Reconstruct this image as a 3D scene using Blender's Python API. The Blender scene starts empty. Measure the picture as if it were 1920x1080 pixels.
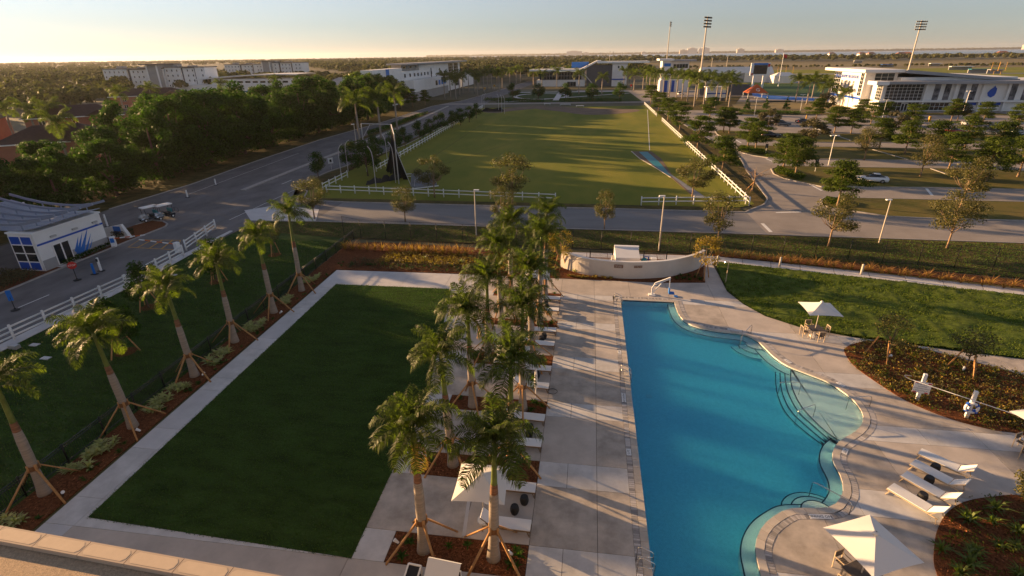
import bpy, bmesh, math, random
import numpy as np
from mathutils import Vector, Matrix
from mathutils.geometry import tessellate_polygon, delaunay_2d_cdt

S = bpy.context.scene
COL = S.collection
PI = math.pi

# ---------------------------------------------------------------- camera, sky, sun, exposure
cam = bpy.data.objects.new('camera', bpy.data.cameras.new('camera'))
COL.objects.link(cam)
cam.matrix_world = Matrix.Translation((0, 0, 20.50)) @ Matrix(((0.990452, -0.044432, 0.130498), (0.137307, 0.402215, -0.905190), (-0.012269, 0.914467, 0.404476))).to_4x4()
cam.data.sensor_width = 36.0
cam.data.lens = 18.544
cam.data.clip_end = 40000.0
S.camera = cam

SUN_EL = math.radians(8.5)
SUN_AZ = math.radians(-18.0)            # the way the sunlight travels over the ground, from +x
world = bpy.data.worlds.new('World')
S.world = world
world.use_nodes = True
wn = world.node_tree.nodes
sky = wn.new('ShaderNodeTexSky')
sky.sky_type = 'NISHITA'
sky.sun_disc = False
sky.sun_elevation = SUN_EL
sky.sun_rotation = math.radians(-72.0)
sky.air_density = 1.0
sky.dust_density = 0.06
sky.ozone_density = 5.0
hs = wn.new('ShaderNodeHueSaturation')
hs.inputs['Saturation'].default_value = 0.52
world.node_tree.links.new(sky.outputs[0], hs.inputs['Color'])
tint = wn.new('ShaderNodeVectorMath')
tint.operation = 'MULTIPLY'
tint.inputs[1].default_value = (1.06, 0.97, 0.93)      # hazy morning air: a slightly warmer sky all over
world.node_tree.links.new(hs.outputs[0], tint.inputs[0])
world.node_tree.links.new(tint.outputs[0], wn['Background'].inputs[0])
wn['Background'].inputs[1].default_value = 0.06
sun = bpy.data.lights.new('sun', 'SUN')
sun.energy = 5.0
sun.angle = math.radians(0.5)
sun.color = (1.0, 0.62, 0.30)
sun_o = bpy.data.objects.new('sun', sun)
COL.objects.link(sun_o)
sun_o.rotation_euler = Vector((math.cos(SUN_AZ), math.sin(SUN_AZ), -math.tan(SUN_EL))).to_track_quat('-Z', 'Y').to_euler()
S.view_settings.view_transform = 'Standard'
S.view_settings.look = 'None'
S.view_settings.gamma = 1.0
S.view_settings.use_curve_mapping = False
S.view_settings.exposure = 1.65
S.render.engine = 'CYCLES'
S.cycles.max_bounces = 10
S.cycles.transparent_max_bounces = 16
S.cycles.blur_glossy = 0.3
S.cycles.sample_clamp_indirect = 4.0
S.cycles.use_denoising = True

# ---------------------------------------------------------------- materials
def M(name, col, rough=0.75, var=0.0, scale=1.0, bump=0.0, bscale=20.0, metal=0.0, spec=0.3, rnd=0.0, island=0.0,
      trans=0.0, col2=None, detail=4.0, stretch=None, coord='pos', emit=None):
    m = bpy.data.materials.new(name)
    m.use_nodes = True
    nt = m.node_tree
    b = nt.nodes['Principled BSDF']
    L = nt.links.new
    b.inputs['Roughness'].default_value = rough
    b.inputs['Metallic'].default_value = metal
    b.inputs['Specular IOR Level'].default_value = spec
    b.inputs['Base Color'].default_value = (*col, 1)
    out = None
    vec = None
    def coords():
        nonlocal vec
        if vec is None:
            if coord == 'pos':
                vec = nt.nodes.new('ShaderNodeNewGeometry').outputs['Position']
            else:
                vec = nt.nodes.new('ShaderNodeTexCoord').outputs['Object']
            if stretch:
                mp = nt.nodes.new('ShaderNodeMapping')
                mp.inputs['Scale'].default_value = stretch
                L(vec, mp.inputs[0]); vec = mp.outputs[0]
        return vec
    if var or col2:
        n = nt.nodes.new('ShaderNodeTexNoise')
        n.inputs['Scale'].default_value = scale
        n.inputs['Detail'].default_value = detail
        n.inputs['Roughness'].default_value = 0.65
        L(coords(), n.inputs['Vector'])
        r = nt.nodes.new('ShaderNodeValToRGB')
        r.color_ramp.elements[0].position = 0.32
        r.color_ramp.elements[1].position = 0.68
        c0 = [c * (1 - var) for c in col]
        c1 = list(col2) if col2 else [min(1, c * (1 + var)) for c in col]
        r.color_ramp.elements[0].color = (*c0, 1)
        r.color_ramp.elements[1].color = (*c1, 1)
        L(n.outputs['Fac'], r.inputs[0])
        out = r.outputs[0]
    if rnd or island:
        src = nt.nodes.new('ShaderNodeObjectInfo').outputs['Random'] if rnd else nt.nodes.new('ShaderNodeNewGeometry').outputs['Random Per Island']
        k = rnd or island
        mr = nt.nodes.new('ShaderNodeMapRange')
        mr.inputs['To Min'].default_value = 1 - k
        mr.inputs['To Max'].default_value = 1 + k
        L(src, mr.inputs[0])
        mx = nt.nodes.new('ShaderNodeVectorMath'); mx.operation = 'SCALE'
        if out is not None: L(out, mx.inputs[0])
        else: mx.inputs[0].default_value = col
        L(mr.outputs[0], mx.inputs['Scale'])
        out = mx.outputs[0]
    if out is not None:
        L(out, b.inputs['Base Color'])
    if bump:
        n2 = nt.nodes.new('ShaderNodeTexNoise')
        n2.inputs['Scale'].default_value = bscale
        n2.inputs['Detail'].default_value = 3
        L(coords(), n2.inputs['Vector'])
        bp = nt.nodes.new('ShaderNodeBump')
        bp.inputs['Strength'].default_value = 1.0
        bp.inputs['Distance'].default_value = bump
        L(n2.outputs['Fac'], bp.inputs['Height'])
        L(bp.outputs[0], b.inputs['Normal'])
    if trans:
        tr = nt.nodes.new('ShaderNodeBsdfTranslucent')
        if out is not None:
            sc = nt.nodes.new('ShaderNodeVectorMath'); sc.operation = 'MULTIPLY'
            sc.inputs[1].default_value = (1.35, 1.7, 0.55)
            L(out, sc.inputs[0]); L(sc.outputs[0], tr.inputs[0])
        else:
            tr.inputs[0].default_value = (*col, 1)
        ms = nt.nodes.new('ShaderNodeMixShader')
        ms.inputs[0].default_value = trans
        L(b.outputs[0], ms.inputs[1]); L(tr.outputs[0], ms.inputs[2])
        L(ms.outputs[0], nt.nodes['Material Output'].inputs['Surface'])
    return m

mt = {}
def D(key, *a, **k): mt[key] = M(key, *a, **k)
D('land', (0.085, 0.075, 0.03), var=0.5, scale=0.02, bump=0.1, bscale=0.3)
D('dry_field', (0.20, 0.15, 0.055), var=0.35, scale=0.012, stretch=(0.25, 1, 1))
D('lawn', (0.036, 0.068, 0.014), var=0.45, scale=0.9, rough=0.9, bump=0.05, bscale=9, spec=0.1, stretch=(0.5, 1.3, 1))
D('strip_grass', (0.13, 0.135, 0.028), var=0.3, scale=0.25, rough=0.9, bump=0.03, bscale=6, spec=0.1, col2=(0.17, 0.13, 0.04))
D('verge', (0.085, 0.092, 0.022), var=0.5, scale=0.6, rough=0.9, bump=0.05, bscale=6, spec=0.1, col2=(0.15, 0.105, 0.038))
D('field', (0.165, 0.205, 0.024), var=0.25, scale=0.08, rough=0.9, bump=0.03, bscale=5, spec=0.1, stretch=(1, 0.35, 1), col2=(0.25, 0.225, 0.034))
D('stadium_turf', (0.05, 0.10, 0.03), var=0.2, scale=0.05, spec=0.1)
D('blade', (0.062, 0.112, 0.019), island=0.45, trans=0.3, spec=0.15, rough=0.6)
D('mulch', (0.15, 0.058, 0.025), var=0.55, scale=7, rough=0.95, bump=0.06, bscale=22, spec=0.05)
D('chip', (0.24, 0.095, 0.04), island=0.6, spec=0.1)
D('concrete', (0.50, 0.44, 0.385), var=0.16, scale=0.55, rough=0.85, bump=0.004, bscale=40, rnd=0.06, detail=8)
D('concrete_rough', (0.44, 0.385, 0.33), var=0.28, scale=0.85, rough=0.8, bump=0.006, bscale=55, rnd=0.05, detail=8)
D('concrete_pale', (0.55, 0.53, 0.51), var=0.18, scale=0.9, rough=0.85, rnd=0.05, detail=8)
D('path_pale', (0.56, 0.54, 0.53), var=0.1, scale=0.7, rough=0.85, rnd=0.06, detail=8)
D('joint', (0.10, 0.085, 0.07), var=0.2, scale=5)
D('asphalt', (0.15, 0.142, 0.14), var=0.3, scale=0.35, rough=0.85, bump=0.006, bscale=60, stretch=(1, 0.5, 1), detail=8)
D('asphalt_front', (0.21, 0.2, 0.195), var=0.16, scale=0.3, rough=0.85, bump=0.006, bscale=60, stretch=(0.3, 1, 1), detail=8)
D('asphalt_pale', (0.29, 0.255, 0.225), var=0.16, scale=0.25, rough=0.85, detail=8)
D('kerb', (0.36, 0.33, 0.30), var=0.15, scale=2)
D('paint', (0.72, 0.71, 0.68), var=0.15, scale=3)
D('paint_yellow', (0.50, 0.27, 0.05), var=0.25, scale=3)
D('white', (0.78, 0.77, 0.75), rough=0.5)
D('white_wall', (0.74, 0.72, 0.69), var=0.06, scale=0.3, rough=0.8)
D('stucco', (0.55, 0.50, 0.44), var=0.06, scale=0.8, rough=0.9, bump=0.004, bscale=50)
D('grey_wall', (0.33, 0.32, 0.31), var=0.08, scale=0.3)
D('dark_grey', (0.10, 0.10, 0.105), var=0.1, scale=0.5)
D('blue', (0.012, 0.075, 0.40), rough=0.5)
D('blue_light', (0.02, 0.15, 0.50), rough=0.5)
D('blue_track', (0.02, 0.13, 0.48), rough=0.7, var=0.1, scale=0.2)
D('glass_dark', (0.012, 0.018, 0.022), rough=0.08, spec=0.6)
D('black', (0.010, 0.010, 0.011), rough=0.45)
D('charcoal', (0.022, 0.022, 0.024), rough=0.6)
D('steel', (0.62, 0.60, 0.57), rough=0.22, metal=1.0)
D('galv', (0.48, 0.47, 0.46), rough=0.45, metal=0.5)
D('pole_beige', (0.50, 0.44, 0.36), rough=0.6)
D('fabric', (0.80, 0.77, 0.73), rough=0.85, trans=0.18)
D('sling', (0.76, 0.75, 0.73), rough=0.7, var=0.03, scale=30)
D('frame_bronze', (0.26, 0.17, 0.09), rough=0.4, metal=0.6)
D('frame_beige', (0.45, 0.35, 0.24), rough=0.5)
D('wicker', (0.018, 0.017, 0.017), rough=0.6, bump=0.01, bscale=60)
D('table_dark', (0.075, 0.062, 0.052), rough=0.5, var=0.15, scale=8)
D('wood', (0.42, 0.22, 0.085), rough=0.8, var=0.25, scale=6, coord='obj')
D('strap', (0.16, 0.075, 0.03), rough=0.9)
D('palm_trunk', (0.30, 0.25, 0.20), rough=0.9, var=0.22, scale=3.0, bump=0.02, bscale=8, stretch=(0.15, 0.15, 3.0), coord='obj')
D('palm_brown', (0.20, 0.10, 0.055), rough=0.85, var=0.4, scale=3.0, bump=0.02, bscale=10, stretch=(0.3, 0.3, 3.0), coord='obj')
D('crownshaft', (0.13, 0.16, 0.035), rough=0.45, var=0.2, scale=3, coord='obj')
D('frond', (0.080, 0.100, 0.014), rough=0.55, island=0.55, trans=0.52, spec=0.3)
D('frond_dry', (0.26, 0.14, 0.055), rough=0.7, island=0.4, trans=0.3)
D('bark', (0.13, 0.085, 0.055), rough=0.95, var=0.3, scale=4, coord='obj')
D('bark_pale', (0.27, 0.18, 0.11), rough=0.95, var=0.3, scale=4, coord='obj')
D('leaf_big', (0.036, 0.068, 0.010), spec=0.12, rough=0.65, island=0.5, trans=0.40)
D('leaf_park', (0.062, 0.084, 0.012), spec=0.1, rough=0.65, island=0.5, trans=0.38)
D('leaf_oak', (0.095, 0.085, 0.024), rough=0.55, island=0.5, trans=0.28)
D('leaf_bright', (0.095, 0.125, 0.018), rough=0.5, island=0.4, trans=0.35)
D('leaf_olive', (0.07, 0.06, 0.025), rough=0.6, island=0.5, trans=0.25)
D('leaf_red', (0.10, 0.035, 0.025), rough=0.5, island=0.5, trans=0.3)
D('leaf_yellow', (0.25, 0.165, 0.025), rough=0.5, island=0.5, trans=0.35)
D('leaf_variegated', (0.30, 0.30, 0.11), rough=0.5, island=0.4, trans=0.3)
D('grass_gold', (0.34, 0.18, 0.058), rough=0.7, island=0.4, trans=0.4)
D('forest', (0.080, 0.078, 0.024), rough=0.8, island=0.5, trans=0.2)
D('plaster', (0.72, 0.82, 0.82), rough=0.7, var=0.08, scale=7)
D('plaster_pale', (0.80, 0.80, 0.76), rough=0.7, var=0.05, scale=14)
D('trim_tile', (0.012, 0.03, 0.055), rough=0.3)
D('coping', (0.52, 0.46, 0.39), rough=0.75, var=0.1, scale=3, rnd=0.1)
D('brick_paver', (0.42, 0.39, 0.37), rough=0.8, island=0.38)
D('pebble', (0.46, 0.33, 0.21), rough=0.95, var=0.25, scale=30, bump=0.02, bscale=60)
D('coping_block', (0.62, 0.47, 0.32), rough=0.85, var=0.05, scale=4)
D('coping_stain', (0.50, 0.38, 0.27), rough=0.85)
D('roof_brown', (0.060, 0.032, 0.026), rough=0.9, var=0.25, scale=2)
D('terracotta', (0.34, 0.14, 0.09), rough=0.9, var=0.1, scale=0.5)
D('roof_grey', (0.30, 0.30, 0.31), rough=0.7, var=0.1, scale=0.1)
D('canopy_blue', (0.25, 0.28, 0.35), rough=0.45, metal=0.2)
D('red', (0.50, 0.02, 0.015), rough=0.5)
D('orange', (0.55, 0.12, 0.03), rough=0.7)
D('net', (0.012, 0.013, 0.013), rough=0.9)
D('tyre', (0.015, 0.015, 0.015), rough=0.9)
D('car_white', (0.75, 0.75, 0.75), rough=0.2, spec=0.6)
D('car_grey', (0.10, 0.11, 0.12), rough=0.25, spec=0.6)
D('car_silver', (0.38, 0.39, 0.40), rough=0.25, metal=0.5)
D('car_dark', (0.02, 0.022, 0.028), rough=0.2, spec=0.6)
D('car_red', (0.25, 0.02, 0.02), rough=0.25, spec=0.6)
D('lamp_red', (0.35, 0.01, 0.01), rough=0.3)
D('sea', (0.05, 0.09, 0.13), rough=0.25, spec=0.5, bump=0.3, bscale=0.05)
D('dirt', (0.16, 0.11, 0.075), rough=0.95, var=0.2, scale=0.2)
D('track_grey', (0.20, 0.21, 0.23), rough=0.9, var=0.12, scale=0.5)
D('screen', (0.012, 0.012, 0.014), rough=0.25)
D('skyline', (0.50, 0.42, 0.36), rough=0.9, rnd=0.25)
D('teal', (0.02, 0.20, 0.24), rough=0.5)
D('graphic_a', (0.06, 0.09, 0.17), rough=0.6, var=0.9, scale=0.45, col2=(0.30, 0.29, 0.30))

D('turf_sunlit', (0.085, 0.115, 0.018), var=0.35, scale=0.8, rough=0.9, spec=0.1)  # same grass as the other lawns, low sunlight put into a brighter colour
D('blade_sunlit', (0.105, 0.14, 0.022), island=0.45, trans=0.35, spec=0.1, rough=0.6)  # blades of the right lawn, colour brightened to look sunlit
D('rail_black', (0.03, 0.03, 0.032), rough=0.25, spec=0.6)
def water_material():
    m = bpy.data.materials.new('water'); m.use_nodes = True
    nt = m.node_tree; nt.nodes.clear()
    o = nt.nodes.new('ShaderNodeOutputMaterial')
    g = nt.nodes.new('ShaderNodeBsdfGlass')
    g.inputs['Roughness'].default_value = 0.0; g.inputs['IOR'].default_value = 1.33
    nz = nt.nodes.new('ShaderNodeTexNoise'); nz.inputs['Scale'].default_value = 2.2; nz.inputs['Detail'].default_value = 2
    nt.links.new(nt.nodes.new('ShaderNodeNewGeometry').outputs['Position'], nz.inputs['Vector'])
    bp = nt.nodes.new('ShaderNodeBump'); bp.inputs['Strength'].default_value = 0.35; bp.inputs['Distance'].default_value = 0.02
    nt.links.new(nz.outputs['Fac'], bp.inputs['Height']); nt.links.new(bp.outputs[0], g.inputs['Normal'])
    nt.links.new(g.outputs[0], o.inputs['Surface'])
    a = nt.nodes.new('ShaderNodeVolumeAbsorption')
    a.inputs['Color'].default_value = (0.0, 0.795, 0.95, 1); a.inputs['Density'].default_value = 0.74
    nt.links.new(a.outputs[0], o.inputs['Volume'])
    return m
mt['water'] = water_material()

KIDS = {}
# ---------------------------------------------------------------- builders
class MB:
    """Collects shapes and links them as one mesh object."""
    def __init__(s): s.v = []; s.f = []; s.m = []; s.mats = []; s.cur = 0
    def mat(s, key):
        if key not in s.mats: s.mats.append(key)
        s.cur = s.mats.index(key); return s
    def add(s, vs, fs):
        n = len(s.v)
        s.v.extend([tuple(p) for p in vs])
        for f in fs:
            s.f.append(tuple(i + n for i in f)); s.m.append(s.cur)
        return s
    def box(s, x0, y0, z0, x1, y1, z1):
        vs = [(x, y, z) for z in (z0, z1) for y in (y0, y1) for x in (x0, x1)]
        return s.add(vs, [(0, 2, 3, 1), (4, 5, 7, 6), (0, 1, 5, 4), (1, 3, 7, 5), (3, 2, 6, 7), (2, 0, 4, 6)])
    def bar(s, p, q, w, h=None):
        p = Vector(p); q = Vector(q); h = h or w
        d = (q - p).normalized()
        u = d.cross(Vector((0, 0, 1)))
        if u.length < 1e-4: u = Vector((1, 0, 0))
        u.normalize(); t = u.cross(d).normalized()
        u = u * (w / 2); t = t * (h / 2)
        vs = [a + b for a in (p, q) for b in (-u - t, u - t, u + t, -u + t)]
        return s.add(vs, [(0, 3, 2, 1), (4, 5, 6, 7), (0, 1, 5, 4), (1, 2, 6, 5), (2, 3, 7, 6), (3, 0, 4, 7)])
    def tube(s, pts, r, n=6, cap=True):
        pts = [Vector(p) for p in pts]
        rs = r if isinstance(r, (list, tuple)) else [r] * len(pts)
        rings = []
        for i, p in enumerate(pts):
            d = (pts[min(i + 1, len(pts) - 1)] - pts[max(i - 1, 0)]).normalized()
            u = d.cross(Vector((0.13, 0.07, 1)))
            if u.length < 0.05: u = d.cross(Vector((1, 0, 0)))
            u.normalize(); t = d.cross(u)
            rings.append([p + (u * math.cos(2 * PI * k / n) + t * math.sin(2 * PI * k / n)) * rs[i] for k in range(n)])
        vs = [v for ring in rings for v in ring]
        fs = []
        for i in range(len(pts) - 1):
            for k in range(n):
                fs.append((i * n + k, i * n + (k + 1) % n, (i + 1) * n + (k + 1) % n, (i + 1) * n + k))
        if cap:
            fs.append(tuple(range(n - 1, -1, -1))); fs.append(tuple((len(pts) - 1) * n + k for k in range(n)))
        return s.add(vs, fs)
    def lathe(s, prof, n=12, c=(0, 0, 0)):
        vs = [(c[0] + r * math.cos(2 * PI * k / n), c[1] + r * math.sin(2 * PI * k / n), c[2] + z) for r, z in prof for k in range(n)]
        fs = [(i * n + k, i * n + (k + 1) % n, (i + 1) * n + (k + 1) % n, (i + 1) * n + k) for i in range(len(prof) - 1) for k in range(n)]
        fs.append(tuple(range(n - 1, -1, -1))); fs.append(tuple((len(prof) - 1) * n + k for k in range(n)))
        return s.add(vs, fs)
    def prism(s, poly, z0, z1, bottom=True):
        n = len(poly)
        vs = [(p[0], p[1], z0) for p in poly] + [(p[0], p[1], z1) for p in poly]
        tri = tessellate_polygon([[Vector((p[0], p[1], 0)) for p in poly]])
        area = sum(poly[i][0] * poly[(i + 1) % n][1] - poly[(i + 1) % n][0] * poly[i][1] for i in range(n))
        fs = []
        for t in tri:
            a, b, c = [Vector(poly[i][:2]) for i in t]
            up = (b - a).cross(c - a) > 0 if True else True
            t = tuple(t) if up else tuple(reversed(t))
            fs.append(tuple(i + n for i in t))
            if bottom: fs.append(tuple(reversed(t)))
        for i in range(n):
            j = (i + 1) % n
            fs.append((i, j, j + n, i + n) if area > 0 else (j, i, i + n, j + n))
        return s.add(vs, fs)
    def sheet(s, poly, z):
        vs = [(p[0], p[1], z) for p in poly]
        fs = []
        for t in tessellate_polygon([[Vector((p[0], p[1], 0)) for p in poly]]):
            a, b, c = [Vector(poly[i][:2]) for i in t]
            fs.append(tuple(t) if (b - a).cross(c - a) > 0 else tuple(reversed(t)))
        return s.add(vs, fs)
    def quad(s, a, b, c, d): return s.add([a, b, c, d], [(0, 1, 2, 3)])
    def mesh(s, name, smooth=False):
        me = bpy.data.meshes.new(name)
        me.from_pydata(s.v, [], s.f)
        for k in s.mats: me.materials.append(mt[k])
        if len(s.mats) > 1: me.polygons.foreach_set('material_index', s.m)
        if smooth: me.polygons.foreach_set('use_smooth', [True] * len(me.polygons))
        me.update()
        return me
    def build(s, name, mat=None, parent=None, smooth=False, kind=None):
        if mat: s.mats = [mat]; s.m = [0] * len(s.f)
        return link(name, s.mesh(name, smooth), parent, kind=kind)

def link(name, me, parent=None, loc=None, rz=None, kind=None, scale=None):
    o = bpy.data.objects.new(name, me)
    COL.objects.link(o)
    if parent:
        o.parent = parent
        KIDS.setdefault(parent.name, []).append(o)
    if loc: o.location = loc
    if rz: o.rotation_euler = (0, 0, rz)
    if scale: o.scale = scale
    if kind: o['kind'] = kind
    return o
def tag(o, label, cat, group=None):
    o['label'] = label; o['category'] = cat
    if group: o['group'] = group
    return o
def thing(name, label, cat, loc=(0, 0, 0), rz=0.0, group=None):
    o = bpy.data.objects.new(name, None)
    COL.objects.link(o)
    o.empty_display_size = 0.2
    o.location = (loc[0], loc[1], loc[2] if len(loc) > 2 else 0.0)
    o.rotation_euler = (0, 0, rz)
    return tag(o, label, cat, group)
def struct(name, mb, mat=None): return mb.build(name, mat, kind='structure')
def dup(root, loc, rz=None, label=None, scale=None):
    def cp(o, par):
        c = o.copy(); COL.objects.link(c)
        if par:
            c.parent = par
            KIDS.setdefault(par.name, []).append(c)
        for ch in KIDS.get(o.name, ()): cp(ch, c)
        return c
    r = cp(root, None)
    r.location = (loc[0], loc[1], loc[2] if len(loc) > 2 else 0.0)
    if rz is not None: r.rotation_euler = (0, 0, rz)
    if scale: r.scale = (scale,) * 3 if not isinstance(scale, tuple) else scale
    if label: r['label'] = label
    return r
ORD = ['first', 'second', 'third', 'fourth', 'fifth', 'sixth', 'seventh', 'eighth', 'ninth', 'tenth', 'eleventh', 'twelfth', 'thirteenth',
       'fourteenth', 'fifteenth', 'sixteenth', 'seventeenth', 'eighteenth', 'nineteenth', 'twentieth']
def nth(i):
    if i < 20: return ORD[i]
    tens = {2: 'twenty', 3: 'thirty', 4: 'forty', 5: 'fifty', 6: 'sixty', 7: 'seventy', 8: 'eighty', 9: 'ninety'}
    t, u = divmod(i + 1, 10)
    if t >= 10: return '%dth' % (i + 1)
    return (tens[t][:-1] + 'ieth') if u == 0 else tens[t] + '-' + ORD[u - 1]
def text_mesh(txt, size, depth=0.0):
    c = bpy.data.curves.new('lettering', 'FONT')
    c.body = txt; c.size = size; c.extrude = depth; c.align_x = 'CENTER'; c.align_y = 'CENTER'
    c.resolution_u = 2
    o = bpy.data.objects.new('lettering', c)
    COL.objects.link(o)
    dg = bpy.context.evaluated_depsgraph_get()
    me = bpy.data.meshes.new_from_object(o.evaluated_get(dg))
    bpy.data.objects.remove(o)
    return me
def lettering(txt, size, mat, parent, matrix, depth=0.004):
    me = text_mesh(txt, size, depth)
    me.materials.clear(); me.materials.append(mt[mat])
    me.transform(matrix)
    return link('lettering', me, parent)
def frame3(origin, right, up):
    r = Vector(right).normalized(); u = Vector(up).normalized(); n = r.cross(u)
    m = Matrix((r, u, n)).transposed().to_4x4()
    return Matrix.Translation(origin) @ m

# ================================================================ SETTING
def cr(pts, n=6, closed=False):
    """Catmull-Rom through 2-D points."""
    out = []
    m = len(pts)
    for i in range(m - 1 if not closed else m):
        p0 = pts[i - 1] if (i > 0 or closed) else pts[0]
        p1 = pts[i]; p2 = pts[(i + 1) % m]
        p3 = pts[(i + 2) % m] if (i + 2 < m or closed) else pts[-1]
        for k in range(n):
            t = k / n
            out.append(tuple(0.5 * ((2 * p1[j]) + (-p0[j] + p2[j]) * t + (2 * p0[j] - 5 * p1[j] + 4 * p2[j] - p3[j]) * t * t
                                    + (-p0[j] + 3 * p1[j] - 3 * p2[j] + p3[j]) * t ** 3) for j in range(2)))
    if not closed: out.append(tuple(pts[-1][:2]))
    return out
def offset(poly, d, closed=True):
    """Offset a polyline to its right-hand side (outwards for a counter-clockwise loop)."""
    n = len(poly); out = []
    for i in range(n):
        a = Vector(poly[i - 1] if (i > 0 or closed) else poly[i]); b = Vector(poly[i]); c = Vector(poly[(i + 1) % n] if (i < n - 1 or closed) else poly[i])
        e1 = (b - a); e2 = (c - b)
        e1 = e1.normalized() if e1.length > 1e-6 else e2.normalized()
        e2 = e2.normalized() if e2.length > 1e-6 else e1
        n1 = Vector((e1.y, -e1.x)); n2 = Vector((e2.y, -e2.x))
        k = (n1 + n2)
        if k.length < 1e-3: k = n1
        k.normalize()
        s = d / max(0.45, k.dot(n1))
        out.append((b.x + k.x * s, b.y + k.y * s))
    return out
def clean_offset(poly, d):
    o = offset(poly, d); out = []
    segs = [(Vector(poly[i - 1]), Vector(poly[i])) for i in range(len(poly))]
    for p in o:
        v = Vector(p); m = 1e9
        for a, b in segs:
            ab = b - a; L = ab.length_squared
            t = 0 if L < 1e-9 else max(0, min(1, (v - a).dot(ab) / L))
            m = min(m, (v - a - ab * t).length)
        if m > abs(d) * 0.97: out.append(p)
    return out
def resample(poly, step, closed=False):
    pts = [Vector(p) for p in poly] + ([Vector(poly[0])] if closed else [])
    out = [tuple(pts[0])]; acc = 0.0
    for a, b in zip(pts, pts[1:]):
        L = (b - a).length; t = step - acc
        while t <= L:
            out.append(tuple(a.lerp(b, t / L))); t += step
        acc = (acc + L) % step
    return out
def ring_sheet(mb, a, b, z):
    n = len(a)
    for i in range(n - 1): mb.quad((*a[i], z), (*b[i], z), (*b[i + 1], z), (*a[i + 1], z))
def inside(p, poly):
    x, y = p; r = False
    for i in range(len(poly)):
        x0, y0 = poly[i - 1][:2]; x1, y1 = poly[i][:2]
        if (y0 > y) != (y1 > y) and x < (x1 - x0) * (y - y0) / (y1 - y0) + x0: r = not r
    return r

# pool water outline, counter-clockwise from the near left corner
WAVY = [(8.19, 17.00, -0.10), (8.22, 17.52, -0.10), (8.29, 18.21, -0.10), (8.57, 18.97, -0.10), (9.15, 19.81, -0.10), (10.03, 20.56, -0.10), (10.63, 20.90, -0.10), (11.49, 21.04, -0.10),
        (12.26, 21.14, -0.10), (12.86, 21.42, -0.10), (13.57, 22.27, -0.10), (13.87, 22.97, -0.10), (14.00, 23.67, -0.10), (14.06, 24.72, -0.10), (14.46, 25.67, -0.10), (15.09, 26.43, -0.10),
        (16.39, 27.48, -0.10), (17.25, 28.53, -0.10), (17.60, 29.62, -0.10), (17.60, 30.74, -0.10), (17.28, 31.76, -0.10), (16.76, 32.76, -0.10), (15.77, 33.63, -0.10), (14.76, 34.54, -0.10),
        (14.21, 35.72, -0.10), (13.97, 36.85, -0.10), (13.69, 37.96, -0.10), (13.12, 38.83, -0.10), (12.25, 39.08, -0.10), (11.18, 39.23, -0.10), (10.20, 39.48, -0.10), (9.31, 39.93, -0.10),
        (8.74, 40.62, -0.10), (8.42, 41.66, -0.10), (8.33, 43.21, -0.10), (8.36, 45.10, -0.10)]
WAVY = [p[:2] for p in WAVY]
WAVY = [(WAVY[0][0], 8.0)] + WAVY
WAVY_S = cr(WAVY[1:], 5)
PL, PT = 3.54, 44.4                      # left side and far end of the pool
POOL = [(PL, 8.0), (WAVY[0][0], 8.0)] + WAVY_S[:-1] + [(WAVY_S[-1][0], PT), (PL, PT)]
COPE = clean_offset(POOL, 0.34)
BAND = clean_offset(POOL, 0.66)

LAWN_L = [(-23.48, 16.04), (-24.01, 44.87), (-12.4, 45.0), (-9.75, 28.0), (-9.65, 15.5)]
LAWN_R = [(14.0, 55.0), (13.6, 51.2), (13.5, 47.3), (14.3, 44.6), (15.5, 42.4), (17.6, 40.7), (21.1, 39.4), (24.7, 38.7), (28.1, 38.0), (32.0, 37.3), (38, 35.8), (46, 33.5),
          (60, 30), (60, 46.5), (39.6, 49.2), (22.0, 53.2)]
PLANTERS = [(15.5, 17.2), (20.9, 22.7), (26.7, 28.2), (32.2, 33.9), (38.3, 39.5), (44.0, 45.1)]
GARDEN = cr([(19.55, 36.95), (19.93, 37.62), (20.73, 38.28), (21.91, 38.83), (23.35, 39.08), (24.61, 38.57), (26.83, 37.27), (30.25, 35.07), (36.0, 31.0), (33.0, 27.5), (28.5, 26.5), (25.74, 28.27),
             (24.25, 28.57), (22.44, 29.40), (20.85, 30.99), (19.92, 33.12), (19.39, 35.08)], 4, True)
GARDEN2 = cr([(15.3, 15.0), (15.54, 17.89), (16.35, 19.59), (17.17, 20.74), (18.06, 21.65), (19.27, 22.44), (20.77, 22.94), (22.38, 23.21), (24.5, 22.5), (26, 19), (25, 15), (20, 12.5)], 5, True)
RECT = clean_offset(POOL, 1.1)

def holed(name, outer, holes, z, mat):
    loops = [outer] + holes
    flat = [p for l in loops for p in l]
    tri = tessellate_polygon([[Vector((p[0], p[1], 0)) for p in l] for l in loops])
    mb = MB()
    fs = []
    for t in tri:
        a, b, c = [Vector(flat[i][:2]) for i in t]
        fs.append(tuple(t) if (b - a).cross(c - a) > 0 else tuple(reversed(t)))
    mb.add([(p[0], p[1], z) for p in flat], fs)
    return struct(name, mb, mat)
R0 = 9000.0
holed('ground', [(-R0, -60), (R0, -60), (R0, 2900), (900, 2900), (200, 3300), (-400, 5200), (-R0, 9000)], [RECT], -0.06, 'land')
sea = MB().quad((-R0, -100, -0.5), (R0, -100, -0.5), (R0, 11500, -0.5), (-R0, 11500, -0.5))
holed('sea', [(-R0 * 0.9, 5300), (-400, 5250), (180, 3350), (880, 2950), (R0, 2950), (R0, 11000), (-R0 * 0.9, 11000)], [], -0.2, 'sea')
DECK = [(-25.2, 3.0), (-25.6, 48.5), (-12.5, 48.8), (0.5, 48.7), (7.7, 48.7), (11.9, 49.2), (12.6, 54.0), (13.6, 54.4)] + LAWN_R[1:12] + [(46, 3.0)]
DECK = DECK[::-1]
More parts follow.
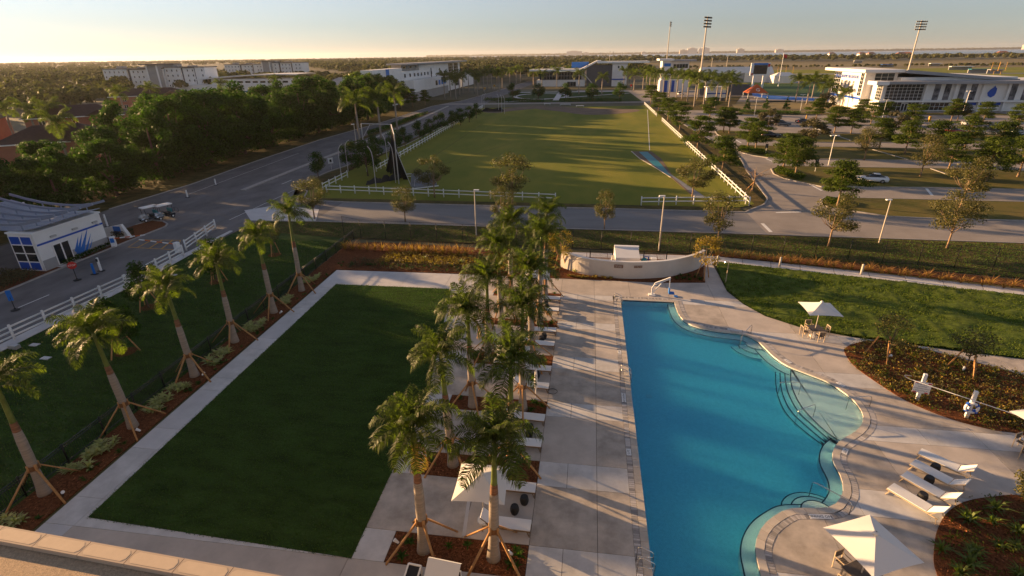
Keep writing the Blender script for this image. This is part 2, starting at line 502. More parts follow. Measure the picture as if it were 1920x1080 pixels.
holed('deck_base', DECK, [BAND], -0.035, 'joint')

# deck slabs: one object per slab, joints recessed
def make_slabs():
    holes = [BAND, [(p[0], p[1]) for p in LAWN_L], GARDEN2]
    holes += [[(-8.15, a), (-1.85, a), (-1.85, b), (-8.15, b)] for a, b in PLANTERS]
    gclip = [p for p in GARDEN]
    holes.append(gclip)
    ys = [3.0, 5.8, 9.9, 11.6, 15.5, 17.2, 20.9, 22.7, 26.7, 28.2, 32.2, 33.9, 38.3, 39.5, 44.0, 45.1, 49.0, 52.0, 56.0]
    pale = {2, 4, 6, 8, 10, 12, 14}
    g = 0.011
    def xlines(b):
        left = [-23.75]
        if b == 15: return [-25, -21.5, -17.5, -13.2, -9.7, -5.5, -1.9, 1.2, 4.5, 8, 12]
        if (ys[b + 1] - ys[b]) < 2: return left + [-9.8, -8.15, -1.85, -0.3, 1.25, 8, 11, 14, 17, 20, 23, 26, 30, 34, 38]
        return left + [-9.8, -5.0, -1.85, 1.25, 7, 12, 17, 23, 30, 37]
    V0 = []; E0 = []
    def seg(p, q):
        V0.append(Vector(p)); V0.append(Vector(q)); E0.append((len(V0) - 2, len(V0) - 1))
    for l in [DECK] + holes:
        k0 = len(V0)
        V0.extend(Vector((p[0], p[1])) for p in l)
        E0.extend((k0 + i, k0 + (i + 1) % len(l)) for i in range(len(l)))
    for y in ys[1:-1]:
        for e in (-g, g): seg((-26.5, y + e), (47, y + e))
    for b in range(len(ys) - 1):
        for x in xlines(b):
            for e in (-g, g): seg((x + e, ys[b] + g), (x + e, ys[b + 1] - g))
    cv, ce, cf, *_ = delaunay_2d_cdt(V0, E0, [], 0, 1e-5)
    bm = bmesh.new()
    vs = [bm.verts.new((v.x, v.y, 0)) for v in cv]
    for t in cf:
        c = sum((cv[i] for i in t), Vector((0, 0))) / len(t)
        if inside(c, DECK) and not any(inside(c, h) for h in holes):
            bm.faces.new([vs[i] for i in t])
    cells = {}
    for f in bm.faces:
        c = f.calc_center_median()
        b = None
        for i in range(len(ys) - 1):
            if ys[i] + g * 0.9 < c.y < ys[i + 1] - g * 0.9: b = i
        if b is None: continue
        xl = [-99] + xlines(b) + [99]
        k = None
        for i in range(len(xl) - 1):
            if xl[i] + g * 0.9 < c.x < xl[i + 1] - g * 0.9: k = i
        if k is None: continue
        cells.setdefault((b, k), []).append(f)
    deck = thing_struct('pool_deck')
    rr = random.Random(4)
    for (b, k), fs in sorted(cells.items()):
        ids = {}; V = []; F = []
        for f in fs:
            idx = []
            for v in f.verts:
                if v.index not in ids or True:
                    key = (round(v.co.x, 4), round(v.co.y, 4))
                    if key not in ids: ids[key] = len(V); V.append((v.co.x, v.co.y, 0.0))
                    idx.append(ids[key])
            a = Vector(V[idx[0]]); area = sum(V[idx[i - 1]][0] * V[idx[i]][1] - V[idx[i]][0] * V[idx[i - 1]][1] for i in range(len(idx)))
            F.append(idx if area > 0 else idx[::-1])
        ed = {}
        for f in F:
            for i in range(len(f)): ed[(f[i - 1], f[i])] = 1
        n = len(V)
        V2 = V + [(x, y, -0.03) for x, y, z in V]
        F2 = [tuple(f) for f in F]
        for (i, j) in ed:
            if (j, i) not in ed: F2.append((j, i, i + n, j + n))
        mb = MB(); mb.add(V2, F2)
        cx = sum(v[0] for v in V) / n
        if b in pale or cx < -23.5: m = 'concrete_pale' if (cx > -23.5 or b % 4 < 2) else 'path_pale'
        else: m = rr.choice(['concrete', 'concrete_rough', 'concrete_rough'])
        if b >= 15: m = 'concrete' if cx > -10 else 'path_pale'
        mb.build('slab', m, deck)
    bm.free()
def thing_struct(name):
    o = bpy.data.objects.new(name, None); COL.objects.link(o); o['kind'] = 'structure'
    return o
make_slabs()

# ---- grass, beds, paths
struct('lawn', MB().sheet([(-44.2, 4), (-27.9, 4), (-27.6, 30), (-28.0, 57.5), (-30.0, 60.0), (-44.6, 64.5)], -0.01), 'lawn')
struct('lawn', MB().sheet([(p[0], p[1]) for p in LAWN_L], 0.012), 'lawn')
struct('verge', MB().sheet([(-44.6, 65.0), (-36, 65.2), (50.5, 65.0), (140, 64), (140, 50), (60, 50), (41, 54), (24, 57.2), (14, 57.5), (-29, 58.8), (-44.6, 60.5)], 0.008), 'verge')
struct('planting_bed', MB().prism([(-25.45, 3), (-27.9, 3), (-27.6, 30), (-28.0, 56.5), (-25.0, 57.6), (-13, 56.8), (-2, 56.4), (13, 57.0), (12.6, 54.0), (11.9, 49.3), (7.7, 48.8), (0.5, 48.8), (-12.5, 48.9), (-25.8, 48.65)][::-1], -0.05, 0.03), 'mulch')
struct('planting_bed', MB().prism([(14.2, 57.0), (22.5, 55.6), (41, 51.4), (62, 46.7), (62, 48.6), (41, 53.4), (24, 57.0), (14.2, 57.6)], -0.05, 0.025), 'mulch')
struct('garden_bed', MB().prism(GARDEN, -0.03, 0.035), 'mulch')
struct('garden_bed', MB().prism(GARDEN2, -0.03, 0.035), 'mulch')
for a, b in PLANTERS:
    struct('planter_bed', MB().box(-8.13, a + 0.02, -0.05, -1.87, b - 0.02, -0.012), 'mulch')
pm = thing_struct('path')
PA = [(-1.9, 56.4), (5, 56.6), (14.3, 56.8), (22.5, 55.0), (31.5, 52.9), (40.6, 50.7), (50, 48.4), (62, 45.6)]
PB = [(-1.9, 54.9), (5, 55.2), (14.1, 55.2), (22.0, 53.4), (31, 51.3), (39.6, 49.1), (49.3, 46.8), (61, 44.0)]
for i in range(len(PA) - 1):
    for k in range(3):
        t0 = k / 3 + 0.003; t1 = (k + 1) / 3 - 0.003
        L2 = lambda a, b, t: (a[0] + (b[0] - a[0]) * t, a[1] + (b[1] - a[1]) * t)
        MB().prism([L2(PB[i], PB[i + 1], t0), L2(PB[i], PB[i + 1], t1), L2(PA[i], PA[i + 1], t1), L2(PA[i], PA[i + 1], t0)], -0.03, 0.032).build('slab', 'path_pale', pm)
MB().prism([(12.62, 54.0), (13.5, 54.3), (14.1, 55.1), (12.9, 55.15)], -0.03, 0.03).build('slab', 'path_pale', pm)

# ---- roads
RL = [(-70.5, 20), (-70, 45), (-70.90, 68.31), (-70.01, 85.24), (-71.44, 107.45), (-72.20, 138.85), (-69.63, 182.76), (-69.51, 240.20), (-62, 275), (-58, 340), (-52, 470)]
RR = [(-42, 470), (-46, 340), (-49, 275), (-46.05, 237.48), (-45.25, 206.24), (-45.79, 162.29), (-45.58, 131.15), (-47.85, 112.30), (-50.14, 97.63), (-50.18, 84.83), (-44.5, 76.5), (-36, 75.5), (22.2, 75.4),
      (22.2, 65.4), (-36, 65.3), (-44.6, 64.2), (-45.2, 45), (-45.3, 20)]
struct('road', MB().sheet(RL[::-1] + RR[::-1], -0.042), 'asphalt')
struct('front_road', MB().sheet([(-37.0, 65.35), (22.3, 65.45), (22.3, 75.35), (-37.0, 75.45)], -0.034), 'asphalt_front')
struct('parking_lot', MB().sheet([(22.3, 65.45), (50.5, 65.1), (150, 64.0), (170, 215), (60, 222), (26.6, 222), (26.93, 214.99), (30.62, 150.99), (31.71, 120.97), (29.81, 104.80), (27.92, 87.73), (26.58, 81.58), (23.75, 77.43), (22.3, 75.35)], -0.038), 'asphalt_pale')
struct('cross_road', MB().sheet([(-130, 246), (-52, 247.5), (60, 262), (90, 262), (90, 268), (60, 268.5), (-52, 256), (-130, 252)], -0.03), 'asphalt_pale')
struct('plaza', MB().sheet([(-8, 268), (90, 262), (100, 330), (60, 345), (-8, 350)], -0.045), 'asphalt_pale')
struct('promenade', MB().sheet([(78, 262), (130, 262), (128, 300), (70, 320)], -0.03), 'asphalt_pale')
def kerb(pts, w=0.22, h=0.06, name='kerb', mat='kerb'):
    a = offset(pts, w / 2, False); b = offset(pts, -w / 2, False)
    mb = MB()
    n = len(pts)
    vs = [(*p, z) for z in (-0.05, h) for l in (a, b) for p in l]
    fs = []
    for i in range(n - 1):
        fs += [(2 * n + i, 2 * n + i + 1, 3 * n + i + 1, 3 * n + i), (i, i + 1, 2 * n + i + 1, 2 * n + i), (n + i + 1, n + i, 3 * n + i, 3 * n + i + 1)]
    fs += [(0, 2 * n, 3 * n, n), (n - 1, 2 * n - 1, 4 * n - 1, 3 * n - 1)]
    mb.add(vs, fs)
    return struct(name, mb, mat)
kerb(RL[2:])
kerb([(22.2, 75.45), (-36, 75.6), (-42.0, 76.0), (-44.6, 77.6), (-46.3, 82)] + [(-50.18, 84.83), (-50.14, 97.63), (-47.85, 112.30), (-45.58, 131.15), (-45.79, 162.29), (-45.25, 206.24)])
kerb([(-44.6, 64.6), (-36, 65.2), (22.3, 65.3), (50.5, 64.95), (140, 63.9)])
FC = cr([(22.2, 75.45), (23.75, 77.43), (25.91, 79.98), (27.38, 83.58), (27.92, 87.73), (29.81, 104.80), (32.02, 122.31), (30.62, 150.99), (26.93, 214.99)], 4)
kerb(FC)
# median: raised concrete strip with a hedge further on
ME = [(-57.69, 81.42), (-57.80, 89.77), (-57.94, 100.77), (-57.95, 127.06), (-58.76, 163.05), (-59.05, 178.40), (-62.19, 240.15)]
struct('median', MB().prism(offset(ME, 0.55, False)[::-1] + offset(ME, -0.45, False), -0.05, 0.11), 'kerb')
HM = [(-61.34, 149.81), (-61.52, 171.02), (-62.08, 187.85), (-62.53, 207.99)]
struct('verge', MB().sheet([(-61.03, 127.70), (-62.49, 148.66), (-63.12, 210.02), (-63.18, 227.67), (-60.53, 183.01), (-60.09, 146.61)], 0.02), 'verge')
# verges along the road and under the tree row
struct('verge', MB().sheet([(p[0] - 0.15, p[1]) for p in RL[2:9]] + [(-88, 275), (-110, 240), (-112, 100), (-100, 40), (-76, 30), (-70.7, 45)], 0.0), 'verge')
struct('verge', MB().sheet([(22.0, 75.6), (22.0, 78), (25.3, 84), (27, 215), (25.2, 240), (-47, 233), (-47.3, 79.5), (-44.4, 77.8), (-36, 75.75)], 0.0), 'verge')
struct('verge', MB().sheet([(-47.0, 78.5), (-47.2, 228), (-44.63, 230.06), (-44.22, 206.25), (-45.28, 160.44), (-45.03, 129.48), (-47.34, 111.04), (-49.46, 96.66), (-49.59, 84.48), (-45.0, 78.2)], 0.004), 'verge')
struct('verge', MB().sheet([p for p in FC[2:]] + [(24.5, 215), (24.0, 79)], 0.008), 'verge')
struct('field', MB().sheet([(-46.3, 77.6), (22, 77.8), (24.6, 80), (25.2, 226), (24.8, 243), (-45.2, 231)], 0.012), 'field')
struct('dirt_patch', MB().sheet(cr([(-21.84, 227.71), (-14.78, 237.33), (0.99, 230.04), (17.81, 225.51), (18.20, 216.95), (8.78, 206.97), (-1.92, 204.94), (-11.38, 216.72)], 3, True), 0.02), 'dirt')
struct('dirt_patch', MB().sheet(cr([(-42.04, 216.49), (-34.40, 230.06), (-19.76, 242.47), (-20.95, 230.05), (-30.58, 218.72), (-35.64, 210.33)], 3, True), 0.018), 'dirt')
# painted marks
def stripe(pts, w, name='road_marking', mat='paint', z=-0.028):
    a = offset(pts, w / 2, False); b = offset(pts, -w / 2, False)
    mb = MB(); ring_sheet(mb, b, a, z)
    return struct(name, mb, mat)
stripe([(-50.77, 36.43), (-50.60, 39.49)], 0.14)
stripe([(-53.58, 86.62), (-53.58, 90.12)], 0.14)
stripe([(23.0, 66.5), (23.0, 70.2)], 0.45); stripe([(26.34, 75.72), (29.82, 76.32)], 0.4)
for a, b in (((1520, 347), (1542, 356)), ((1460, 342), (1482, 351)), ((1437, 296), (1451, 304)), ((1735, 355), (1747, 366))): pass
stripe([(22.59, 223.32), (14.10, 126.78)], 0.14, z=0.02); stripe([(-33.79, 98.89), (-34.35, 176.19)], 0.18, 'mown_line', 'strip_grass', 0.018); stripe([(-31.26, 101.16), (-19.13, 136.13)], 0.18, 'mown_line', 'strip_grass', 0.018); stripe([(37.28, 93.41), (37.46, 89.64)], 0.4); stripe([(54.33, 92.56), (52.66, 87.82)], 0.4); stripe([(37.01, 118.14), (37.44, 114.55)], 0.4); stripe([(37.29, 144.59), (37.28, 139.27)], 0.4)
YB = [(-54.04, 52.87), (-54.83, 55.60), (-49.52, 55.93), (-47.43, 52.61)]
stripe([YB[0], YB[1]], 0.12, mat='paint_yellow'); stripe([YB[1], YB[2]], 0.16, mat='paint_yellow'); stripe([YB[3], YB[0]], 0.16, mat='paint_yellow'); stripe([YB[2], YB[3]], 0.12, mat='paint_yellow')
for k in range(1, 4):
    t = k / 4
    p = Vector(YB[1]).lerp(Vector(YB[2]), t + 0.06); q = Vector(YB[0]).lerp(Vector(YB[3]), t - 0.06)
    stripe([tuple(p), tuple(q)], 0.2, mat='paint_yellow', z=-0.024)
for (x0, y0), (x1, y1) in (((-48.92, 64.80), (-49.01, 84.12)), ((-65.33, 77.75), (-67.16, 117.93))):
    stripe([(x0, y0), (x1, y1)], 0.1)
struct('driveway_apron', MB().sheet([(-49.82, 69.69), (-46.52, 73.02), (-38.93, 71.29), (-36.39, 65.25), (-45.74, 64.85)], -0.026), 'path_pale')
# parking-lot islands
def island(top, bottom, name='grass_island'):
    poly = [p for p in bottom] + [p for p in reversed(top)]
    struct(name, MB().prism(poly, -0.05, 0.05), 'strip_grass')
    kerb(poly + [poly[0], poly[1]], 0.2, 0.09)
island([(35.17, 83.63), (36.22, 85.02), (40.24, 85.05), (52.31, 84.85), (70, 84.6), (110, 84)], [(34.41, 81.37), (34.49, 78.72), (36.99, 77.27), (40.35, 74.93), (45.78, 74.45), (56, 74.5), (110, 74)])
island([(34.74, 106.69), (37.29, 110.04), (42.43, 109.89), (52.85, 109.61), (65.05, 109.50), (112, 106)], [(33.89, 102.20), (34.56, 98.17), (36.25, 95.34), (38.38, 92.34), (44.56, 92.48), (56.18, 93.09), (112, 92)])
island([(34.57, 132.59), (36.21, 135.87), (40.31, 135.30), (50.71, 134.33), (59.55, 134.08), (115, 130)], [(33.84, 128.02), (34.00, 124.48), (35.38, 121.21), (37.63, 118.80), (44.54, 118.04), (51.93, 117.94), (115, 117)])
island([(35.50, 160.83), (37.30, 163.21), (51.79, 157.16), (68.88, 156.88), (115, 158)], [(34.72, 154.27), (35.47, 146.36), (43.58, 144.01), (56.02, 141.17), (62.60, 141.53), (115, 143)])
island([(52, 212), (140, 212)], [(50, 206), (140, 205)])
struct('verge', MB().sheet([(59.73, 246.93), (92.39, 262.83), (115.66, 246.32), (105.47, 223.63), (94.70, 215.59), (53.99, 211.34)], 0.02), 'dry_field')
struct('verge', MB().sheet([(40.87, 290.18), (75.66, 296.09), (54.84, 225.60), (38.02, 223.38)], -0.02), 'verge')
for a, b in (((63.35, 130.58), (64.33, 118.21)), ((63.72, 108.89), (63.61, 103.16)), ((64.40, 155.64), (64.31, 144.22))):
    kerb([a, b], 0.35, 0.12)
# park in front of the far buildings
struct('park_lawn', MB().sheet([(-44, 258), (24, 266), (22, 340), (-40, 335)], -0.02), 'lawn')
ringp = [(-26 + 14 * math.cos(t * PI / 12), 300 + 20 * math.sin(t * PI / 12)) for t in range(25)]
stripe(ringp, 2.2, 'path', 'path_pale', -0.01)
stripe([(-16.44, 271.49), (-17.22, 334.91)], 3.0, 'path', 'path_pale', -0.006)
stripe([(-44, 330), (24, 338)], 5.0, 'path', 'path_pale', -0.006)
stripe([(-40, 262), (22, 322)], 2.0, 'path', 'path_pale', -0.002)
# far sports fields
struct('sports_field', MB().sheet([(40, 420), (500, 330), (900, 520), (700, 760), (60, 700)], -0.03), 'field')
struct('dry_field', MB().sheet([(-60, 700), (1600, 640), (2200, 1350), (40, 1300)], -0.035), 'dry_field')
struct('stadium_turf', MB().sheet([(109.42, 419.33), (158.26, 399.42), (111.57, 287.51), (90.42, 303.00)], -0.02), 'stadium_turf')
struct('running_track', MB().sheet([(115.81, 468.41), (182.12, 425.11), (170.80, 397.99), (107.77, 434.99)], -0.018), 'track_grey')
struct('running_track', MB().sheet([(89.68, 369.06), (87.85, 303.12), (110.13, 274.42), (105.56, 262.55), (82.46, 275.23), (80.66, 338.13)], -0.014), 'blue_track')
struct('pond', MB().sheet([(60, 590), (420, 545), (700, 600), (420, 565), (60, 612)], -0.02), 'track_grey')

# ================================================================ SWIMMING POOL
pool = thing('swimming_pool', 'large blue swimming pool with one straight side and one wavy side', 'pool')
def wall_strip(mb, poly, z0, z1, closed=True):
    n = len(poly)
    for i in range(n if closed else n - 1):
        a = poly[i]; b = poly[(i + 1) % n]
        mb.quad((*b, z0), (*a, z0), (*a, z1), (*b, z1))
DEPTH = -1.35
wall = MB(); wall_strip(wall, POOL, DEPTH - 0.3, 0.0); wall.build('pool_wall', 'plaster', pool)
MB().sheet(offset(POOL, 0.05), DEPTH).build('pool_floor', 'plaster', pool)
MB().prism(offset(POOL, 0.02), DEPTH - 0.12, -0.10).build('water', 'water', pool)
# dark waterline tile on the far and the left wall
tl = MB(); wall_strip(tl, offset([(PL, 8.0), (PL, PT), (WAVY_S[-1][0], PT)], -0.006, False)[::-1] if False else [(p[0], p[1]) for p in offset([(WAVY_S[-1][0], PT), (PL, PT), (PL, 8.0)], -0.008, False)], -0.2, -0.02, False)
tl.build('waterline_tile', 'trim_tile', pool)
WS = WAVY_S
def ledge(seg, width, z, name='bench'):
    inn = clean_open(offset(seg, -width, False), seg, width)
    poly = offset(seg, 0.02, False) + inn[::-1]
    MB().prism(poly, DEPTH - 0.05, z).build(name, 'plaster_pale', pool)
    trim(inn, z)
def clean_open(o, seg, w):
    out = []
    for p in o:
        m = min((Vector(p) - Vector(q)).length for q in seg)
        if m > w * 0.96: out.append(p)
    return out
def trim(line, z, w=0.06):
    mb = MB()
    a = offset(line, 0.0, False); b = offset(line, w, False)
    ring_sheet(mb, b, a, z + 0.004)
    for i in range(len(line) - 1): mb.quad((*line[i], z - 0.09), (*line[i + 1], z - 0.09), (*line[i + 1], z + 0.004), (*line[i], z + 0.004))
    mb.build('edge_tile', 'trim_tile', pool)
i0 = min(range(len(WS)), key=lambda i: (Vector(WS[i]) - Vector((15.05, 26.47, -0.10)[:2])).length)
i1 = min(range(len(WS)), key=lambda i: (Vector(WS[i]) - Vector((14.90, 34.42, -0.10)[:2])).length)
i2 = min(range(len(WS)), key=lambda i: (Vector(WS[i]) - Vector((12.86, 21.42, -0.10)[:2])).length)
i3 = min(range(len(WS)), key=lambda i: (Vector(WS[i]) - Vector((11.10, 20.99, -0.10)[:2])).length)
ledge(WS[i1 - 1:-1], 0.62, -0.52)
ledge(WS[:i0 + 2], 0.62, -0.55)
# waterline strip on the curved side
wl = MB(); wall_strip(wl, offset(WS, -0.012, False), -0.24, -0.12, False); wl.build('waterline_tile', 'trim_tile', pool)
# beach shelf and its three steps
SH = [[(15.10, 34.69, -0.30), (14.56, 33.12, -0.30), (14.25, 31.62, -0.30), (14.20, 29.69, -0.30), (14.68, 27.66, -0.30), (15.20, 26.72, -0.30)],
      [(14.82, 35.05, -0.55), (14.27, 33.26, -0.55), (13.92, 31.51, -0.55), (13.88, 29.55, -0.55), (14.28, 28.18, -0.55), (14.78, 26.78, -0.55)],
      [(14.62, 35.42, -0.80), (14.07, 33.61, -0.80), (13.61, 31.64, -0.80), (13.53, 29.73, -0.80), (13.97, 28.20, -0.80), (14.56, 26.82, -0.80)],
      [(14.43, 35.65, -1.05), (13.83, 33.76, -1.05), (13.35, 31.78, -1.05), (13.22, 29.79, -1.05), (13.61, 28.26, -1.05), (14.35, 26.76, -1.05)]]
rim = WS[i0:i1 + 1]
for k, line in enumerate(SH):
    c = cr([p[:2] for p in line], 5)
    z = -0.30 - 0.25 * k
    # closed with the curved rim behind the step
    rim_o = offset(rim, 0.02, False)
    poly = c[::-1] + rim_o if k == 0 else c[::-1] + rim_o
    MB().prism(poly, DEPTH - 0.05 - 0.01 * k, z).build('shelf' if k == 0 else 'step', 'plaster_pale' if k < 2 else 'plaster', pool)
    trim(c[::-1], z)
# corner steps near the bottom right and by the wavy side
for k in range(3):
    z = -0.32 - 0.27 * k
    r = 0.75 + 0.42 * k
    cx, cy = WS[(i2 + i3) // 2]
    cx += -0.1; cy -= 0.05
    poly = [(cx + r * math.cos(t * PI / 18), cy + r * math.sin(t * PI / 18)) for t in range(-2, 24)]
    poly = [p for p in poly if inside(p, POOL)]
    if len(poly) > 3:
        MB().prism(poly + [(cx, cy - 0.1)], DEPTH - 0.02 - 0.01 * k, z).build('step', 'plaster_pale', pool)
        trim(poly, z)
    cx, cy = WS[min(range(len(WS)), key=lambda i: (Vector(WS[i]) - Vector((13.69, 37.96, -0.10)[:2])).length)]
    a0 = 190
    poly = [(cx + r * 1.25 * math.cos(math.radians(a0 + t * 5)), cy + r * 1.25 * math.sin(math.radians(a0 + t * 5))) for t in range(0, 25)]
    poly = [p for p in poly if inside(p, POOL)]
    if len(poly) > 3:
        MB().prism(poly + [(cx, cy)], DEPTH - 0.02 - 0.01 * k, z).build('step', 'plaster_pale', pool)
        trim(poly, z)
MB().lathe([(0.22, 0), (0.22, 0.02), (0.05, 0.025)], 14, ((4.84, 30.67, -1.30)[0], (4.84, 30.67, -1.30)[1], DEPTH)).build('drain', 'white', pool)
# coping stones and the narrow brick band outside them
loop = resample(POOL, 0.6, True)
loop = [p for p in loop]
def pt_n(i, d):
    n = len(loop)
    a = Vector(loop[i - 1]); b = Vector(loop[i]); c = Vector(loop[(i + 1) % n])
    e = (c - a).normalized()
    return b + Vector((e.y, -e.x)) * d
cs = thing_struct('pool_coping')
n = len(loop)
for i in range(n):
    j = (i + 1) % n
    if loop[i][1] < 12 and loop[j][1] < 12: continue
    a0, a1 = pt_n(i, -0.03), pt_n(j, -0.03); b0, b1 = pt_n(i, 0.34), pt_n(j, 0.34)
    g0 = 0.012
    q = [a0.lerp(a1, g0), a0.lerp(a1, 1 - g0), b0.lerp(b1, 1 - g0), b0.lerp(b1, g0)]
    q = [(p.x, p.y) for p in q]
    MB().prism(q[::-1], -0.05, 0.014).build('coping_stone', 'coping', cs)
fine = resample(POOL, 0.14, True)
loop_b = loop; loop = fine
bb = MB(); rr = random.Random(3)
for i in range(len(fine)):
    j = (i + 1) % len(fine)
    if fine[i][1] < 12: continue
    a0, a1 = pt_n(i, 0.355), pt_n(j, 0.355); b0, b1 = pt_n(i, 0.65), pt_n(j, 0.65)
    q = [a0.lerp(a1, 0.06), a0.lerp(a1, 0.94), b0.lerp(b1, 0.94), b0.lerp(b1, 0.06)]
    bb.prism([(p.x, p.y) for p in q][::-1], -0.03, 0.004 + rr.random() * 0.006, bottom=False)
bb.build('brick_band', 'brick_paver', cs, kind='stuff')
# depth markers let into the band
def marker(px, py, txt, ang, w, h):
    o = MB().box(-w / 2, -h / 2, 0.0, w / 2, h / 2, 0.016).build('depth_marker', 'white', cs)
    o.location = (px, py, 0); o.rotation_euler = (0, 0, ang)
    me = text_mesh(txt, h * 0.78, 0.0); me.materials.clear(); me.materials.append(mt['black'])
    link('lettering', me, o, loc=(0, -0.01, 0.019))
for y, t in ((35.0, '3 FT'), (29.2, 'NO DIVING'), (24.0, '5 FT'), (16.1, '5 FT')):
    marker(3.54 - 0.5, y, t, PI / 2, 1.0 if len(t) > 5 else 0.5, 0.26)
for px, t, ww in (((12.26, 39.17), 'NO DIVING', 1.1), ((17.33, 32.36), '3 FT', 0.55), ((15.02, 35.06), '3 FT', 0.55), ((11.86, 20.63), 'NO DIVING', 1.0), ((14.89, 25.61), '4 FT', 0.5)):
    k = min(range(len(fine)), key=lambda i: (Vector(fine[i]) - Vector(px)).length)
    p = pt_n(k, 0.5); e = Vector(fine[(k + 1) % len(fine)]) - Vector(fine[k - 1])
    marker(p.x, p.y, t, math.atan2(e.y, e.x) + PI, ww, 0.27)
loop = loop_b

# steel rails
def rail(name, paths, label, loc=(0, 0), rz=0.0, group='steel pool rails', r=0.024):
    t = thing(name, label, 'rail', loc, rz, group)
    for p in paths: MB().tube(p, r, 6).build('tube', 'steel', t, True)
    return t
def ladder(loc, rz, label):
    # x axis points into the pool
    P = []
    for s in (-0.27, 0.27):
        P.append([(-0.62, s, 0.0), (-0.62, s, 0.72), (-0.56, s, 0.84), (-0.46, s, 0.86), (0.02, s, 0.62), (0.10, s, 0.5), (0.10, s, -0.95)])
        P.append([(-0.62, s, 0.3), (0.1, s, 0.3)])
    t = rail('pool_ladder', P, label, loc, rz)
    t['category'] = 'ladder'
    for z in (-0.35, -0.62, -0.88): MB().box(0.06, -0.27, z, 0.15, 0.27, z + 0.03).build('tread', 'steel', t)
    return t
ladder((3.54, (3.62, 44.01)[1] - 0.4), 0, 'steel pool ladder at the far left corner of the pool')
ladder((3.54, (3.26, 31.57)[1]), 0, 'steel pool ladder halfway along the straight left side')
ladder((3.54, (3.02, 16.72)[1]), 0, 'steel pool ladder nearest to the camera on the straight side')
def hoop(a, b, h, label, z0=-0.3, z1=-0.3, z1b=None):
    a = Vector((a[0], a[1], z0)); b = Vector((b[0], b[1], z1))
    hi = h
    d = (b - a); d.z = 0
    p = [a, Vector((a.x, a.y, hi - 0.1)), Vector((a.x, a.y, hi - 0.04)) + d * 0.04, Vector((a.x, a.y, hi)) + d * 0.1, Vector((a.x, a.y, hi + 0.1)) + d * 0.82, Vector((b.x, b.y, hi + 0.05)) - d * 0.06, Vector((b.x, b.y, hi - 0.12)), b]
    return rail('handrail', [p], label)
hoop((13.23, 31.32, -0.60), (14.48, 31.23, -0.30), 0.62, 'far steel handrail over the curved shelf steps', -0.8)
hoop((13.31, 28.27, -0.60), (14.56, 28.93, -0.30), 0.62, 'near steel handrail over the curved shelf steps', -0.8)
hoop((16.83, 29.88, -0.20), (18.26, 30.11, 0.00), 0.70, 'steel handrail from the pale shelf up to the right deck', -0.3, 0.0)
hoop((11.99, 22.23, -0.40), (13.28, 20.88, 0.00), 0.66, 'steel handrail over the small round steps near the parasol', -0.6, 0.0)
hoop((12.26, 37.34, -0.50), (13.53, 39.23, 0.00), 0.70, 'steel handrail over the small fan steps on the far wavy side', -0.8, 0.0)

# pool lift
LP = (6.47, 45.73)
lf = thing('pool_lift', 'white pool lift with a bent arm and blue seat at the far edge', 'pool lift', LP)
MB().box(-0.3, -0.25, 0, 0.3, 0.25, 0.08).bar((0, 0, 0.08), (0, 0, 0.75), 0.13).build('base', 'white', lf)
MB().bar((0, 0, 0.7), (0.25, -0.02, 1.25), 0.11).bar((0.2, -0.02, 1.2), (1.5, -0.1, 1.85), 0.10).bar((0.2, -0.1, 1.08), (1.45, -0.14, 1.7), 0.05).build('arm', 'white', lf)
MB().bar((0, 0, 0.15), (0.75, -0.06, 1.2), 0.08).build('strut', 'white', lf)
MB().bar((1.45, -0.1, 1.85), (1.5, -0.12, 0.35), 0.07).build('hanger', 'white', lf)
MB().box(1.45, -0.4, 0.30, 1.95, 0.1, 0.40).box(1.45, -0.4, 0.40, 1.53, 0.1, 0.85).box(1.98, -0.36, 0.02, 2.3, 0.06, 0.07).build('seat', 'blue_light', lf)

# ================================================================ PLANTS
RANK = {}
def rank(o, template):
    RANK.setdefault(template, []).append(o); return o
def leaf_mesh(name, P, N, sz, mat, aspect=0.5, smooth=False):
    """Leaf-sized diamonds at the points P with normals N."""
    P = np.asarray(P, float); N = np.asarray(N, float); sz = np.asarray(sz, float)
    n = len(P)
    N /= np.linalg.norm(N, axis=1)[:, None] + 1e-9
    rs = np.random.RandomState(len(P))
    a = rs.normal(size=(n, 3)); a -= (a * N).sum(1)[:, None] * N
    a /= np.linalg.norm(a, axis=1)[:, None] + 1e-9
    b = np.cross(N, a)
    a = a * sz[:, None]; b = b * (sz * aspect)[:, None]
    V = np.stack([P - a, P + b + N * sz[:, None] * 0.12, P + a, P - b + N * sz[:, None] * 0.12], 1).reshape(-1, 3)
    me = bpy.data.meshes.new(name)
    me.vertices.add(4 * n); me.vertices.foreach_set('co', V.ravel())
    me.loops.add(4 * n); me.loops.foreach_set('vertex_index', np.arange(4 * n))
    me.polygons.add(n); me.polygons.foreach_set('loop_start', np.arange(n) * 4)
    try: me.polygons.foreach_set('loop_total', np.full(n, 4))
    except Exception: pass
    me.materials.append(mt[mat])
    me.update(); me.validate()
    return me
def crown_points(seed, clumps, n, spread, size, up=0.25):
    rs = np.random.RandomState(seed)
    C = np.array([c[:3] for c in clumps]); Rr = np.array([c[3] for c in clumps])
    w = Rr ** 2; idx = rs.choice(len(C), n, p=w / w.sum())
    d = rs.normal(size=(n, 3)); d /= np.linalg.norm(d, axis=1)[:, None]
    r = Rr[idx] * (rs.rand(n) ** 0.38)
    P = C[idx] + d * r[:, None] * np.array(spread)
    N = d + rs.normal(size=(n, 3)) * 0.6 + np.array([0, 0, up])
    sz = size * (0.6 + 0.8 * rs.rand(n))
    return P, N, sz
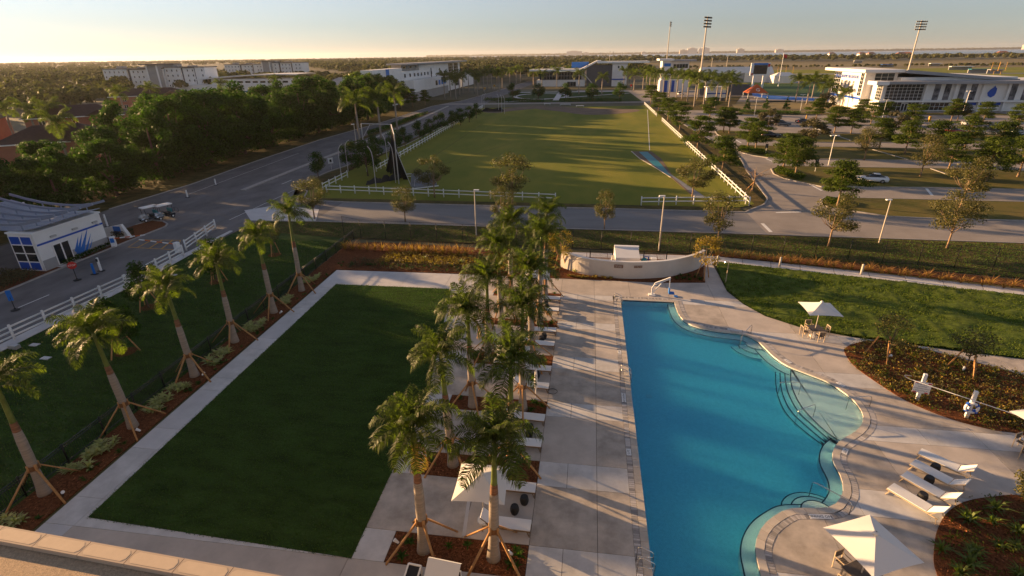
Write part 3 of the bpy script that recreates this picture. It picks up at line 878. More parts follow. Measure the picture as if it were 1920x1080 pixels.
def crown_dome(seed, h0, h1, rad, nclump, cr_, n, size, mat, spread=(1, 1, 0.75), power=0.8, jitter=0.25):
    rr = random.Random(seed); cl = []
    zc = (h0 + h1) / 2; hz = (h1 - h0) / 2
    for i in range(nclump):
        u = rr.uniform(-0.85, 1); th = rr.uniform(0, 2 * PI)
        s = math.sqrt(max(0, 1 - u * u)) ** power
        k = rr.uniform(0.55, 1.0 + jitter * 0.3)
        cl.append((math.cos(th) * s * rad * k, math.sin(th) * s * rad * k, zc + u * hz * rr.uniform(0.8, 1.0), cr_ * rr.uniform(0.7, 1.25)))
    P, N, sz = crown_points(seed, cl, n, spread, size)
    return leaf_mesh('crown', P, N, sz, mat), cl
def crown_tiers(seed, h0, h1, rad, n, size, mat):
    rr = random.Random(seed); cl = []
    nt_ = 5
    for t in range(nt_):
        z = h0 + (h1 - h0) * t / (nt_ - 1)
        R = rad * (1.0 - 0.08 * t - (0.2 if t == nt_ - 1 else 0)) * rr.uniform(0.85, 1.1)
        for k in range(7 - t // 2):
            th = rr.uniform(0, 2 * PI); q = R * rr.uniform(0.25, 0.95)
            cl.append((math.cos(th) * q, math.sin(th) * q, z + rr.uniform(-0.2, 0.2), rad * rr.uniform(0.26, 0.42)))
    P, N, sz = crown_points(seed, cl, n, (1.15, 1.15, 0.42), size, 0.7)
    return leaf_mesh('crown', P, N, sz, mat), cl
def trunk_mesh(seed, clumps, h, r, mat, nlimb=6, fork=0.4):
    rr = random.Random(seed); mb = MB()
    lean = (rr.uniform(-.1, .1) * r * 4, rr.uniform(-.1, .1) * r * 4)
    top = (lean[0], lean[1], h * 0.75)
    mb.tube([(0, 0, -0.05), (0, 0, h * 0.1), (lean[0] * .5, lean[1] * .5, h * fork), top], [r * 1.35, r, r * 0.8, r * 0.3], 7)
    cs = sorted(clumps, key=lambda c: rr.random())[:nlimb]
    for c in cs:
        z0 = h * rr.uniform(fork * 0.85, fork * 1.3)
        s = Vector((lean[0] * .5, lean[1] * .5, z0)); e = Vector(c[:3])
        m = s.lerp(e, 0.5) + Vector((0, 0, -0.05 * h))
        mb.tube([s, m, e], [r * 0.5, r * 0.32, r * 0.1], 5)
    return mb.mesh_with(mat)
def _mw(s, mat):
    s.mats = [mat]; s.m = [0] * len(s.f); return s.mesh('trunk', True)
MB.mesh_with = _mw
VAR = {}
def make_variants():
    for k in range(4):
        c, cl = crown_dome(11 + k, 1.0, 12.6, 4.7, 50, 1.45, 13000, 0.23, 'leaf_big')
        VAR['big', k] = (c, trunk_mesh(k, cl, 13, 0.30, 'bark', 7, 0.25))
    for k in range(4):
        c, cl = crown_tiers(31 + k, 2.3, 6.3, 3.0, 7000, 0.135, 'leaf_park')
        VAR['park', k] = (c, trunk_mesh(k + 5, cl, 6.5, 0.14, 'bark_pale', 8, 0.4))
    for k in range(4):
        c, cl = crown_dome(51 + k, 1.7, 6.0, 1.75, 24, 0.68, 4200, 0.085, 'leaf_oak', (1, 1, 0.9))
        VAR['oak', k] = (c, trunk_mesh(k + 9, cl, 6, 0.085, 'bark_pale', 12, 0.3))
    for k in range(2):
        c, cl = crown_dome(71 + k, 1.1, 4.6, 1.5, 16, 0.85, 2400, 0.13, 'leaf_big', (1, 1, 0.9))
        VAR['dark', k] = (c, trunk_mesh(k + 19, cl, 4.5, 0.09, 'bark', 7, 0.25))
    for k in range(2):
        c, cl = crown_dome(81 + k, 1.6, 4.2, 1.15, 14, 0.55, 1500, 0.085, 'leaf_yellow', (1, 1, 0.9))
        VAR['yellow', k] = (c, trunk_mesh(k + 29, cl, 4.2, 0.05, 'bark_pale', 10, 0.3))
    for k in range(2):
        c, cl = crown_dome(91 + k, 3.0, 11.0, 3.9, 26, 1.4, 3000, 0.36, 'leaf_bright')
        VAR['bright', k] = (c, trunk_mesh(k + 39, cl, 11, 0.22, 'bark', 7, 0.3))
    for k in range(2):
        c, cl = crown_dome(95 + k, 2.0, 8.0, 3.2, 22, 1.2, 2600, 0.26, 'leaf_olive')
        VAR['olive', k] = (c, trunk_mesh(k + 49, cl, 8, 0.16, 'bark', 7, 0.3))
    for k in range(2):
        c, cl = crown_dome(101 + k, 1.5, 3.4, 1.15, 14, 0.5, 1300, 0.07, 'leaf_oak', (1.1, 1.1, 0.6))
        VAR['sapling', k] = (c, trunk_mesh(k + 59, cl, 3.4, 0.045, 'bark', 8, 0.35))
    # conical small conifer-like trees in the verge by the stadium
    rr = random.Random(5)
    cl = [(0.9 * (1 - z / 4.2) * math.cos(a), 0.9 * (1 - z / 4.2) * math.sin(a), 0.5 + z, 0.55 * (1.1 - z / 4.6)) for z, a in ((rr.uniform(0, 3.8), rr.uniform(0, 6.3)) for _ in range(26))]
    P, N, sz = crown_points(7, cl, 1200, (1, 1, 0.8), 0.14)
    VAR['cone', 0] = (leaf_mesh('crown', P, N, sz, 'leaf_big'), trunk_mesh(3, cl, 4, 0.07, 'bark', 2, 0.4))
    VAR['cone', 1] = VAR['cone', 0]
make_variants()
TR = random.Random(77)
KH = {'big': 13, 'park': 6.7, 'oak': 6.1, 'dark': 4.7, 'yellow': 4.3, 'bright': 11.2, 'olive': 8.3, 'cone': 4.6, 'sapling': 3.5}
def tree(kind, loc, h, template, group, name, wide=1.0, label=None):
    c, t = VAR[kind, TR.randrange(len([k for k in VAR if k[0] == kind]))]
    o = thing(name, label or '', 'tree', loc, TR.uniform(0, 6.28), group)
    s = h / KH[kind]
    o.scale = (s * wide, s * wide, s)
    link('trunk', t, o); link('crown', c, o)
    if template: rank(o, template)
    return o

# long dark row beside the left road
for i, (x, y, h) in enumerate([(-89, 44, 13.5), (-91, 35, 13.5), (-89, 52, 13.5), (-82, 26, 14), (-80, 33, 13.5), (-84, 39, 14), (-79, 45, 13.5), (-84, 51, 14), (-79, 57, 13.5), (-83, 62, 11), (-77, 66.5, 9.6), (-82, 71, 9.8), (-76.5, 76, 9.4), (-82, 81, 10.5),  # leading extra trees, out of view, added to keep sun off the left lawn
                               (-78.5, 88, 12.5), (-79.5, 95, 14.6), (-79, 102, 15), (-80.5, 109, 15.2), (-79.5, 116, 15.4), (-80, 123, 13), (-80.5, 130, 10), (-80, 137, 13), (-80, 145, 15.4),
                               (-79.5, 153, 15.8), (-79.5, 161, 14), (-79, 169, 10.8), (-78.5, 178, 14.4), (-78, 187, 15), (-77.5, 197, 12.5)]):
    tree('big', (x, y), h, '{} tree from the left in the long dark row beside the left road', 'dark trees lining the left road', 'roadside_tree', 1.08)
for i, (x, y, h) in enumerate([(-92, 98, 13), (-93, 108, 13.5), (-92, 119, 13.5), (-94, 131, 11.5), (-92, 148, 14), (-93, 158, 14), (-92, 171, 12.5), (-91, 184, 14), (-105, 122, 13), (-106, 152, 13)]):
    tree('big', (x, y), h, '{} tree from the left in the second rank behind the roadside row', 'trees behind the roadside row', 'dense_tree', 1.1)
for x, y, h in [(-86, 205, 14.5), (-92, 216, 15), (-84, 222, 14)]:
    tree('bright', (x, y), h, '{} of the taller bright green trees at the far end of the roadside row', 'bright green trees at the end of the row', 'bright_tree', 1.15)
for x, y, h in [(-80, 212, 11), (-78, 224, 9), (-77, 236, 7.5), (-74, 245, 6.5)]:
    tree('park', (x, y), h, '{} of the low dark trees in front of the white and blue building', 'low trees before the white and blue building', 'street_tree', 1.0)
tree('olive', (-82, 232), 11, None, 'x', 'olive_tree', 1.2, 'olive brown tree against the white wall of the blue striped building')
# small dark trees between the right lane and the field fence
for p, h in zip([(-49.47, 92.29), (-46.24, 100.03), (-40.65, 94.41), (-44.62, 108.72), (-44.75, 120.85), (-44.76, 128.67), (-43.35, 136.59), (-43.27, 146.38), (-42.56, 155.18), (-41.77, 164.99), (-40.63, 171.73), (-39.72, 180.48), (-39.63, 191.74)],
                [4.6, 5.2, 6.2, 5.2, 5.0, 4.4, 5.0, 4.6, 5.2, 5.0, 5.2, 5.0, 5.0]):
    tree('dark', p, h, '{} small dark tree from the left between right lane and field fence', 'small dark trees along the field fence', 'verge_tree', 1.05)
# young oaks on the verges of the front road
for p, h, w in zip([(-37.15, 66.46), (-24.08, 66.44), (-10.71, 65.32), (2.54, 65.48), (15.58, 61.58), (27.75, 61.51), (40.52, 62.28)], [5.6, 4.7, 5.2, 5.0, 5.9, 6.2, 6.6], [1.2, 1.25, 1.1, 0.95, 1.2, 1.3, 1.1]):
    tree('oak', p, h, '{} young oak from the left on the near verge of the front road', 'young oaks on the near verge', 'young_oak', w)
for p, h in zip([(-23.66, 79.68), (-10.71, 76.01), (15.92, 81.25)], [6.5, 7.4, 6.6]):
    tree('oak', p, h, '{} young oak from the left just inside the near edge of the playing field', 'young oaks at the near edge of the field', 'young_oak', 1.3)
# trees of the parking lot and along the right field fence
for p, h in [((26.98, 255.49), 7.5), ((25.53, 212.98), 7.2), ((25.73, 186.86), 7.2), ((25.47, 159.28), 7.8), ((24.87, 128.20), 7.4), ((24.37, 100.51), 6.8)]:
    tree('park', p, h, '{} bushy tree from the left along the right-hand field fence', 'bushy trees along the right field fence', 'layered_tree', 1.15)
for p, h, k in [((39.61, 190.31), 7, 'park'), ((37.20, 158.67), 6.6, 'park'), ((38.29, 156.55), 6.6, 'park'), ((37.52, 134.34), 6.4, 'park'), ((37.78, 129.00), 6.2, 'park'), ((49.06, 159.19), 6.0, 'olive'), ((37.66, 109.00), 6.2, 'park'),
                ((37.35, 101.54), 6.6, 'park'), ((52.41, 136.81), 6.2, 'olive'), ((66.18, 158.86), 6.8, 'park'), ((69.56, 156.91), 6.2, 'park'), ((80.36, 206.15), 7, 'olive'), ((73.19, 191.13), 6.5, 'park'),
                ((36.00, 80.02), 6.4, 'park'), ((88.05, 194.58), 6, 'park'), ((83.46, 177.25), 6.3, 'park'), ((65.29, 132.17), 6.6, 'park'), ((55.85, 117.62), 6.4, 'oak'), ((67.23, 125.29), 6.8, 'park'), ((90.97, 170.03), 6.5, 'park'),
                ((58.16, 101.83), 7.2, 'oak'), ((74.56, 128.47), 6.6, 'park'), ((66.17, 108.08), 6.6, 'park'), ((112.04, 189.12), 6.4, 'park'), ((113.88, 189.17), 5.5, 'olive'), ((115.97, 180.93), 6.2, 'park'), ((83.90, 134.04), 6.8, 'park'),
                ((66.41, 98.25), 7.2, 'park'), ((74.12, 102.67), 6.8, 'park'), ((118.92, 171.09), 6.4, 'park'), ((85.46, 125.84), 6.8, 'park'), ((52.25, 80.37), 7.4, 'oak'), ((77.71, 153.26), 6, 'olive'), ((94.28, 191.64), 5.5, 'park')]:
    tree(k, p, h, '{} tree from the left among the trees of the car park', 'trees on the car park islands', 'parking_lot_tree', 1.15 if k == 'park' else 1.2)
for p in ((60.39, 225.61), (68.08, 227.80), (74.86, 225.64)):
    tree('cone', p, 5.0, '{} small pointed tree from the left on the strip before the stadium', 'pointed trees on the strip', 'pointed_tree', 1.0)
# rounded trees at the far end of the field
for p in ((-36.99, 268.76), (-25.04, 271.70), (-11.94, 274.64), (0.99, 267.88), (13.83, 270.72)):
    tree('dark', p, 7.6, '{} rounded tree from the left in the row beyond the far end of the field', 'rounded trees beyond the field', 'rounded_tree', 1.1)
# trees round the lawns
for p, h, lab in [((-34.45, 30.43), 4.4, 'dark bushy tree on a mulch patch, nearest on the left lawn by the white fence'), ((-38.63, 37.91), 4.2, 'bushy lawn tree on a mulch patch, second along the white fence from the camera'),
                  ((-36.27, 44.20), 4.4, 'dark lawn tree standing beside the barrier gate behind the palms')]:
    tree('dark', p, h, None, 'trees on the left lawn', 'lawn_tree', 0.9, lab)
tree('sapling', (-34.74, 52.12), 3.6, None, 'trees on the left lawn', 'lawn_tree', 0.7, 'thin sapling with wooden stakes at the far end of the left lawn')
for p, lab in (((-2.30, 51.19), 'yellowish young tree at the left end of the curved wall'), ((11.93, 50.57), 'yellowish young tree at the right end of the curved wall')):
    tree('yellow', p, 4.2, None, 'young trees by the curved wall', 'young_tree', 1.1, lab)
for p, lab in (((22.16, 36.35), 'staked young tree at the left end of the right garden bed'), ((26.56, 35.10), 'staked young tree in the middle of the right garden bed')):
    tree('sapling', p, 3.3, None, 'young trees in the right garden bed', 'young_tree', 1.15, lab)
tree('oak', (20.9, 20.7), 3.9, None, 'x', 'garden_tree', 1.1, 'loose dark tree in the round bed at the right edge')
# bare tree at the parking lot corner
def bare_tree():
    t = thing('bare_tree', 'leafless tree with spreading bare twigs at the car park corner', 'tree', (26.45, 88.32))
    rr = random.Random(2); mb = MB()
    mb.tube([(0, 0, 0), (0.1, 0, 1.2), (0.2, 0.1, 2.4)], [0.13, 0.1, 0.07], 6)
    for i in range(11):
        a = rr.uniform(0, 6.28); l = rr.uniform(1.6, 2.6)
        s = Vector((0.15, 0.05, rr.uniform(1.3, 2.4))); e = s + Vector((math.cos(a) * l, math.sin(a) * l, rr.uniform(0.6, 2.2)))
        mb.tube([s, s.lerp(e, .5) + Vector((0, 0, .2)), e], [0.045, 0.03, 0.008], 4)
        for j in range(7):
            q = s.lerp(e, rr.uniform(.35, 1)); f = q + Vector((rr.uniform(-.8, .8), rr.uniform(-.8, .8), rr.uniform(0, .8)))
            mb.tube([q, f], [0.014, 0.004], 3)
    mb.build('branches', 'bark_pale', t)
    b = MB()
    for k in range(3):
        a = k * 2.1; b.bar((math.cos(a) * 1.2, math.sin(a) * 1.2, 0), (0.1, 0, 1.5), 0.07)
    b.build('stake', 'wood', t)
bare_tree()

# ---------------------------------------------------------------- palms
def frond_mesh(seed, L, rise, droop, mat='frond', side_len=0.70, n=50):
    """A feather palm frond along +x: rachis curve and two rows of drooping leaflets."""
    rr = random.Random(seed)
    V = []; F = []
    pts = []
    x = z = 0.0; a = rise; step = L / 12
    for i in range(13):
        pts.append(Vector((x, 0, z)))
        x += math.cos(a) * step; z += math.sin(a) * step
        a -= droop / 12 * (0.5 + i / 8)
    def at(t):
        f = t * 12; i = min(11, int(f)); return pts[i].lerp(pts[i + 1], f - i), (pts[i + 1] - pts[i]).normalized()
    def add(vs, fs):
        k = len(V); V.extend(vs); F.extend(tuple(i + k for i in f) for f in fs)
    for i in range(12):
        r0 = 0.028 * (1 - i / 14); r1 = 0.028 * (1 - (i + 1) / 14)
        p, q = pts[i], pts[i + 1]
        add([p + Vector((0, -r0, 0)), p + Vector((0, r0, 0)), q + Vector((0, r1, 0)), q + Vector((0, -r1, 0)), p + Vector((0, 0, -r0)), q + Vector((0, 0, -r1))],
            [(0, 3, 2, 1), (1, 2, 5, 4), (0, 4, 5, 3)])
    for i in range(n):
        t = 0.13 + 0.87 * (i + rr.uniform(-.3, .3)) / n
        t = min(0.995, max(0.1, t))
        p, d = at(t)
        ll = side_len * (math.sin(PI * min(1, (t * 0.86 + 0.12))) ** 0.6) * rr.uniform(0.85, 1.15)
        for s in (-1, 1):
            up = rr.uniform(-0.25, 0.55)
            o = (Vector((0, s, up)).normalized() * 0.82 + d * 0.5).normalized()
            w = 0.020 * rr.uniform(0.8, 1.2)
            m = p + o * ll * 0.5
            e = m + (o + Vector((0, 0, -rr.uniform(0.7, 1.9)))).normalized() * ll * 0.55
            wd = d.cross(o).cross(o).normalized() * w
            add([p - wd * .6, p + wd * .6, m + wd, m - wd, e], [(0, 1, 2, 3), (3, 2, 4)])
    me = bpy.data.meshes.new('frond')
    me.from_pydata([tuple(v) for v in V], [], F)
    me.materials.append(mt[mat]); me.update()
    return me
FR = {'up': [frond_mesh(1, 2.1, 1.35, 0.9), frond_mesh(2, 2.2, 1.2, 1.1)], 'mid': [frond_mesh(3, 2.5, 1.0, 1.75), frond_mesh(4, 2.4, 0.8, 1.7)],
      'low': [frond_mesh(5, 2.3, 0.35, 1.6), frond_mesh(6, 2.3, 0.0, 1.5)], 'dry': [frond_mesh(7, 2.2, -0.3, 1.6, 'frond_dry')]}
PALM_TRUNK = {}
def palm_trunk(h):
    k = round(h, 1)
    if k not in PALM_TRUNK:
        g = h * 0.60; b = h * 0.68
        a = MB().lathe([(0.34, -0.05), (0.31, 0.15), (0.245, 0.7), (0.205, 1.5), (0.22, g * 0.6), (0.21, g * 0.85), (0.18, g)], 12).mesh_with('palm_trunk')
        prof = [(0.175, g + 0.004)]
        nb = 7
        for i in range(1, nb + 1):
            z = g + (b - g) * i / nb; r = 0.175 - 0.03 * i / nb
            prof += [(r + 0.008, z - 0.03), (r, z)]
        bb = MB().lathe(prof, 12).mesh_with('palm_brown')
        c = MB().lathe([(0.148, b + 0.004), (0.135, b + 0.1), (0.11, h * 0.85), (0.09, h), (0.05, h + 0.2)], 10).mesh_with('crownshaft')
        PALM_TRUNK[k] = (a, bb, c)
    return PALM_TRUNK[k]
BR = {}
def brace_mesh(r):
    if r not in BR: BR[r] = MB().bar((0.245, 0, 1.72), (r, 0, 0.0), 0.10, 0.06).mesh_with('wood')
    return BR[r]
STRAP = MB().lathe([(0.222, 1.60), (0.235, 1.62), (0.235, 1.86), (0.222, 1.88)], 12).mesh_with('strap')
BLOCK = MB().box(0.21, -0.06, 1.55, 0.27, 0.06, 1.95).mesh_with('wood')
def royal_palm(loc, h, seed, template, group, spread=1.0, dry=0, extra=0, brace=True, tilt=0.0, name='royal_palm'):
    rr = random.Random(seed)
    t = thing(name, '', 'palm tree', loc, rr.uniform(0, 6.28), group)
    if template: rank(t, template)
    t.rotation_euler = (rr.uniform(-.03, .03), rr.uniform(-.03, .03), t.rotation_euler[2]); spread *= rr.uniform(.88, 1.08)
    a, b, c = palm_trunk(h)
    link('trunk', a, t); link('leaf_base', b, t); link('crownshaft', c, t)
    k = 0
    for kind, n, z in (('up', 6 + extra // 3, 0.12), ('mid', 7 + extra // 2, 0.05), ('low', 4 + extra // 2, -0.05)):
        for i in range(n):
            f = link('frond', rr.choice(FR[kind]), t)
            f.location = (0, 0, h + z)
            f.rotation_euler = (rr.uniform(-.25, .25), rr.uniform(-.12, .12), (i + rr.uniform(-.3, .3)) * 2 * PI / n + k * 0.7)
            s = spread * rr.uniform(0.78, 1.0); f.scale = (s, s, s)
        k += 1
    for i in range(dry):
        f = link('frond', FR['dry'][0], t); f['label'] = 'dry brown frond'
        f.location = (0, 0, h - 0.15); f.rotation_euler = (0, 0.3, rr.uniform(0, 6.28)); f.scale = (spread * 0.85,) * 3
    if brace:
        link('strap', STRAP, t)
        for i in range(4):
            an = i * PI / 2 + 0.4
            link('brace_block', BLOCK, t, rz=an)
            link('brace', brace_mesh(1.75), t, rz=an + rr.uniform(-.1, .1))
    return t
for i, p in enumerate([(-27.06, 17.15), (-26.75, 22.59), (-26.81, 28.18), (-26.94, 33.04), (-26.70, 38.29), (-26.62, 43.03)]):
    royal_palm(p, [6.6, 6.5, 6.7, 6.6, 6.9, 7.4][i], 100 + i, '{} braced palm from the left in the row along the black picket fence', 'braced palms along the picket fence', 1.0)
rows = [16.35, 21.85, 27.2, 32.8, 38.9, 44.6]
for i, y in enumerate(rows):
    royal_palm((-6.55, y), [6.6, 6.8, 6.5, 6.3, 6.6, 6.6][i], 200 + i, '{} palm from the camera in the left file of the deck planters beside the lawn', 'braced palms in the deck planters', 1.1, extra=6, dry=1 if i in (0, 2, 4) else 0)
    royal_palm((-3.35, y), [6.3, 6.7, 7.0, 7.2, 7.4, 7.6][i], 300 + i, '{} palm from the camera in the right file of the deck planters beside the loungers', 'braced palms in the deck planters', 1.06, extra=6, dry=1 if i in (3, 5) else 0)
# avenue palms: one trunk mesh and one crown mesh each
def joined_crown(seed, spread, n=14):
    rr = random.Random(seed); V = []; F = []
    for i in range(n):
        kind = ['up', 'mid', 'mid', 'low'][i % 4]
        me = rr.choice(FR[kind])
        m = Matrix.Rotation(i * 2.4 + rr.uniform(-.3, .3), 4, 'Z') @ Matrix.Rotation(rr.uniform(-.15, .15), 4, 'X') @ Matrix.Scale(spread * rr.uniform(.9, 1.1), 4)
        k = len(V)
        co = np.empty(len(me.vertices) * 3); me.vertices.foreach_get('co', co); co = co.reshape(-1, 3)
        mm = np.array(m.to_3x3()); V.extend(map(tuple, co @ mm.T))
        for p in me.polygons: F.append(tuple(v + k for v in p.vertices))
    me = bpy.data.meshes.new('crown'); me.from_pydata(V, [], F); me.materials.append(mt['frond']); me.update(); return me
JC = [joined_crown(k, 2.1, 16) for k in range(4)]
AT = MB().lathe([(0.32, -0.05), (0.26, 1.0), (0.27, 5.0), (0.2, 7.6)], 8).lathe([(0.18, 7.6), (0.14, 8.4), (0.09, 9.3)], 8).mesh_with('palm_trunk')
def avenue_palm(loc, h, template, group, s=1.0):
    t = thing('avenue_palm', '', 'palm tree', loc, TR.uniform(0, 6.28), group)
    rank(t, template)
    link('trunk', AT, t, scale=(1, 1, (h - 1.2) / 9.3))
    link('crown', TR.choice(JC), t, loc=(0, 0, h - 1.3), scale=(s, s, s))
    return t
for p in [(48.01, 223.42), (52.03, 219.24), (42.54, 237.06), (44.85, 230.03), (44.00, 263.87), (43.49, 276.36), (41.96, 283.11), (39.31, 290.23), (39.20, 313.60), (36.46, 322.39), (33.56, 331.70), (31.66, 351.77), (57.24, 257.80), (61.23, 263.50), (32.11, 294.17), (50.61, 276.16), (54.99, 269.69)]:
    avenue_palm(p, TR.uniform(10.3, 12), '{} palm from the left in the avenue right of the field', 'palms of the right avenue')
for p in [(-67.99, 279.61), (-71.30, 302.30), (-73.54, 290.67), (-73.38, 319.46), (-73.92, 279.78), (-74.00, 338.49), (-68.25, 328.40), (-71.82, 359.57), (-64.55, 337.89), (-68.24, 370.86), (-63.26, 358.93), (-65.88, 396.01), (-58.95, 376.12), (-60.22, 297.86), (-54.87, 337.28), (-58.56, 409.19), (-57.85, 439.89), (-56.57, 456.83)]:
    avenue_palm(p, TR.uniform(10.3, 12), '{} palm from the left in the avenue beyond the left road', 'palms of the left avenue')
for p in [(-39.71, 393.48), (-31.50, 367.85), (-26.71, 405.85), (-22.42, 379.06), (-16.58, 419.28), (-6.39, 315.97), (-4.01, 449.85), (6.13, 306.96), (-33.83, 491.65), (22.71, 429.99), (25.26, 400.40), (25.79, 374.76), (25.54, 341.93), (40.82, 427.76), (39.63, 398.89), (20.75, 363.56)]:
    avenue_palm(p, TR.uniform(9.5, 11.5), '{} palm from the left in front of the angular far buildings', 'palms before the angular buildings')
for p, hh in [((89.46, 260.03), 10), ((89.45, 246.60), 9.5), ((98.92, 257.06), 9), ((95.05, 241.58), 8), ((99.21, 236.79), 6.3), ((103.73, 281.05), 9.5)]:
    avenue_palm(p, hh, '{} palm from the left beside the large white sports hall', 'palms beside the sports hall')
for p in [(-55.45, 126.39), (-55.14, 139.74), (-57.89, 160.55)]:
    avenue_palm(p, 11.5, '{} tall palm from the left on the median of the left road', 'tall palms on the median', 1.05)
for p in [(-112.68, 102.63), (-148.56, 128.91), (-162.08, 134.13), (-149.23, 134.81), (-189.93, 268.87), (-187.28, 316.06), (-163.95, 324.18), (-188.04, 202.19), (-193.71, 225.00)]:
    avenue_palm(p, 9.5, '{} palm from the left among the houses behind the roadside trees', 'palms among the houses')

# ---------------------------------------------------------------- shrubs, grasses, beds
def rosette(seed, n, L, mat, w=0.05, arch=0.9):
    rr = random.Random(seed); mb = MB()
    for i in range(n):
        a = i * 2.4 + rr.uniform(-.3, .3); r = rr.uniform(.7, 1.1) * L; e = rr.uniform(0.35, 1.25)
        d = Vector((math.cos(a), math.sin(a), 0)); s = Vector((-d.y, d.x, 0)) * w
        m = d * r * 0.5 * math.cos(e) + Vector((0, 0, r * 0.6 * math.sin(e)))
        t = d * r * math.cos(e * 0.75) + Vector((0, 0, r * 0.75 * math.sin(e) * arch))
        mb.add([s * -.5, s * .5, m + s, m - s, t], [(0, 1, 2, 3), (3, 2, 4)])
    mb.mats = [mat]; mb.m = [0] * len(mb.f)
    return mb.mesh('leaves')
RV = [rosette(k, 14, 0.48, 'leaf_variegated', 0.05) for k in range(3)]
RD = [rosette(k + 4, 16, 0.36, 'leaf_big', 0.04) for k in range(3)]
RY = [rosette(k + 7, 22, 0.42, 'leaf_yellow', 0.055) for k in range(3)]
RP = [rosette(k + 9, 26, 0.62, 'leaf_bright', 0.035) for k in range(2)]
RG = [rosette(k + 12, 46, 0.85, 'grass_gold', 0.018, 1.25) for k in range(3)]
PR = random.Random(9)
def plant(name, meshes, loc, s, template, group, cat='plant'):
    o = link(name, PR.choice(meshes), None, (loc[0], loc[1], 0.025), PR.uniform(0, 6.28), None, (s, s, s))
    tag(o, '', cat, group); rank(o, template)
    return o
for y0, y1 in ((13.2, 15.6), (18.6, 21.4), (24.0, 26.9), (29.6, 31.9), (34.6, 37.2), (39.9, 41.8), (44.6, 46.6)):
    for i in range(int((y1 - y0) * 8)):
        plant('striped_plant', RV, (PR.uniform(-27.35, -26.3), PR.uniform(y0, y1)), PR.uniform(.9, 1.3), 'yellow striped leafy plant, {} from the left in the strip along the picket fence', 'striped plants along the picket fence')
    for i in range(int((y1 - y0) * 2.2)):
        plant('low_shrub', RD, (PR.uniform(-26.1, -25.7), PR.uniform(y0 - .8, y1 + .8)), PR.uniform(.6, .9), 'small dark shrub, {} from the left beside the pale walkway', 'small shrubs beside the walkway')
for k in range(17):
    plant('ornamental_grass', RG, tuple(Vector((-27.38, 54.69)).lerp(Vector((-12.97, 54.58)), k / 16)), PR.uniform(1.35, 1.7), 'golden grass tuft, {} from the left in the row behind the far bed', 'golden grass tufts behind the bed', 'grass tuft')
for k in range(46):
    t = k / 45
    x = 14.6 + (50 - 14.6) * t; y = 57.0 - 9.0 * t ** 1.15 * 0.98 - (0.35 if k % 2 else 0)
    plant('ornamental_grass', RG, (x, y - 0.05), PR.uniform(1.1, 1.5), 'golden grass tuft, {} from the left along the concrete path under the right fence', 'golden grass tufts by the path', 'grass tuft')
for k in range(90):
    x = PR.uniform(-22, 0.5); y = PR.uniform(50.3, 56.0)
    if x > -3.5 and y > 51.5 and x > -2: continue
    plant('yellow_shrub', RY if PR.random() < .7 else RV, (x, y), PR.uniform(.8, 1.3), 'yellow green shrub, {} from the left in the far mulch bed', 'yellow green shrubs in the far bed')
for k in range(60):
    plant('low_shrub', RD, (PR.uniform(-26.5, -4), PR.uniform(49.4, 50.8)), PR.uniform(.6, 1.0), 'dark low shrub, {} from the left at the front of the far mulch bed', 'dark shrubs at the front of the far bed')
for k in range(22):
    plant('yellow_shrub', RY, (PR.uniform(-1.5, 3.5), PR.uniform(49.05, 49.5)), PR.uniform(.7, 1.0), 'yellow shrub, {} from the left at the foot of the curved wall', 'yellow shrubs under the curved wall')
for k in range(10):
    plant('low_shrub', RD, (PR.uniform(9.2, 12.0), PR.uniform(49.6, 51.0)), PR.uniform(.9, 1.3), 'dark shrub, {} from the left under the right end of the curved wall', 'dark shrubs under the curved wall')
for a, b in PLANTERS:
    for k in range(9):
        x = PR.choice([PR.uniform(-7.9, -7.2), PR.uniform(-6.0, -4.2), PR.uniform(-2.9, -2.1)])
        plant('low_shrub', RD, (x, PR.uniform(a + .25, b - .25)), PR.uniform(.8, 1.25), 'dark planter shrub, {} from the left in the deck planters', 'dark shrubs in the deck planters')
gp = 0
while gp < 40:
    x, y = PR.uniform(15, 24), PR.uniform(13, 23.3)
    if inside((x, y), GARDEN2):
        plant('spiky_palm_shrub', RP, (x, y), PR.uniform(1.1, 1.6), 'spiky green palm shrub, {} from the left in the round bed at the right edge', 'spiky shrubs in the round bed'); gp += 1
# ground cover of the kidney-shaped bed: nobody could count it
rs = np.random.RandomState(8)
def scatter(poly, n, z, rs):
    xs = [p[0] for p in poly]; ys = [p[1] for p in poly]; out = []
    while len(out) < n:
        x, y = rs.uniform(min(xs), max(xs)), rs.uniform(min(ys), max(ys))
        if inside((x, y), poly): out.append((x, y, z))
    return np.array(out)
def ground_cover(name, poly, n, size, mat, h=0.25, base=0.03):
    P = scatter(poly, n // 14, base, np.random.RandomState(n))
    r2 = np.random.RandomState(n + 1)
    Q = np.repeat(P, 14, 0) + np.stack([r2.normal(0, 0.16, len(P) * 14), r2.normal(0, 0.16, len(P) * 14), r2.rand(len(P) * 14) * h], 1)
    N = r2.normal(size=Q.shape) + np.array([0, 0, 0.8])
    return link(name, leaf_mesh(name, Q, N, size * (0.6 + 0.8 * r2.rand(len(Q))), mat), kind='stuff')
ground_cover('ground_cover', GARDEN, 6500, 0.07, 'leaf_oak', 0.28)
ground_cover('ground_cover', GARDEN, 2600, 0.07, 'leaf_park', 0.3)
ground_cover('ground_cover', GARDEN, 4000, 0.06, 'leaf_yellow', 0.3)
ground_cover('ground_cover', GARDEN2, 3000, 0.06, 'leaf_park', 0.3)
ground_cover('ground_cover', GARDEN, 3500, 0.07, 'leaf_olive', 0.25)
ground_cover('ground_cover', [(-25, 49.2), (-2.5, 49.2), (-2.5, 51.0), (-25, 52.0)], 6000, 0.06, 'leaf_olive', 0.2)
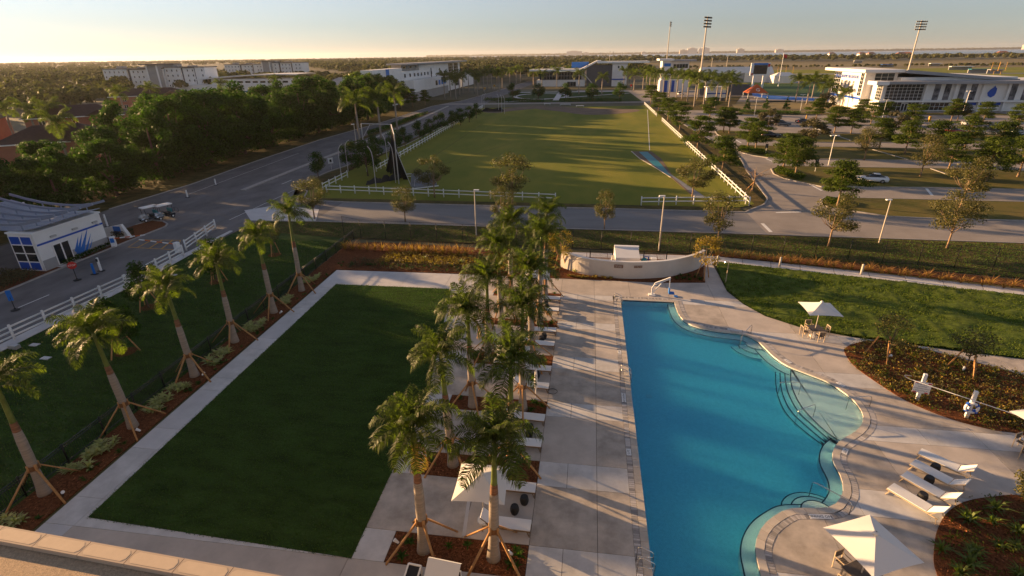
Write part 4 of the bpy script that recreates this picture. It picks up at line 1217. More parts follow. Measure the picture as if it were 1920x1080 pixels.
ground_cover('ground_cover', [(-22, 51), (-3, 50.5), (-3, 54), (-22, 55)], 9000, 0.07, 'leaf_yellow', 0.28)
def chips(poly, n, base=0.03):
    P = scatter(poly, n, base, np.random.RandomState(n)); r2 = np.random.RandomState(n + 5)
    P[:, 2] += r2.rand(n) * 0.02
    return link('wood_chips', leaf_mesh('wood_chips', P, r2.normal(0, .35, (n, 3)) + np.array([0, 0, 1]), 0.03 + 0.04 * r2.rand(n), 'chip', 0.4), kind='stuff')
chips([(-25.5, 12), (-27.8, 12), (-27.5, 30), (-27.9, 50), (-25.8, 48)], 5000)
chips(GARDEN2, 5000, 0.04); chips(GARDEN, 5000, 0.04)
chips([(-25.5, 49), (12, 49.2), (12, 51), (-25, 57)], 7000)
chips([(-8.1, 15.6), (-1.9, 15.6), (-1.9, 17.1), (-8.1, 17.1)], 1200, -0.008); chips([(-8.1, 21), (-1.9, 21), (-1.9, 22.6), (-8.1, 22.6)], 900, -0.008)
# grass blades on the lawns
def blades(poly, n, h, w, base, name='grass', mat='blade', lean=0.5):
    P = scatter(poly, n, base, np.random.RandomState(n)); r2 = np.random.RandomState(n + 3)
    a = r2.rand(n) * 6.283; hh = h * (0.5 + r2.rand(n)); ww = w * (0.7 + 0.6 * r2.rand(n))
    d = np.stack([np.cos(a), np.sin(a), np.zeros(n)], 1) * ww[:, None]
    t = np.stack([r2.normal(0, lean, n) * hh, r2.normal(0, lean, n) * hh, hh], 1)
    V = np.stack([P - d, P + d, P + t], 1).reshape(-1, 3)
    me = bpy.data.meshes.new(name)
    me.vertices.add(3 * n); me.vertices.foreach_set('co', V.ravel())
    me.loops.add(3 * n); me.loops.foreach_set('vertex_index', np.arange(3 * n))
    me.polygons.add(n); me.polygons.foreach_set('loop_start', np.arange(n) * 3)
    try: me.polygons.foreach_set('loop_total', np.full(n, 3))
    except Exception: pass
    me.materials.append(mt[mat]); me.update(); me.validate()
    return link(name, me, kind='stuff')
blades([(-16.8 + (p[0] + 16.8) * 1.008, 30 + (p[1] - 30) * 1.006) for p in LAWN_L], 110000, 0.05, 0.018, 0.012)
blades([(-44, 8), (-27.9, 8), (-27.7, 30), (-28.1, 57), (-44, 58)], 90000, 0.07, 0.028, -0.01)
# the right lawn: rolling clumpy turf
def rough_lawn():
    xs = np.arange(13.0, 60.01, 0.2); ys = np.arange(30.0, 55.4, 0.2)
    r2 = np.random.RandomState(2)
    def noise(s, amp):
        gx = int(50 / s) + 3; gy = int(28 / s) + 3
        g = r2.rand(gy, gx)
        X = (xs - 13) / s; Y = (ys - 30) / s
        i = Y.astype(int); j = X.astype(int); fy = (Y - i)[:, None]; fx = (X - j)[None, :]
        fy = fy * fy * (3 - 2 * fy); fx = fx * fx * (3 - 2 * fx)
        a = g[i][:, j]; b = g[i][:, j + 1]; c = g[i + 1][:, j]; d = g[i + 1][:, j + 1]
        return amp * ((a * (1 - fx) + b * fx) * (1 - fy) + (c * (1 - fx) + d * fx) * fy)
    Z = noise(1.6, 0.07) + noise(0.8, 0.10) + noise(0.4, 0.07)
    vid = -np.ones(Z.shape, int); V = []; F = []
    ok = np.zeros(Z.shape, bool)
    for i, y in enumerate(ys):
        for j, x in enumerate(xs):
            if inside((x, y), LAWN_R): ok[i, j] = True; vid[i, j] = len(V); V.append((x, y, 0.015 + Z[i, j]))
    for i in range(len(ys) - 1):
        for j in range(len(xs) - 1):
            if ok[i, j] and ok[i + 1, j] and ok[i, j + 1] and ok[i + 1, j + 1]: F.append((vid[i, j], vid[i, j + 1], vid[i + 1, j + 1], vid[i + 1, j]))
    mb = MB(); mb.add(V, F); mb.build('turf', 'turf_sunlit', None, True, 'stuff')
    struct('lawn', MB().sheet(LAWN_R, 0.01), 'lawn')
rough_lawn()
blades([p for p in LAWN_R], 70000, 0.10, 0.035, 0.10, lean=0.9, mat='blade_sunlit')
blades([(-44, 60.3), (-29, 58.9), (14, 57.7), (24, 57.3), (50, 52), (70, 50), (70, 64.5), (-36, 65), (-44, 64.5)], 40000, 0.09, 0.035, 0.008)
# hedges
def hedge(poly, h, n, label, mat='leaf_big', size=0.1):
    r2 = np.random.RandomState(n)
    P = scatter(poly, n, 0.02, r2); P[:, 2] += h * r2.rand(n) ** 0.6
    N = r2.normal(size=P.shape) + np.array([0, 0, .6])
    o = link('hedge', leaf_mesh('hedge', P, N, size * (.6 + .8 * r2.rand(n)), mat)); tag(o, label, 'hedge')
    return o
hedge([(-61.63, 146.54), (-60.57, 168.28), (-61.03, 184.60), (-61.95, 206.01), (-62.86, 212.09), (-64.11, 192.94), (-63.55, 175.27), (-64.13, 151.93)], 0.8, 3000, 'clipped dark hedge on the median of the left road', size=0.2)
hedge([(54.93, 215.23), (74.53, 209.70), (72.70, 204.27), (53.53, 209.44)], 1.0, 2500, 'long low hedge on the strip before the stadium', size=0.2)
hedge([(-83, 84), (-76, 84), (-77, 100), (-78, 130), (-77.5, 200), (-84, 200), (-85, 130)], 2.6, 16000, 'dark undergrowth hedge beneath the long roadside tree row', size=0.28)
hedge([(-90, 40), (-76, 48), (-74.5, 62), (-74.8, 76), (-77, 84), (-90, 84)], 2.8, 9000, 'dark undergrowth hedge beneath the nearest roadside trees', size=0.28)
hedge([(-56.6, 46.6), (-55.8, 46.6), (-56.2, 53.5), (-56.9, 53.5)], 0.55, 1500, 'low dark hedge along the wall of the gatehouse', size=0.09)
hedge([(-60, 38), (-55.9, 40), (-56.0, 43.8), (-60, 43.6)], 0.8, 2500, 'loose grey green shrubs in front of the gatehouse', 'leaf_olive', 0.1)
hedge([(-58.5, 55.4), (-57.0, 55.6), (-57.0, 57.5), (-58.6, 57)], 0.9, 1200, 'small shrub patch behind the gatehouse', 'leaf_olive', 0.09)
hedge([(-51.47, 265.91), (-20.90, 256.25), (-21.90, 268.41), (-52.63, 279.16)], 1.0, 3000, 'dark hedge left of the path at the park edge', size=0.2)
hedge([(-14.36, 262.06), (14.23, 258.56), (15.08, 270.69), (-14.55, 274.71)], 1.0, 3000, 'dark hedge right of the path at the park edge', size=0.2)
for (a, b, c, d), nm in ((((1382, 282), (1440, 293), (1436, 286), (1390, 276)), 'low green shrubs on the middle island tip'), (((1450, 322), (1500, 340), (1512, 334), (1458, 315)), 'low green shrubs on the island tip with two trees'),
                         (((1543, 379), (1580, 388), (1585, 380), (1549, 372)), 'low green shrubs on the nearest island tip')):
    pts = {1382: (33.60, 128.00), 1450: (34.23, 103.67), 1543: (34.68, 81.70)}[a[0]], {1440: (38.19, 120.75), 1500: (36.36, 96.18), 1580: (36.50, 79.48)}[b[0]], {1436: (39.51, 126.94), 1512: (38.66, 99.83), 1585: (37.87, 81.99)}[c[0]], {1390: (35.86, 133.45), 1458: (36.40, 108.38), 1549: (35.99, 84.02)}[d[0]]
    hedge(list(pts), 0.45, 2200, nm, 'leaf_park', 0.14)
# far woods: masses of crowns nobody could count
def wood(name, poly, n, h, size, mat, seed):
    r2 = np.random.RandomState(seed)
    T = scatter(poly, n, 0, r2)
    hs = h * (0.65 + 0.55 * r2.rand(n))
    per = 70
    idx = np.repeat(np.arange(n), per)
    d = r2.normal(size=(n * per, 3)); d /= np.linalg.norm(d, axis=1)[:, None]
    d[:, 2] = np.abs(d[:, 2]) * 1.0 - 0.25
    R = hs[idx] * 0.42
    P = T[idx] + d * R[:, None] * np.array([1, 1, .85]) + np.stack([np.zeros(n * per), np.zeros(n * per), hs[idx] * 0.6], 1)
    N = d + r2.normal(0, .5, d.shape)
    return link(name, leaf_mesh(name, P, N, size * (hs[idx] / h) * (.7 + .6 * r2.rand(n * per)), mat, 0.75), kind='stuff')
wood('woodland', [(-215, 165), (-200, 240), (-260, 290), (-520, 330), (-900, 330), (-700, 120), (-300, 80)], 1400, 9.5, 1.0, 'forest', 1)
wood('woodland', [(-520, 330), (-260, 290), (-240, 330), (-330, 560), (-1100, 1100), (-1700, 900), (-1000, 350)], 2200, 11, 1.3, 'forest', 2)
wood('woodland', [(-330, 700), (-120, 480), (-40, 440), (60, 560), (60, 1100), (-900, 1600)], 2400, 12, 1.4, 'forest', 3)
wood('woodland', [(-900, 1600), (60, 1100), (300, 1300), (200, 3000), (-1500, 4500), (-4000, 3500), (-1700, 900)], 3000, 13, 2.2, 'forest', 4)
wood('tree_belt', [(60, 1250), (900, 1150), (2200, 1200), (3500, 1000), (3800, 1300), (2400, 1600), (900, 1500), (300, 1900)], 2200, 11, 2.0, 'forest', 5)
wood('tree_belt', [(-170, 440), (-100, 400), (-92, 470), (-150, 560)], 160, 12, 1.2, 'leaf_olive', 6)
wood('tree_belt', [(-300, 400), (-235, 365), (-130, 395), (-140, 500), (-320, 520)], 260, 8.5, 1.1, 'forest', 9)
wood('tree_belt', [(120, 800), (700, 760), (1600, 700), (1600, 730), (700, 800), (120, 850)], 400, 3.5, 1.0, 'forest', 7)
wood('far_shore', [(-3000, 10200), (9000, 9800), (9000, 10000), (-3000, 10400)], 2500, 22, 12, 'forest', 8)

# ================================================================ BUILDINGS
def part(parent, name, mat, *boxes):
    mb = MB()
    for b in boxes: mb.box(*b)
    return mb.build(name, mat, parent)
def window(parent, o, right, up, w, h, nx=1, ny=1, frame='white', pane='glass_dark', fw=0.08, name='window'):
    """Framed window: a frame with mullions and recessed panes behind it, each pane its own piece."""
    r = Vector(right).normalized(); u = Vector(up).normalized(); n = r.cross(u); o = Vector(o)
    f = MB()
    def bx(x0, y0, x1, y1, d0, d1, mb):
        vs = [o + r * x + u * y + n * d for d in (d0, d1) for y in (y0, y1) for x in (x0, x1)]
        mb.add(vs, [(0, 2, 3, 1), (4, 5, 7, 6), (0, 1, 5, 4), (1, 3, 7, 5), (3, 2, 6, 7), (2, 0, 4, 6)])
    for i in range(nx + 1):
        x = w * i / nx; bx(max(0, x - fw / 2), 0, min(w, x + fw / 2), h, -0.02, 0.07, f)
    for j in range(ny + 1):
        y = h * j / ny; bx(0, max(0, y - fw / 2), w, min(h, y + fw / 2), -0.015, 0.066, f)
    wo = f.build(name, frame, parent)
    panes = pane if isinstance(pane, list) else [pane]
    k = 0
    for j in range(ny):
        for i in range(nx):
            g = MB(); bx(w * i / nx + fw / 2, h * j / ny + fw / 2, w * (i + 1) / nx - fw / 2, h * (j + 1) / ny - fw / 2, 0.0, 0.02, g)
            g.build('pane', panes[k % len(panes)], wo); k += 1
    return wo
def plain_window(parent, o, right, up, w, h, pane='glass_dark'):
    return window(parent, o, right, up, w, h, 1, 1, 'white', pane, 0.12)

# ---- the large white sports hall on the right
fh = thing('sports_hall', 'large white sports hall with thick eaves and tall banners on its right front', 'building', (101, 218, 0))
L = lambda x, y, z: (x - 101, y - 218, z)
def fbox(name, mat, x0, y0, z0, x1, y1, z1): return part(fh, name, mat, (x0 - 101, y0 - 218, z0, x1 - 101, y1 - 218, z1))
fbox('tower_wall', 'white_wall', 101, 227, 0, 112, 254, 12.9)
fbox('hall_wall', 'white_wall', 104, 218.6, 0, 185, 262, 9.3)
fbox('upper_wall', 'white_wall', 112, 224, 9.3, 150, 262, 11.2)
fbox('tower_eaves', 'white_wall', 99.0, 223.5, 12.9, 112.5, 260, 13.9)
m_ = MB(); m_.add([L(112.5, 222.6, 12.7), L(150, 222.6, 9.6), L(150, 262, 9.6), L(112.5, 262, 12.7), L(112.5, 222.6, 13.8), L(150, 222.6, 10.5), L(150, 262, 10.5), L(112.5, 262, 13.8)],
                  [(0, 3, 2, 1), (4, 5, 6, 7), (0, 1, 5, 4), (1, 2, 6, 5), (2, 3, 7, 6), (3, 0, 4, 7)])
m_.build('sloping_roof', 'roof_grey', fh)
fbox('lower_eaves', 'roof_grey', 104.5, 215.8, 9.3, 186, 222.4, 10.2)
fbox('porch_eaves', 'white_wall', 100.2, 215.6, 9.0, 104.4, 222.4, 10.25)
fbox('ledge', 'white_wall', 103.0, 217.2, 3.2, 186, 218.5, 3.7)
fbox('blue_band', 'blue', 100.9, 227.0, 3.3, 100.99, 254.2, 4.1)
fbox('blue_band', 'blue', 133.0, 218.3, 2.1, 135.8, 218.55, 3.0); fbox('blue_band', 'blue', 136.4, 218.3, 2.1, 143.6, 218.55, 3.0)
window(fh, L(105.2, 218.45, 3.75), (1, 0, 0), (0, 0, 1), 12.2, 5.4, 9, 5)
window(fh, L(104.4, 218.4, 0.1), (1, 0, 0), (0, 0, 1), 7.0, 3.0, 5, 2)
window(fh, L(113.6, 218.4, 0.1), (1, 0, 0), (0, 0, 1), 3.6, 3.0, 3, 2)
window(fh, L(111.5, 218.35, 0.05), (1, 0, 0), (0, 0, 1), 2.0, 2.6, 2, 1, name='door', fw=0.16)
window(fh, L(118.0, 218.4, 0.4), (1, 0, 0), (0, 0, 1), 9.0, 2.5, 6, 2)
window(fh, L(128.0, 218.4, 0.4), (1, 0, 0), (0, 0, 1), 4.6, 2.5, 3, 2)
for x in (117.7, 127.3, 136.0, 144.0): fbox('pier', 'white_wall', x, 217.6, 0, x + 0.55, 218.59, 9.28)
window(fh, L(103.9, 222.4, 3.75), (0, -1, 0), (0, 0, 1), 3.6, 5.2, 3, 5)
window(fh, L(104.3, 227.2 - .25, 4.3), (1, 0, 0), (0, 0, 1), 6.6, 8.3, 3, 6)
window(fh, L(100.95, 254.0, 4.4), (0, -1, 0), (0, 0, 1), 6.5, 8.2, 4, 6)
window(fh, L(100.95, 230.3, 4.6), (0, -1, 0), (0, 0, 1), 2.6, 8.0, 2, 6)
for y in (246.5, 243, 239.5, 236): window(fh, L(100.95, y, 5.2), (0, -1, 0), (0, 0, 1), 1.3, 4.4, 2, 5, fw=0.1)
for x in (121.0, 124.4, 129.2, 132.8, 145.5, 149.5):
    o = fbox('banner', 'graphic_a', x, 218.48, 3.8, x + 1.9, 218.59, 9.2); o['label'] = 'tall dark photo banner'
m_ = MB(); m_.add([L(x, 218.47, z) for x, z in ((139.8, 4.6), (138.7, 5.2), (138.3, 6.2), (138.9, 7.2), (139.9, 8.1), (140.1, 8.6), (140.5, 8.0), (141.0, 7.6), (141.1, 6.2), (140.8, 5.2))], [tuple(range(10))])
m_.build('emblem', 'blue', fh)
lettering('IMG ACADEMY FIELDHOUSE', 1.65, 'blue', fh, frame3(L(100.9, 242.3, 11.0), (0, -1, 0), (0, 0, 1)), 0.05)

# ---- white building with blue stripes beyond the road
sc_ = thing('striped_building', 'white building with blue stripes and a flat overhanging roof beyond the road', 'building', (-88, 220, 0))
K = lambda x, y, z: (x + 88, y - 220, z)
def sbox(name, mat, x0, y0, z0, x1, y1, z1): return part(sc_, name, mat, (x0 + 88, y0 - 220, z0, x1 + 88, y1 - 220, z1))
sbox('wing_wall', 'white_wall', -93, 221, 0, -88, 258, 15.4)
sbox('middle_wall', 'white_wall', -97, 258, 0, -88.6, 318, 13.8)
sbox('front_wall', 'white_wall', -88.6, 262, 4.4, -84, 330, 9.8)
sbox('base_wall', 'grey_wall', -88.6, 262, 0, -84.6, 330, 4.4)
sbox('rear_wall', 'white_wall', -97, 290, 0, -89.6, 384, 16.2)
sbox('overhanging_roof', 'roof_grey', -97, 262, 16.6, -86, 392, 17.3)
sbox('clerestory', 'grey_wall', -96, 266, 13.8, -91, 380, 16.6)
sbox('blue_stripe', 'blue_light', -88.0, 236.5, 0, -87.9, 240.5, 15.4)
sbox('annex', 'white_wall', -100, 392, 0, -90, 430, 9)
for y in (226,): plain_window(sc_, K(-87.95, y, 10.5), (0, 1, 0), (0, 0, 1), 2.6, 1.2)
plain_window(sc_, K(-87.85, 237.4, 10.2), (0, 1, 0), (0, 0, 1), 2.0, 1.5)
for y in (262, 270): plain_window(sc_, K(-88.5, y, 11.0), (0, 1, 0), (0, 0, 1), 2.4, 1.7)
for y in (277, 283, 289, 295, 301, 308): window(sc_, K(-88.5, y, 11.0), (0, 1, 0), (0, 0, 1), 2.6, 1.6, 2, 1)
for y in (268, 278, 288, 300, 312, 324, 336, 348, 360): plain_window(sc_, K(-90.9, y, 14.9), (0, 1, 0), (0, 0, 1), 4.2, 1.0)
for y in (300, 306, 312, 318): window(sc_, K(-83.9, y, 5.6), (0, 1, 0), (0, 0, 1), 4.2, 2.6, 1, 1, 'white', 'glass_dark' if y == 300 else 'blue_light')
for y in (312, 318): window(sc_, K(-83.9, y, 8.6), (0, 1, 0), (0, 0, 1), 4.2, 0.9, 1, 1, 'white', 'blue_light')
for y in (332, 340):
    for z in (11.0, 9.4): plain_window(sc_, K(-89.5, y, z), (0, 1, 0), (0, 0, 1), 2.6, 1.0)
window(sc_, K(-89.5, 352, 6), (0, 1, 0), (0, 0, 1), 12, 10, 3, 6)
window(sc_, K(-89.5, 366, 2), (0, 1, 0), (0, 0, 1), 12, 14, 3, 8)
sbox('chimney_pipe', 'black', -87.6, 305, 9.8, -87.2, 305.5, 14.4); sbox('chimney_pipe', 'black', -87.6, 323, 9.8, -87.2, 323.5, 14.0)

# ---- dormitory blocks far left
def block(name, label, loc, w, d, h, tower=None, rz=0.0):
    t = thing(name, label, 'building', loc, rz)
    part(t, 'wall', 'white_wall', (0, 0, 0, w * .40, d, h), (w * .44, 0.6, 0, w * .72, d, h - .4), (w * .76, 0, 0, w, d, h))
    part(t, 'recess_wall', 'dark_grey', (w * .40, 0.9, 0, w * .44, d, h - .3), (w * .72, 0.9, 0, w * .76, d, h - .3))
    part(t, 'roof', 'dark_grey', (-0.4, -0.4, h, w + .4, d + .4, h + .5))
    part(t, 'roof_unit', 'grey_wall', (w * .2, 2, h + .5, w * .3, 6, h + 1.8), (w * .55, 2, h + .5, w * .72, 5, h + 1.2))
    n = int(w / 3.2)
    for fl in range(4):
        for i in range(n):
            x = w * (i + .35) / n
            if any(abs(x - w * q) < 1.6 for q in (.42, .74)): continue
            plain_window(t, (x, (0.6 if .44 * w < x < .72 * w else 0) - 0.06, h - 2.4 - fl * 3.0), (1, 0, 0), (0, 0, 1), 0.9, 1.3)
    if tower:
        x0, x1, hh = tower
        part(t, 'stair_tower', 'grey_wall', (x0, -3, 0, x1, d, hh)); part(t, 'tower_roof', 'dark_grey', (x0 - 3, -5, hh, x1 + 1.5, d + 2, hh + .6))
        part(t, 'fin', 'white', (x0 + .2, -3.4, 0, x0 + 1.0, -3.05, hh - .2), (x1 - 1.2, -3.4, 0, x1 - .3, -3.05, hh - .2))
    return t
block('dormitory', 'leftmost white dormitory block with a grey stair tower under a flat roof', (-314, 330, 0), 43, 14, 15.0, (34, 42.5, 17.4))
block('dormitory', 'long white dormitory right of the grey stair tower', (-270.5, 331, 0), 28, 12, 15.6)
block('dormitory', 'farther white dormitory left of the second stair tower', (-345, 500, 0), 39, 14, 15.0)
block('dormitory', 'white dormitory with a stair tower at its left end, standing apart', (-305, 500, 0), 38, 14, 16.2, (0, 9, 17.6))
lw = thing('low_hall', 'low white hall with a curved roof behind the roadside trees', 'building', (-214, 322, 0))
part(lw, 'wall', 'white_wall', (-42, 0, 0, 40, 22, 5.6)); part(lw, 'upper_wall', 'white_wall', (-22, 4, 5.6, 34, 20, 8.8))
m_ = MB()
arc = [(-30 + 68 * i / 12, 9.0 + 2.6 * math.sin(i / 12 * PI * .62)) for i in range(13)]
for (xa, za), (xb, zb) in zip(arc, arc[1:]): m_.add([(xa, 1, za), (xb, 1, zb), (xb, 24, zb), (xa, 24, za), (xa, 1, za - .6), (xb, 1, zb - .6), (xb, 24, zb - .6), (xa, 24, za - .6)], [(0, 1, 2, 3), (7, 6, 5, 4), (4, 5, 1, 0), (3, 2, 6, 7)])
m_.build('curved_roof', 'white_wall', lw)
for k in range(9): plain_window(lw, (-14 + k * 5, 3.94, 6.4), (1, 0, 0), (0, 0, 1), 3.6, 1.2)
part(lw, 'blue_band', 'blue_light', (-41, -.12, 1.2, 39, -.02, 2.0))
gr = thing('grey_roof_hall', 'grey hipped roof hall right of the low white hall', 'building', (-170, 340, 0))
part(gr, 'wall', 'grey_wall', (0, 0, 0, 34, 18, 4))
MB().add([(-1, -1, 4), (35, -1, 4), (35, 19, 4), (-1, 19, 4), (8, 9, 8.5), (27, 9, 8.5)], [(0, 1, 5, 4), (1, 2, 5), (2, 3, 4, 5), (3, 0, 4)]).build('roof', 'roof_grey', gr)

# ---- terracotta houses behind the trees on the left
def house(label, loc, w, d, h, rz, tall=2.6, wins=3, gable=True):
    t = thing('terracotta_house', label, 'house', loc, rz, 'terracotta houses behind the trees')
    part(t, 'wall', 'terracotta', (0, 0, 0, w, d, h))
    r = 0.8
    MB().add([(-r, -r, h), (w + r, -r, h), (w + r, d + r, h), (-r, d + r, h), (d * .45, d / 2, h + tall), (w - d * .45, d / 2, h + tall)], [(0, 1, 5, 4), (1, 2, 5), (2, 3, 4, 5), (3, 0, 4), (3, 2, 1, 0)]).build('roof', 'roof_brown', t)
    part(t, 'fascia', 'white', (-r - .02, -r - .06, h - .22, w + r, -r - .005, h + .02))
    for k in range(wins):
        for z in (1.0, h - 2.2):
            window(t, (w * (k + .5) / wins - .7, -.06, z), (1, 0, 0), (0, 0, 1), 1.4, 1.5, 2, 1)
    if gable:
        g = MB(); g.add([(w * .62, -1.6, h), (w * .92, -1.6, h), (w * .77, -1.6, h + 1.6), (w * .77, d / 2, h + 1.6)], [(0, 1, 2), (1, 3, 2), (0, 2, 3)]); g.build('gable', 'roof_brown', t)
        part(t, 'bay_wall', 'terracotta', (w * .66, -1.4, 0, w * .88, -0.01, h))
    return t
house('terracotta house with a white gable, its wall facing the gap in the trees', (-150, 128, 0), 22, 14, 6.4, 0.62)
house('large dark roofed terracotta house farthest left behind the trees', (-178, 112, 0), 24, 14, 6.0, 0.62)
house('terracotta house with its roof just above the second rank of trees', (-150, 165, 0), 26, 14, 6.0, 0.62, 3.0)
house('nearest terracotta house with a long dark roof in the gap of the trees', (-122, 96, 0), 20, 13, 4.6, 0.62, 3.0, 2)
house('terracotta house farthest back in front of the dormitories', (-205, 215, 0), 30, 15, 6.0, 0.62, 2.8)

# ---- far angular buildings beyond the park
ct = thing('angular_building', 'white and grey building with a slanted white roof band beyond the park', 'building', (0, 390, 0))
part(ct, 'low_wall', 'white_wall', (-37, 0, 0, -4, 16, 4.2)); part(ct, 'glass_wall', 'glass_dark', (-35, -.1, 4.3, -8, 16, 9.4))
part(ct, 'flat_roof', 'white_wall', (-42, -3, 10.0, -6, 18, 11.0))
m_ = MB(); m_.add([(-9, -1, 10.2), (-6.5, -1, 10.2), (3.5, -1, 15.2), (6.5, -1, 16.2), (-9, 16, 10.2), (-6.5, 16, 10.2), (3.5, 16, 15.2), (6.5, 16, 16.2), (3.5, -1, 16.2), (3.5, 16, 16.2)], [(0, 1, 2, 8), (8, 2, 3), (0, 8, 9, 4), (8, 3, 7, 9)])
m_.build('slanted_band', 'white', ct)
part(ct, 'grey_wall', 'dark_grey', (-3, 0, 0, 14, 16, 13.4)); part(ct, 'white_end_wall', 'white_wall', (14.02, -.5, 0, 24, 16, 14.4)); part(ct, 'roof', 'white', (4, -2, 14.5, 38, 18, 15.6))
part(ct, 'blue_sign_band', 'blue', (14, -.8, 4.0, 23, -.55, 4.8)); part(ct, 'blue_roof', 'blue_light', (-14, 18, 11.5, -2, 24, 15.2))
for x in (17.5, 20): plain_window(ct, (x, -.6, 11.4), (1, 0, 0), (0, 0, 1), 1.2, 1.4)
for x in range(-34, -6, 4): window(ct, (x, -.2, 4.4), (1, 0, 0), (0, 0, 1), 3.6, 4.8, 2, 2)
window(ct, (-16, -.1, 0.1), (1, 0, 0), (0, 0, 1), 6, 3, 3, 1)
MB().bar((1, -1.2, 2), (-6, -1.2, 9.4), .9, .3).build('stair_rail', 'white', ct)
hb = thing('flat_hall', 'long low grey roofed hall behind the angular building', 'building', (-40, 470, 0))
part(hb, 'wall', 'grey_wall', (0, 0, 0, 60, 30, 9)); part(hb, 'roof', 'roof_grey', (-2, -2, 9, 62, 32, 10))
# press tower
tw = thing('press_tower', 'small white control tower with a flat roof beside the stadium', 'building', (38, 330, 0))
part(tw, 'wall', 'white_wall', (1, 0, 0, 16.5, 10, 6.2)); part(tw, 'upper_wall', 'white_wall', (1.4, 0, 6.2, 6.6, 10, 16.4)); part(tw, 'booth_wall', 'white_wall', (6.6, 1, 11.4, 16.2, 10, 16.0))
part(tw, 'roof', 'white', (-.6, -2, 16.4, 7.4, 12, 17.4)); part(tw, 'roof', 'roof_grey', (7.4, -1.4, 16.0, 19.5, 12, 16.9))
part(tw, 'blue_sign', 'blue_light', (2.4, -.12, 13.4, 6, -.02, 15.0)); part(tw, 'blue_wall', 'blue', (3.4, -.2, 0, 5.2, -.05, 6.0), (7.5, -.2, 0, 9.0, -.05, 6.0))
window(tw, (7.6, .9, 12.4), (1, 0, 0), (0, 0, 1), 8, 2.2, 5, 1)
# stadium stand and kiosk
st = thing('grandstand', 'dark grandstand with a red and white box at its top', 'grandstand', (56, 300, 0))
m_ = MB()
for k in range(8): m_.box(0, k * 1.1, 0, 26, k * 1.1 + 1.1, .6 + k * .6)
m_.build('seat_tiers', 'dark_grey', st); part(st, 'press_box', 'white', (4, 9, 5, 12, 12, 7.6)); part(st, 'red_band', 'red', (3.8, 8.8, 7.6, 12.2, 12.2, 8.1))
kb = thing('kiosk', 'long white container kiosk at the avenue end', 'kiosk', (53, 268, 0))
part(kb, 'wall', 'white_wall', (0, 0, 1.2, 8.5, 5, 5.6)); part(kb, 'plinth', 'dark_grey', (.2, .1, 0, 8.3, 4.9, 1.2)); part(kb, 'roof', 'white', (-.5, -.6, 5.6, 9, 5.6, 6.0)); part(kb, 'blue_band', 'blue', (0, -.06, 2.8, 8.5, -.01, 3.3))
# white marquee
mq = thing('marquee', 'long white ridged marquee tent beyond the stadium', 'tent', (80, 430, 0))
for k in range(10):
    x0 = k * 5.0; x1 = x0 + 4.95
    MB().add([(x0, 0, 6.4), (x1, 0, 6.4), (x1, 8, 10.4), (x0, 8, 10.4), (x1, 16, 6.4), (x0, 16, 6.4)], [(0, 1, 2, 3), (3, 2, 4, 5)]).build('roof_panel', 'fabric', mq)
    part(mq, 'wall_panel', 'fabric' if k not in (2, 5) else 'grey_wall', (x0, 0.02, 0, x1, .1, 6.3))
part(mq, 'end_wall', 'fabric', (-.1, 0.1, 0, -.02, 16, 6.3)); MB().add([(-.05, 0, 6.35), (-.05, 16, 6.35), (-.05, 8, 10.3)], [(0, 2, 1)]).build('gable_panel', 'fabric', mq)
m2 = thing('small_marquee', 'smaller white tent to the right of the scoreboard', 'tent', (126, 415, 0))
part(m2, 'wall', 'fabric', (0, 0, 0, 15, 10, 4.6)); MB().add([(-.3, -.3, 4.6), (15.3, -.3, 4.6), (15.3, 10.3, 4.6), (-.3, 10.3, 4.6), (4, 5, 7), (11, 5, 7)], [(0, 1, 5, 4), (1, 2, 5), (2, 3, 4, 5), (3, 0, 4)]).build('roof', 'fabric', m2)
# scoreboard
sb = thing('scoreboard', 'large black scoreboard screen on two white legs', 'scoreboard', (95, 360, 0))
part(sb, 'board', 'white', (0, 0, 7.2, 11, .8, 14.2)); part(sb, 'screen', 'screen', (1.8, -.12, 8.0, 9.4, -.01, 13.0)); part(sb, 'top_banner', 'blue_light', (1.6, -.1, 13.1, 9.6, -.01, 14.1))
part(sb, 'side_panel', 'white', (.1, -.12, 7.3, .7, -.01, 14.1)); part(sb, 'red_panel', 'red', (.8, -.11, 7.4, 1.6, -.01, 8.6), (9.6, -.11, 12, 10.8, -.01, 13.6))
part(sb, 'leg', 'white', (2.2, .1, 0, 3.2, .9, 7.2)); part(sb, 'leg', 'white', (7.8, .1, 0, 8.8, .9, 7.2))
# flagpole
fp = thing('flagpole', 'white flagpole with a flag right of the scoreboard', 'flagpole', (118.6, 380, 0))
MB().tube([(0, 0, 0), (0, 0, 19.5)], [.22, .1], 6).build('pole', 'white', fp); MB().quad((.1, 0, 17), (2.2, .3, 16.2), (2.4, .3, 18.0), (.1, 0, 19)).build('flag', 'red', fp)
# orange canopy with its letter
oc = thing('orange_canopy', 'pointed orange canopy tent with a white letter G', 'canopy', (78.30, 281.90))
m_ = MB(); m_.add([(-4.6, -4.6, 2.5), (4.6, -4.6, 2.5), (4.6, 4.6, 2.5), (-4.6, 4.6, 2.5), (0, 0, 6.4)], [(0, 1, 4), (1, 2, 4), (2, 3, 4), (3, 0, 4)]); m_.build('cover', 'orange', oc)
for x, y in ((-4.4, -4.4), (4.4, -4.4), (4.4, 4.4), (-4.4, 4.4)): MB().tube([(x, y, 0), (x, y, 2.5)], .1, 6).build('leg', 'white', oc)
lettering('G', 2.7, 'white', oc, frame3(Vector((0, -3.1, 3.85)), (1, 0, 0), (0, 4.6, 3.9)), 0.04)
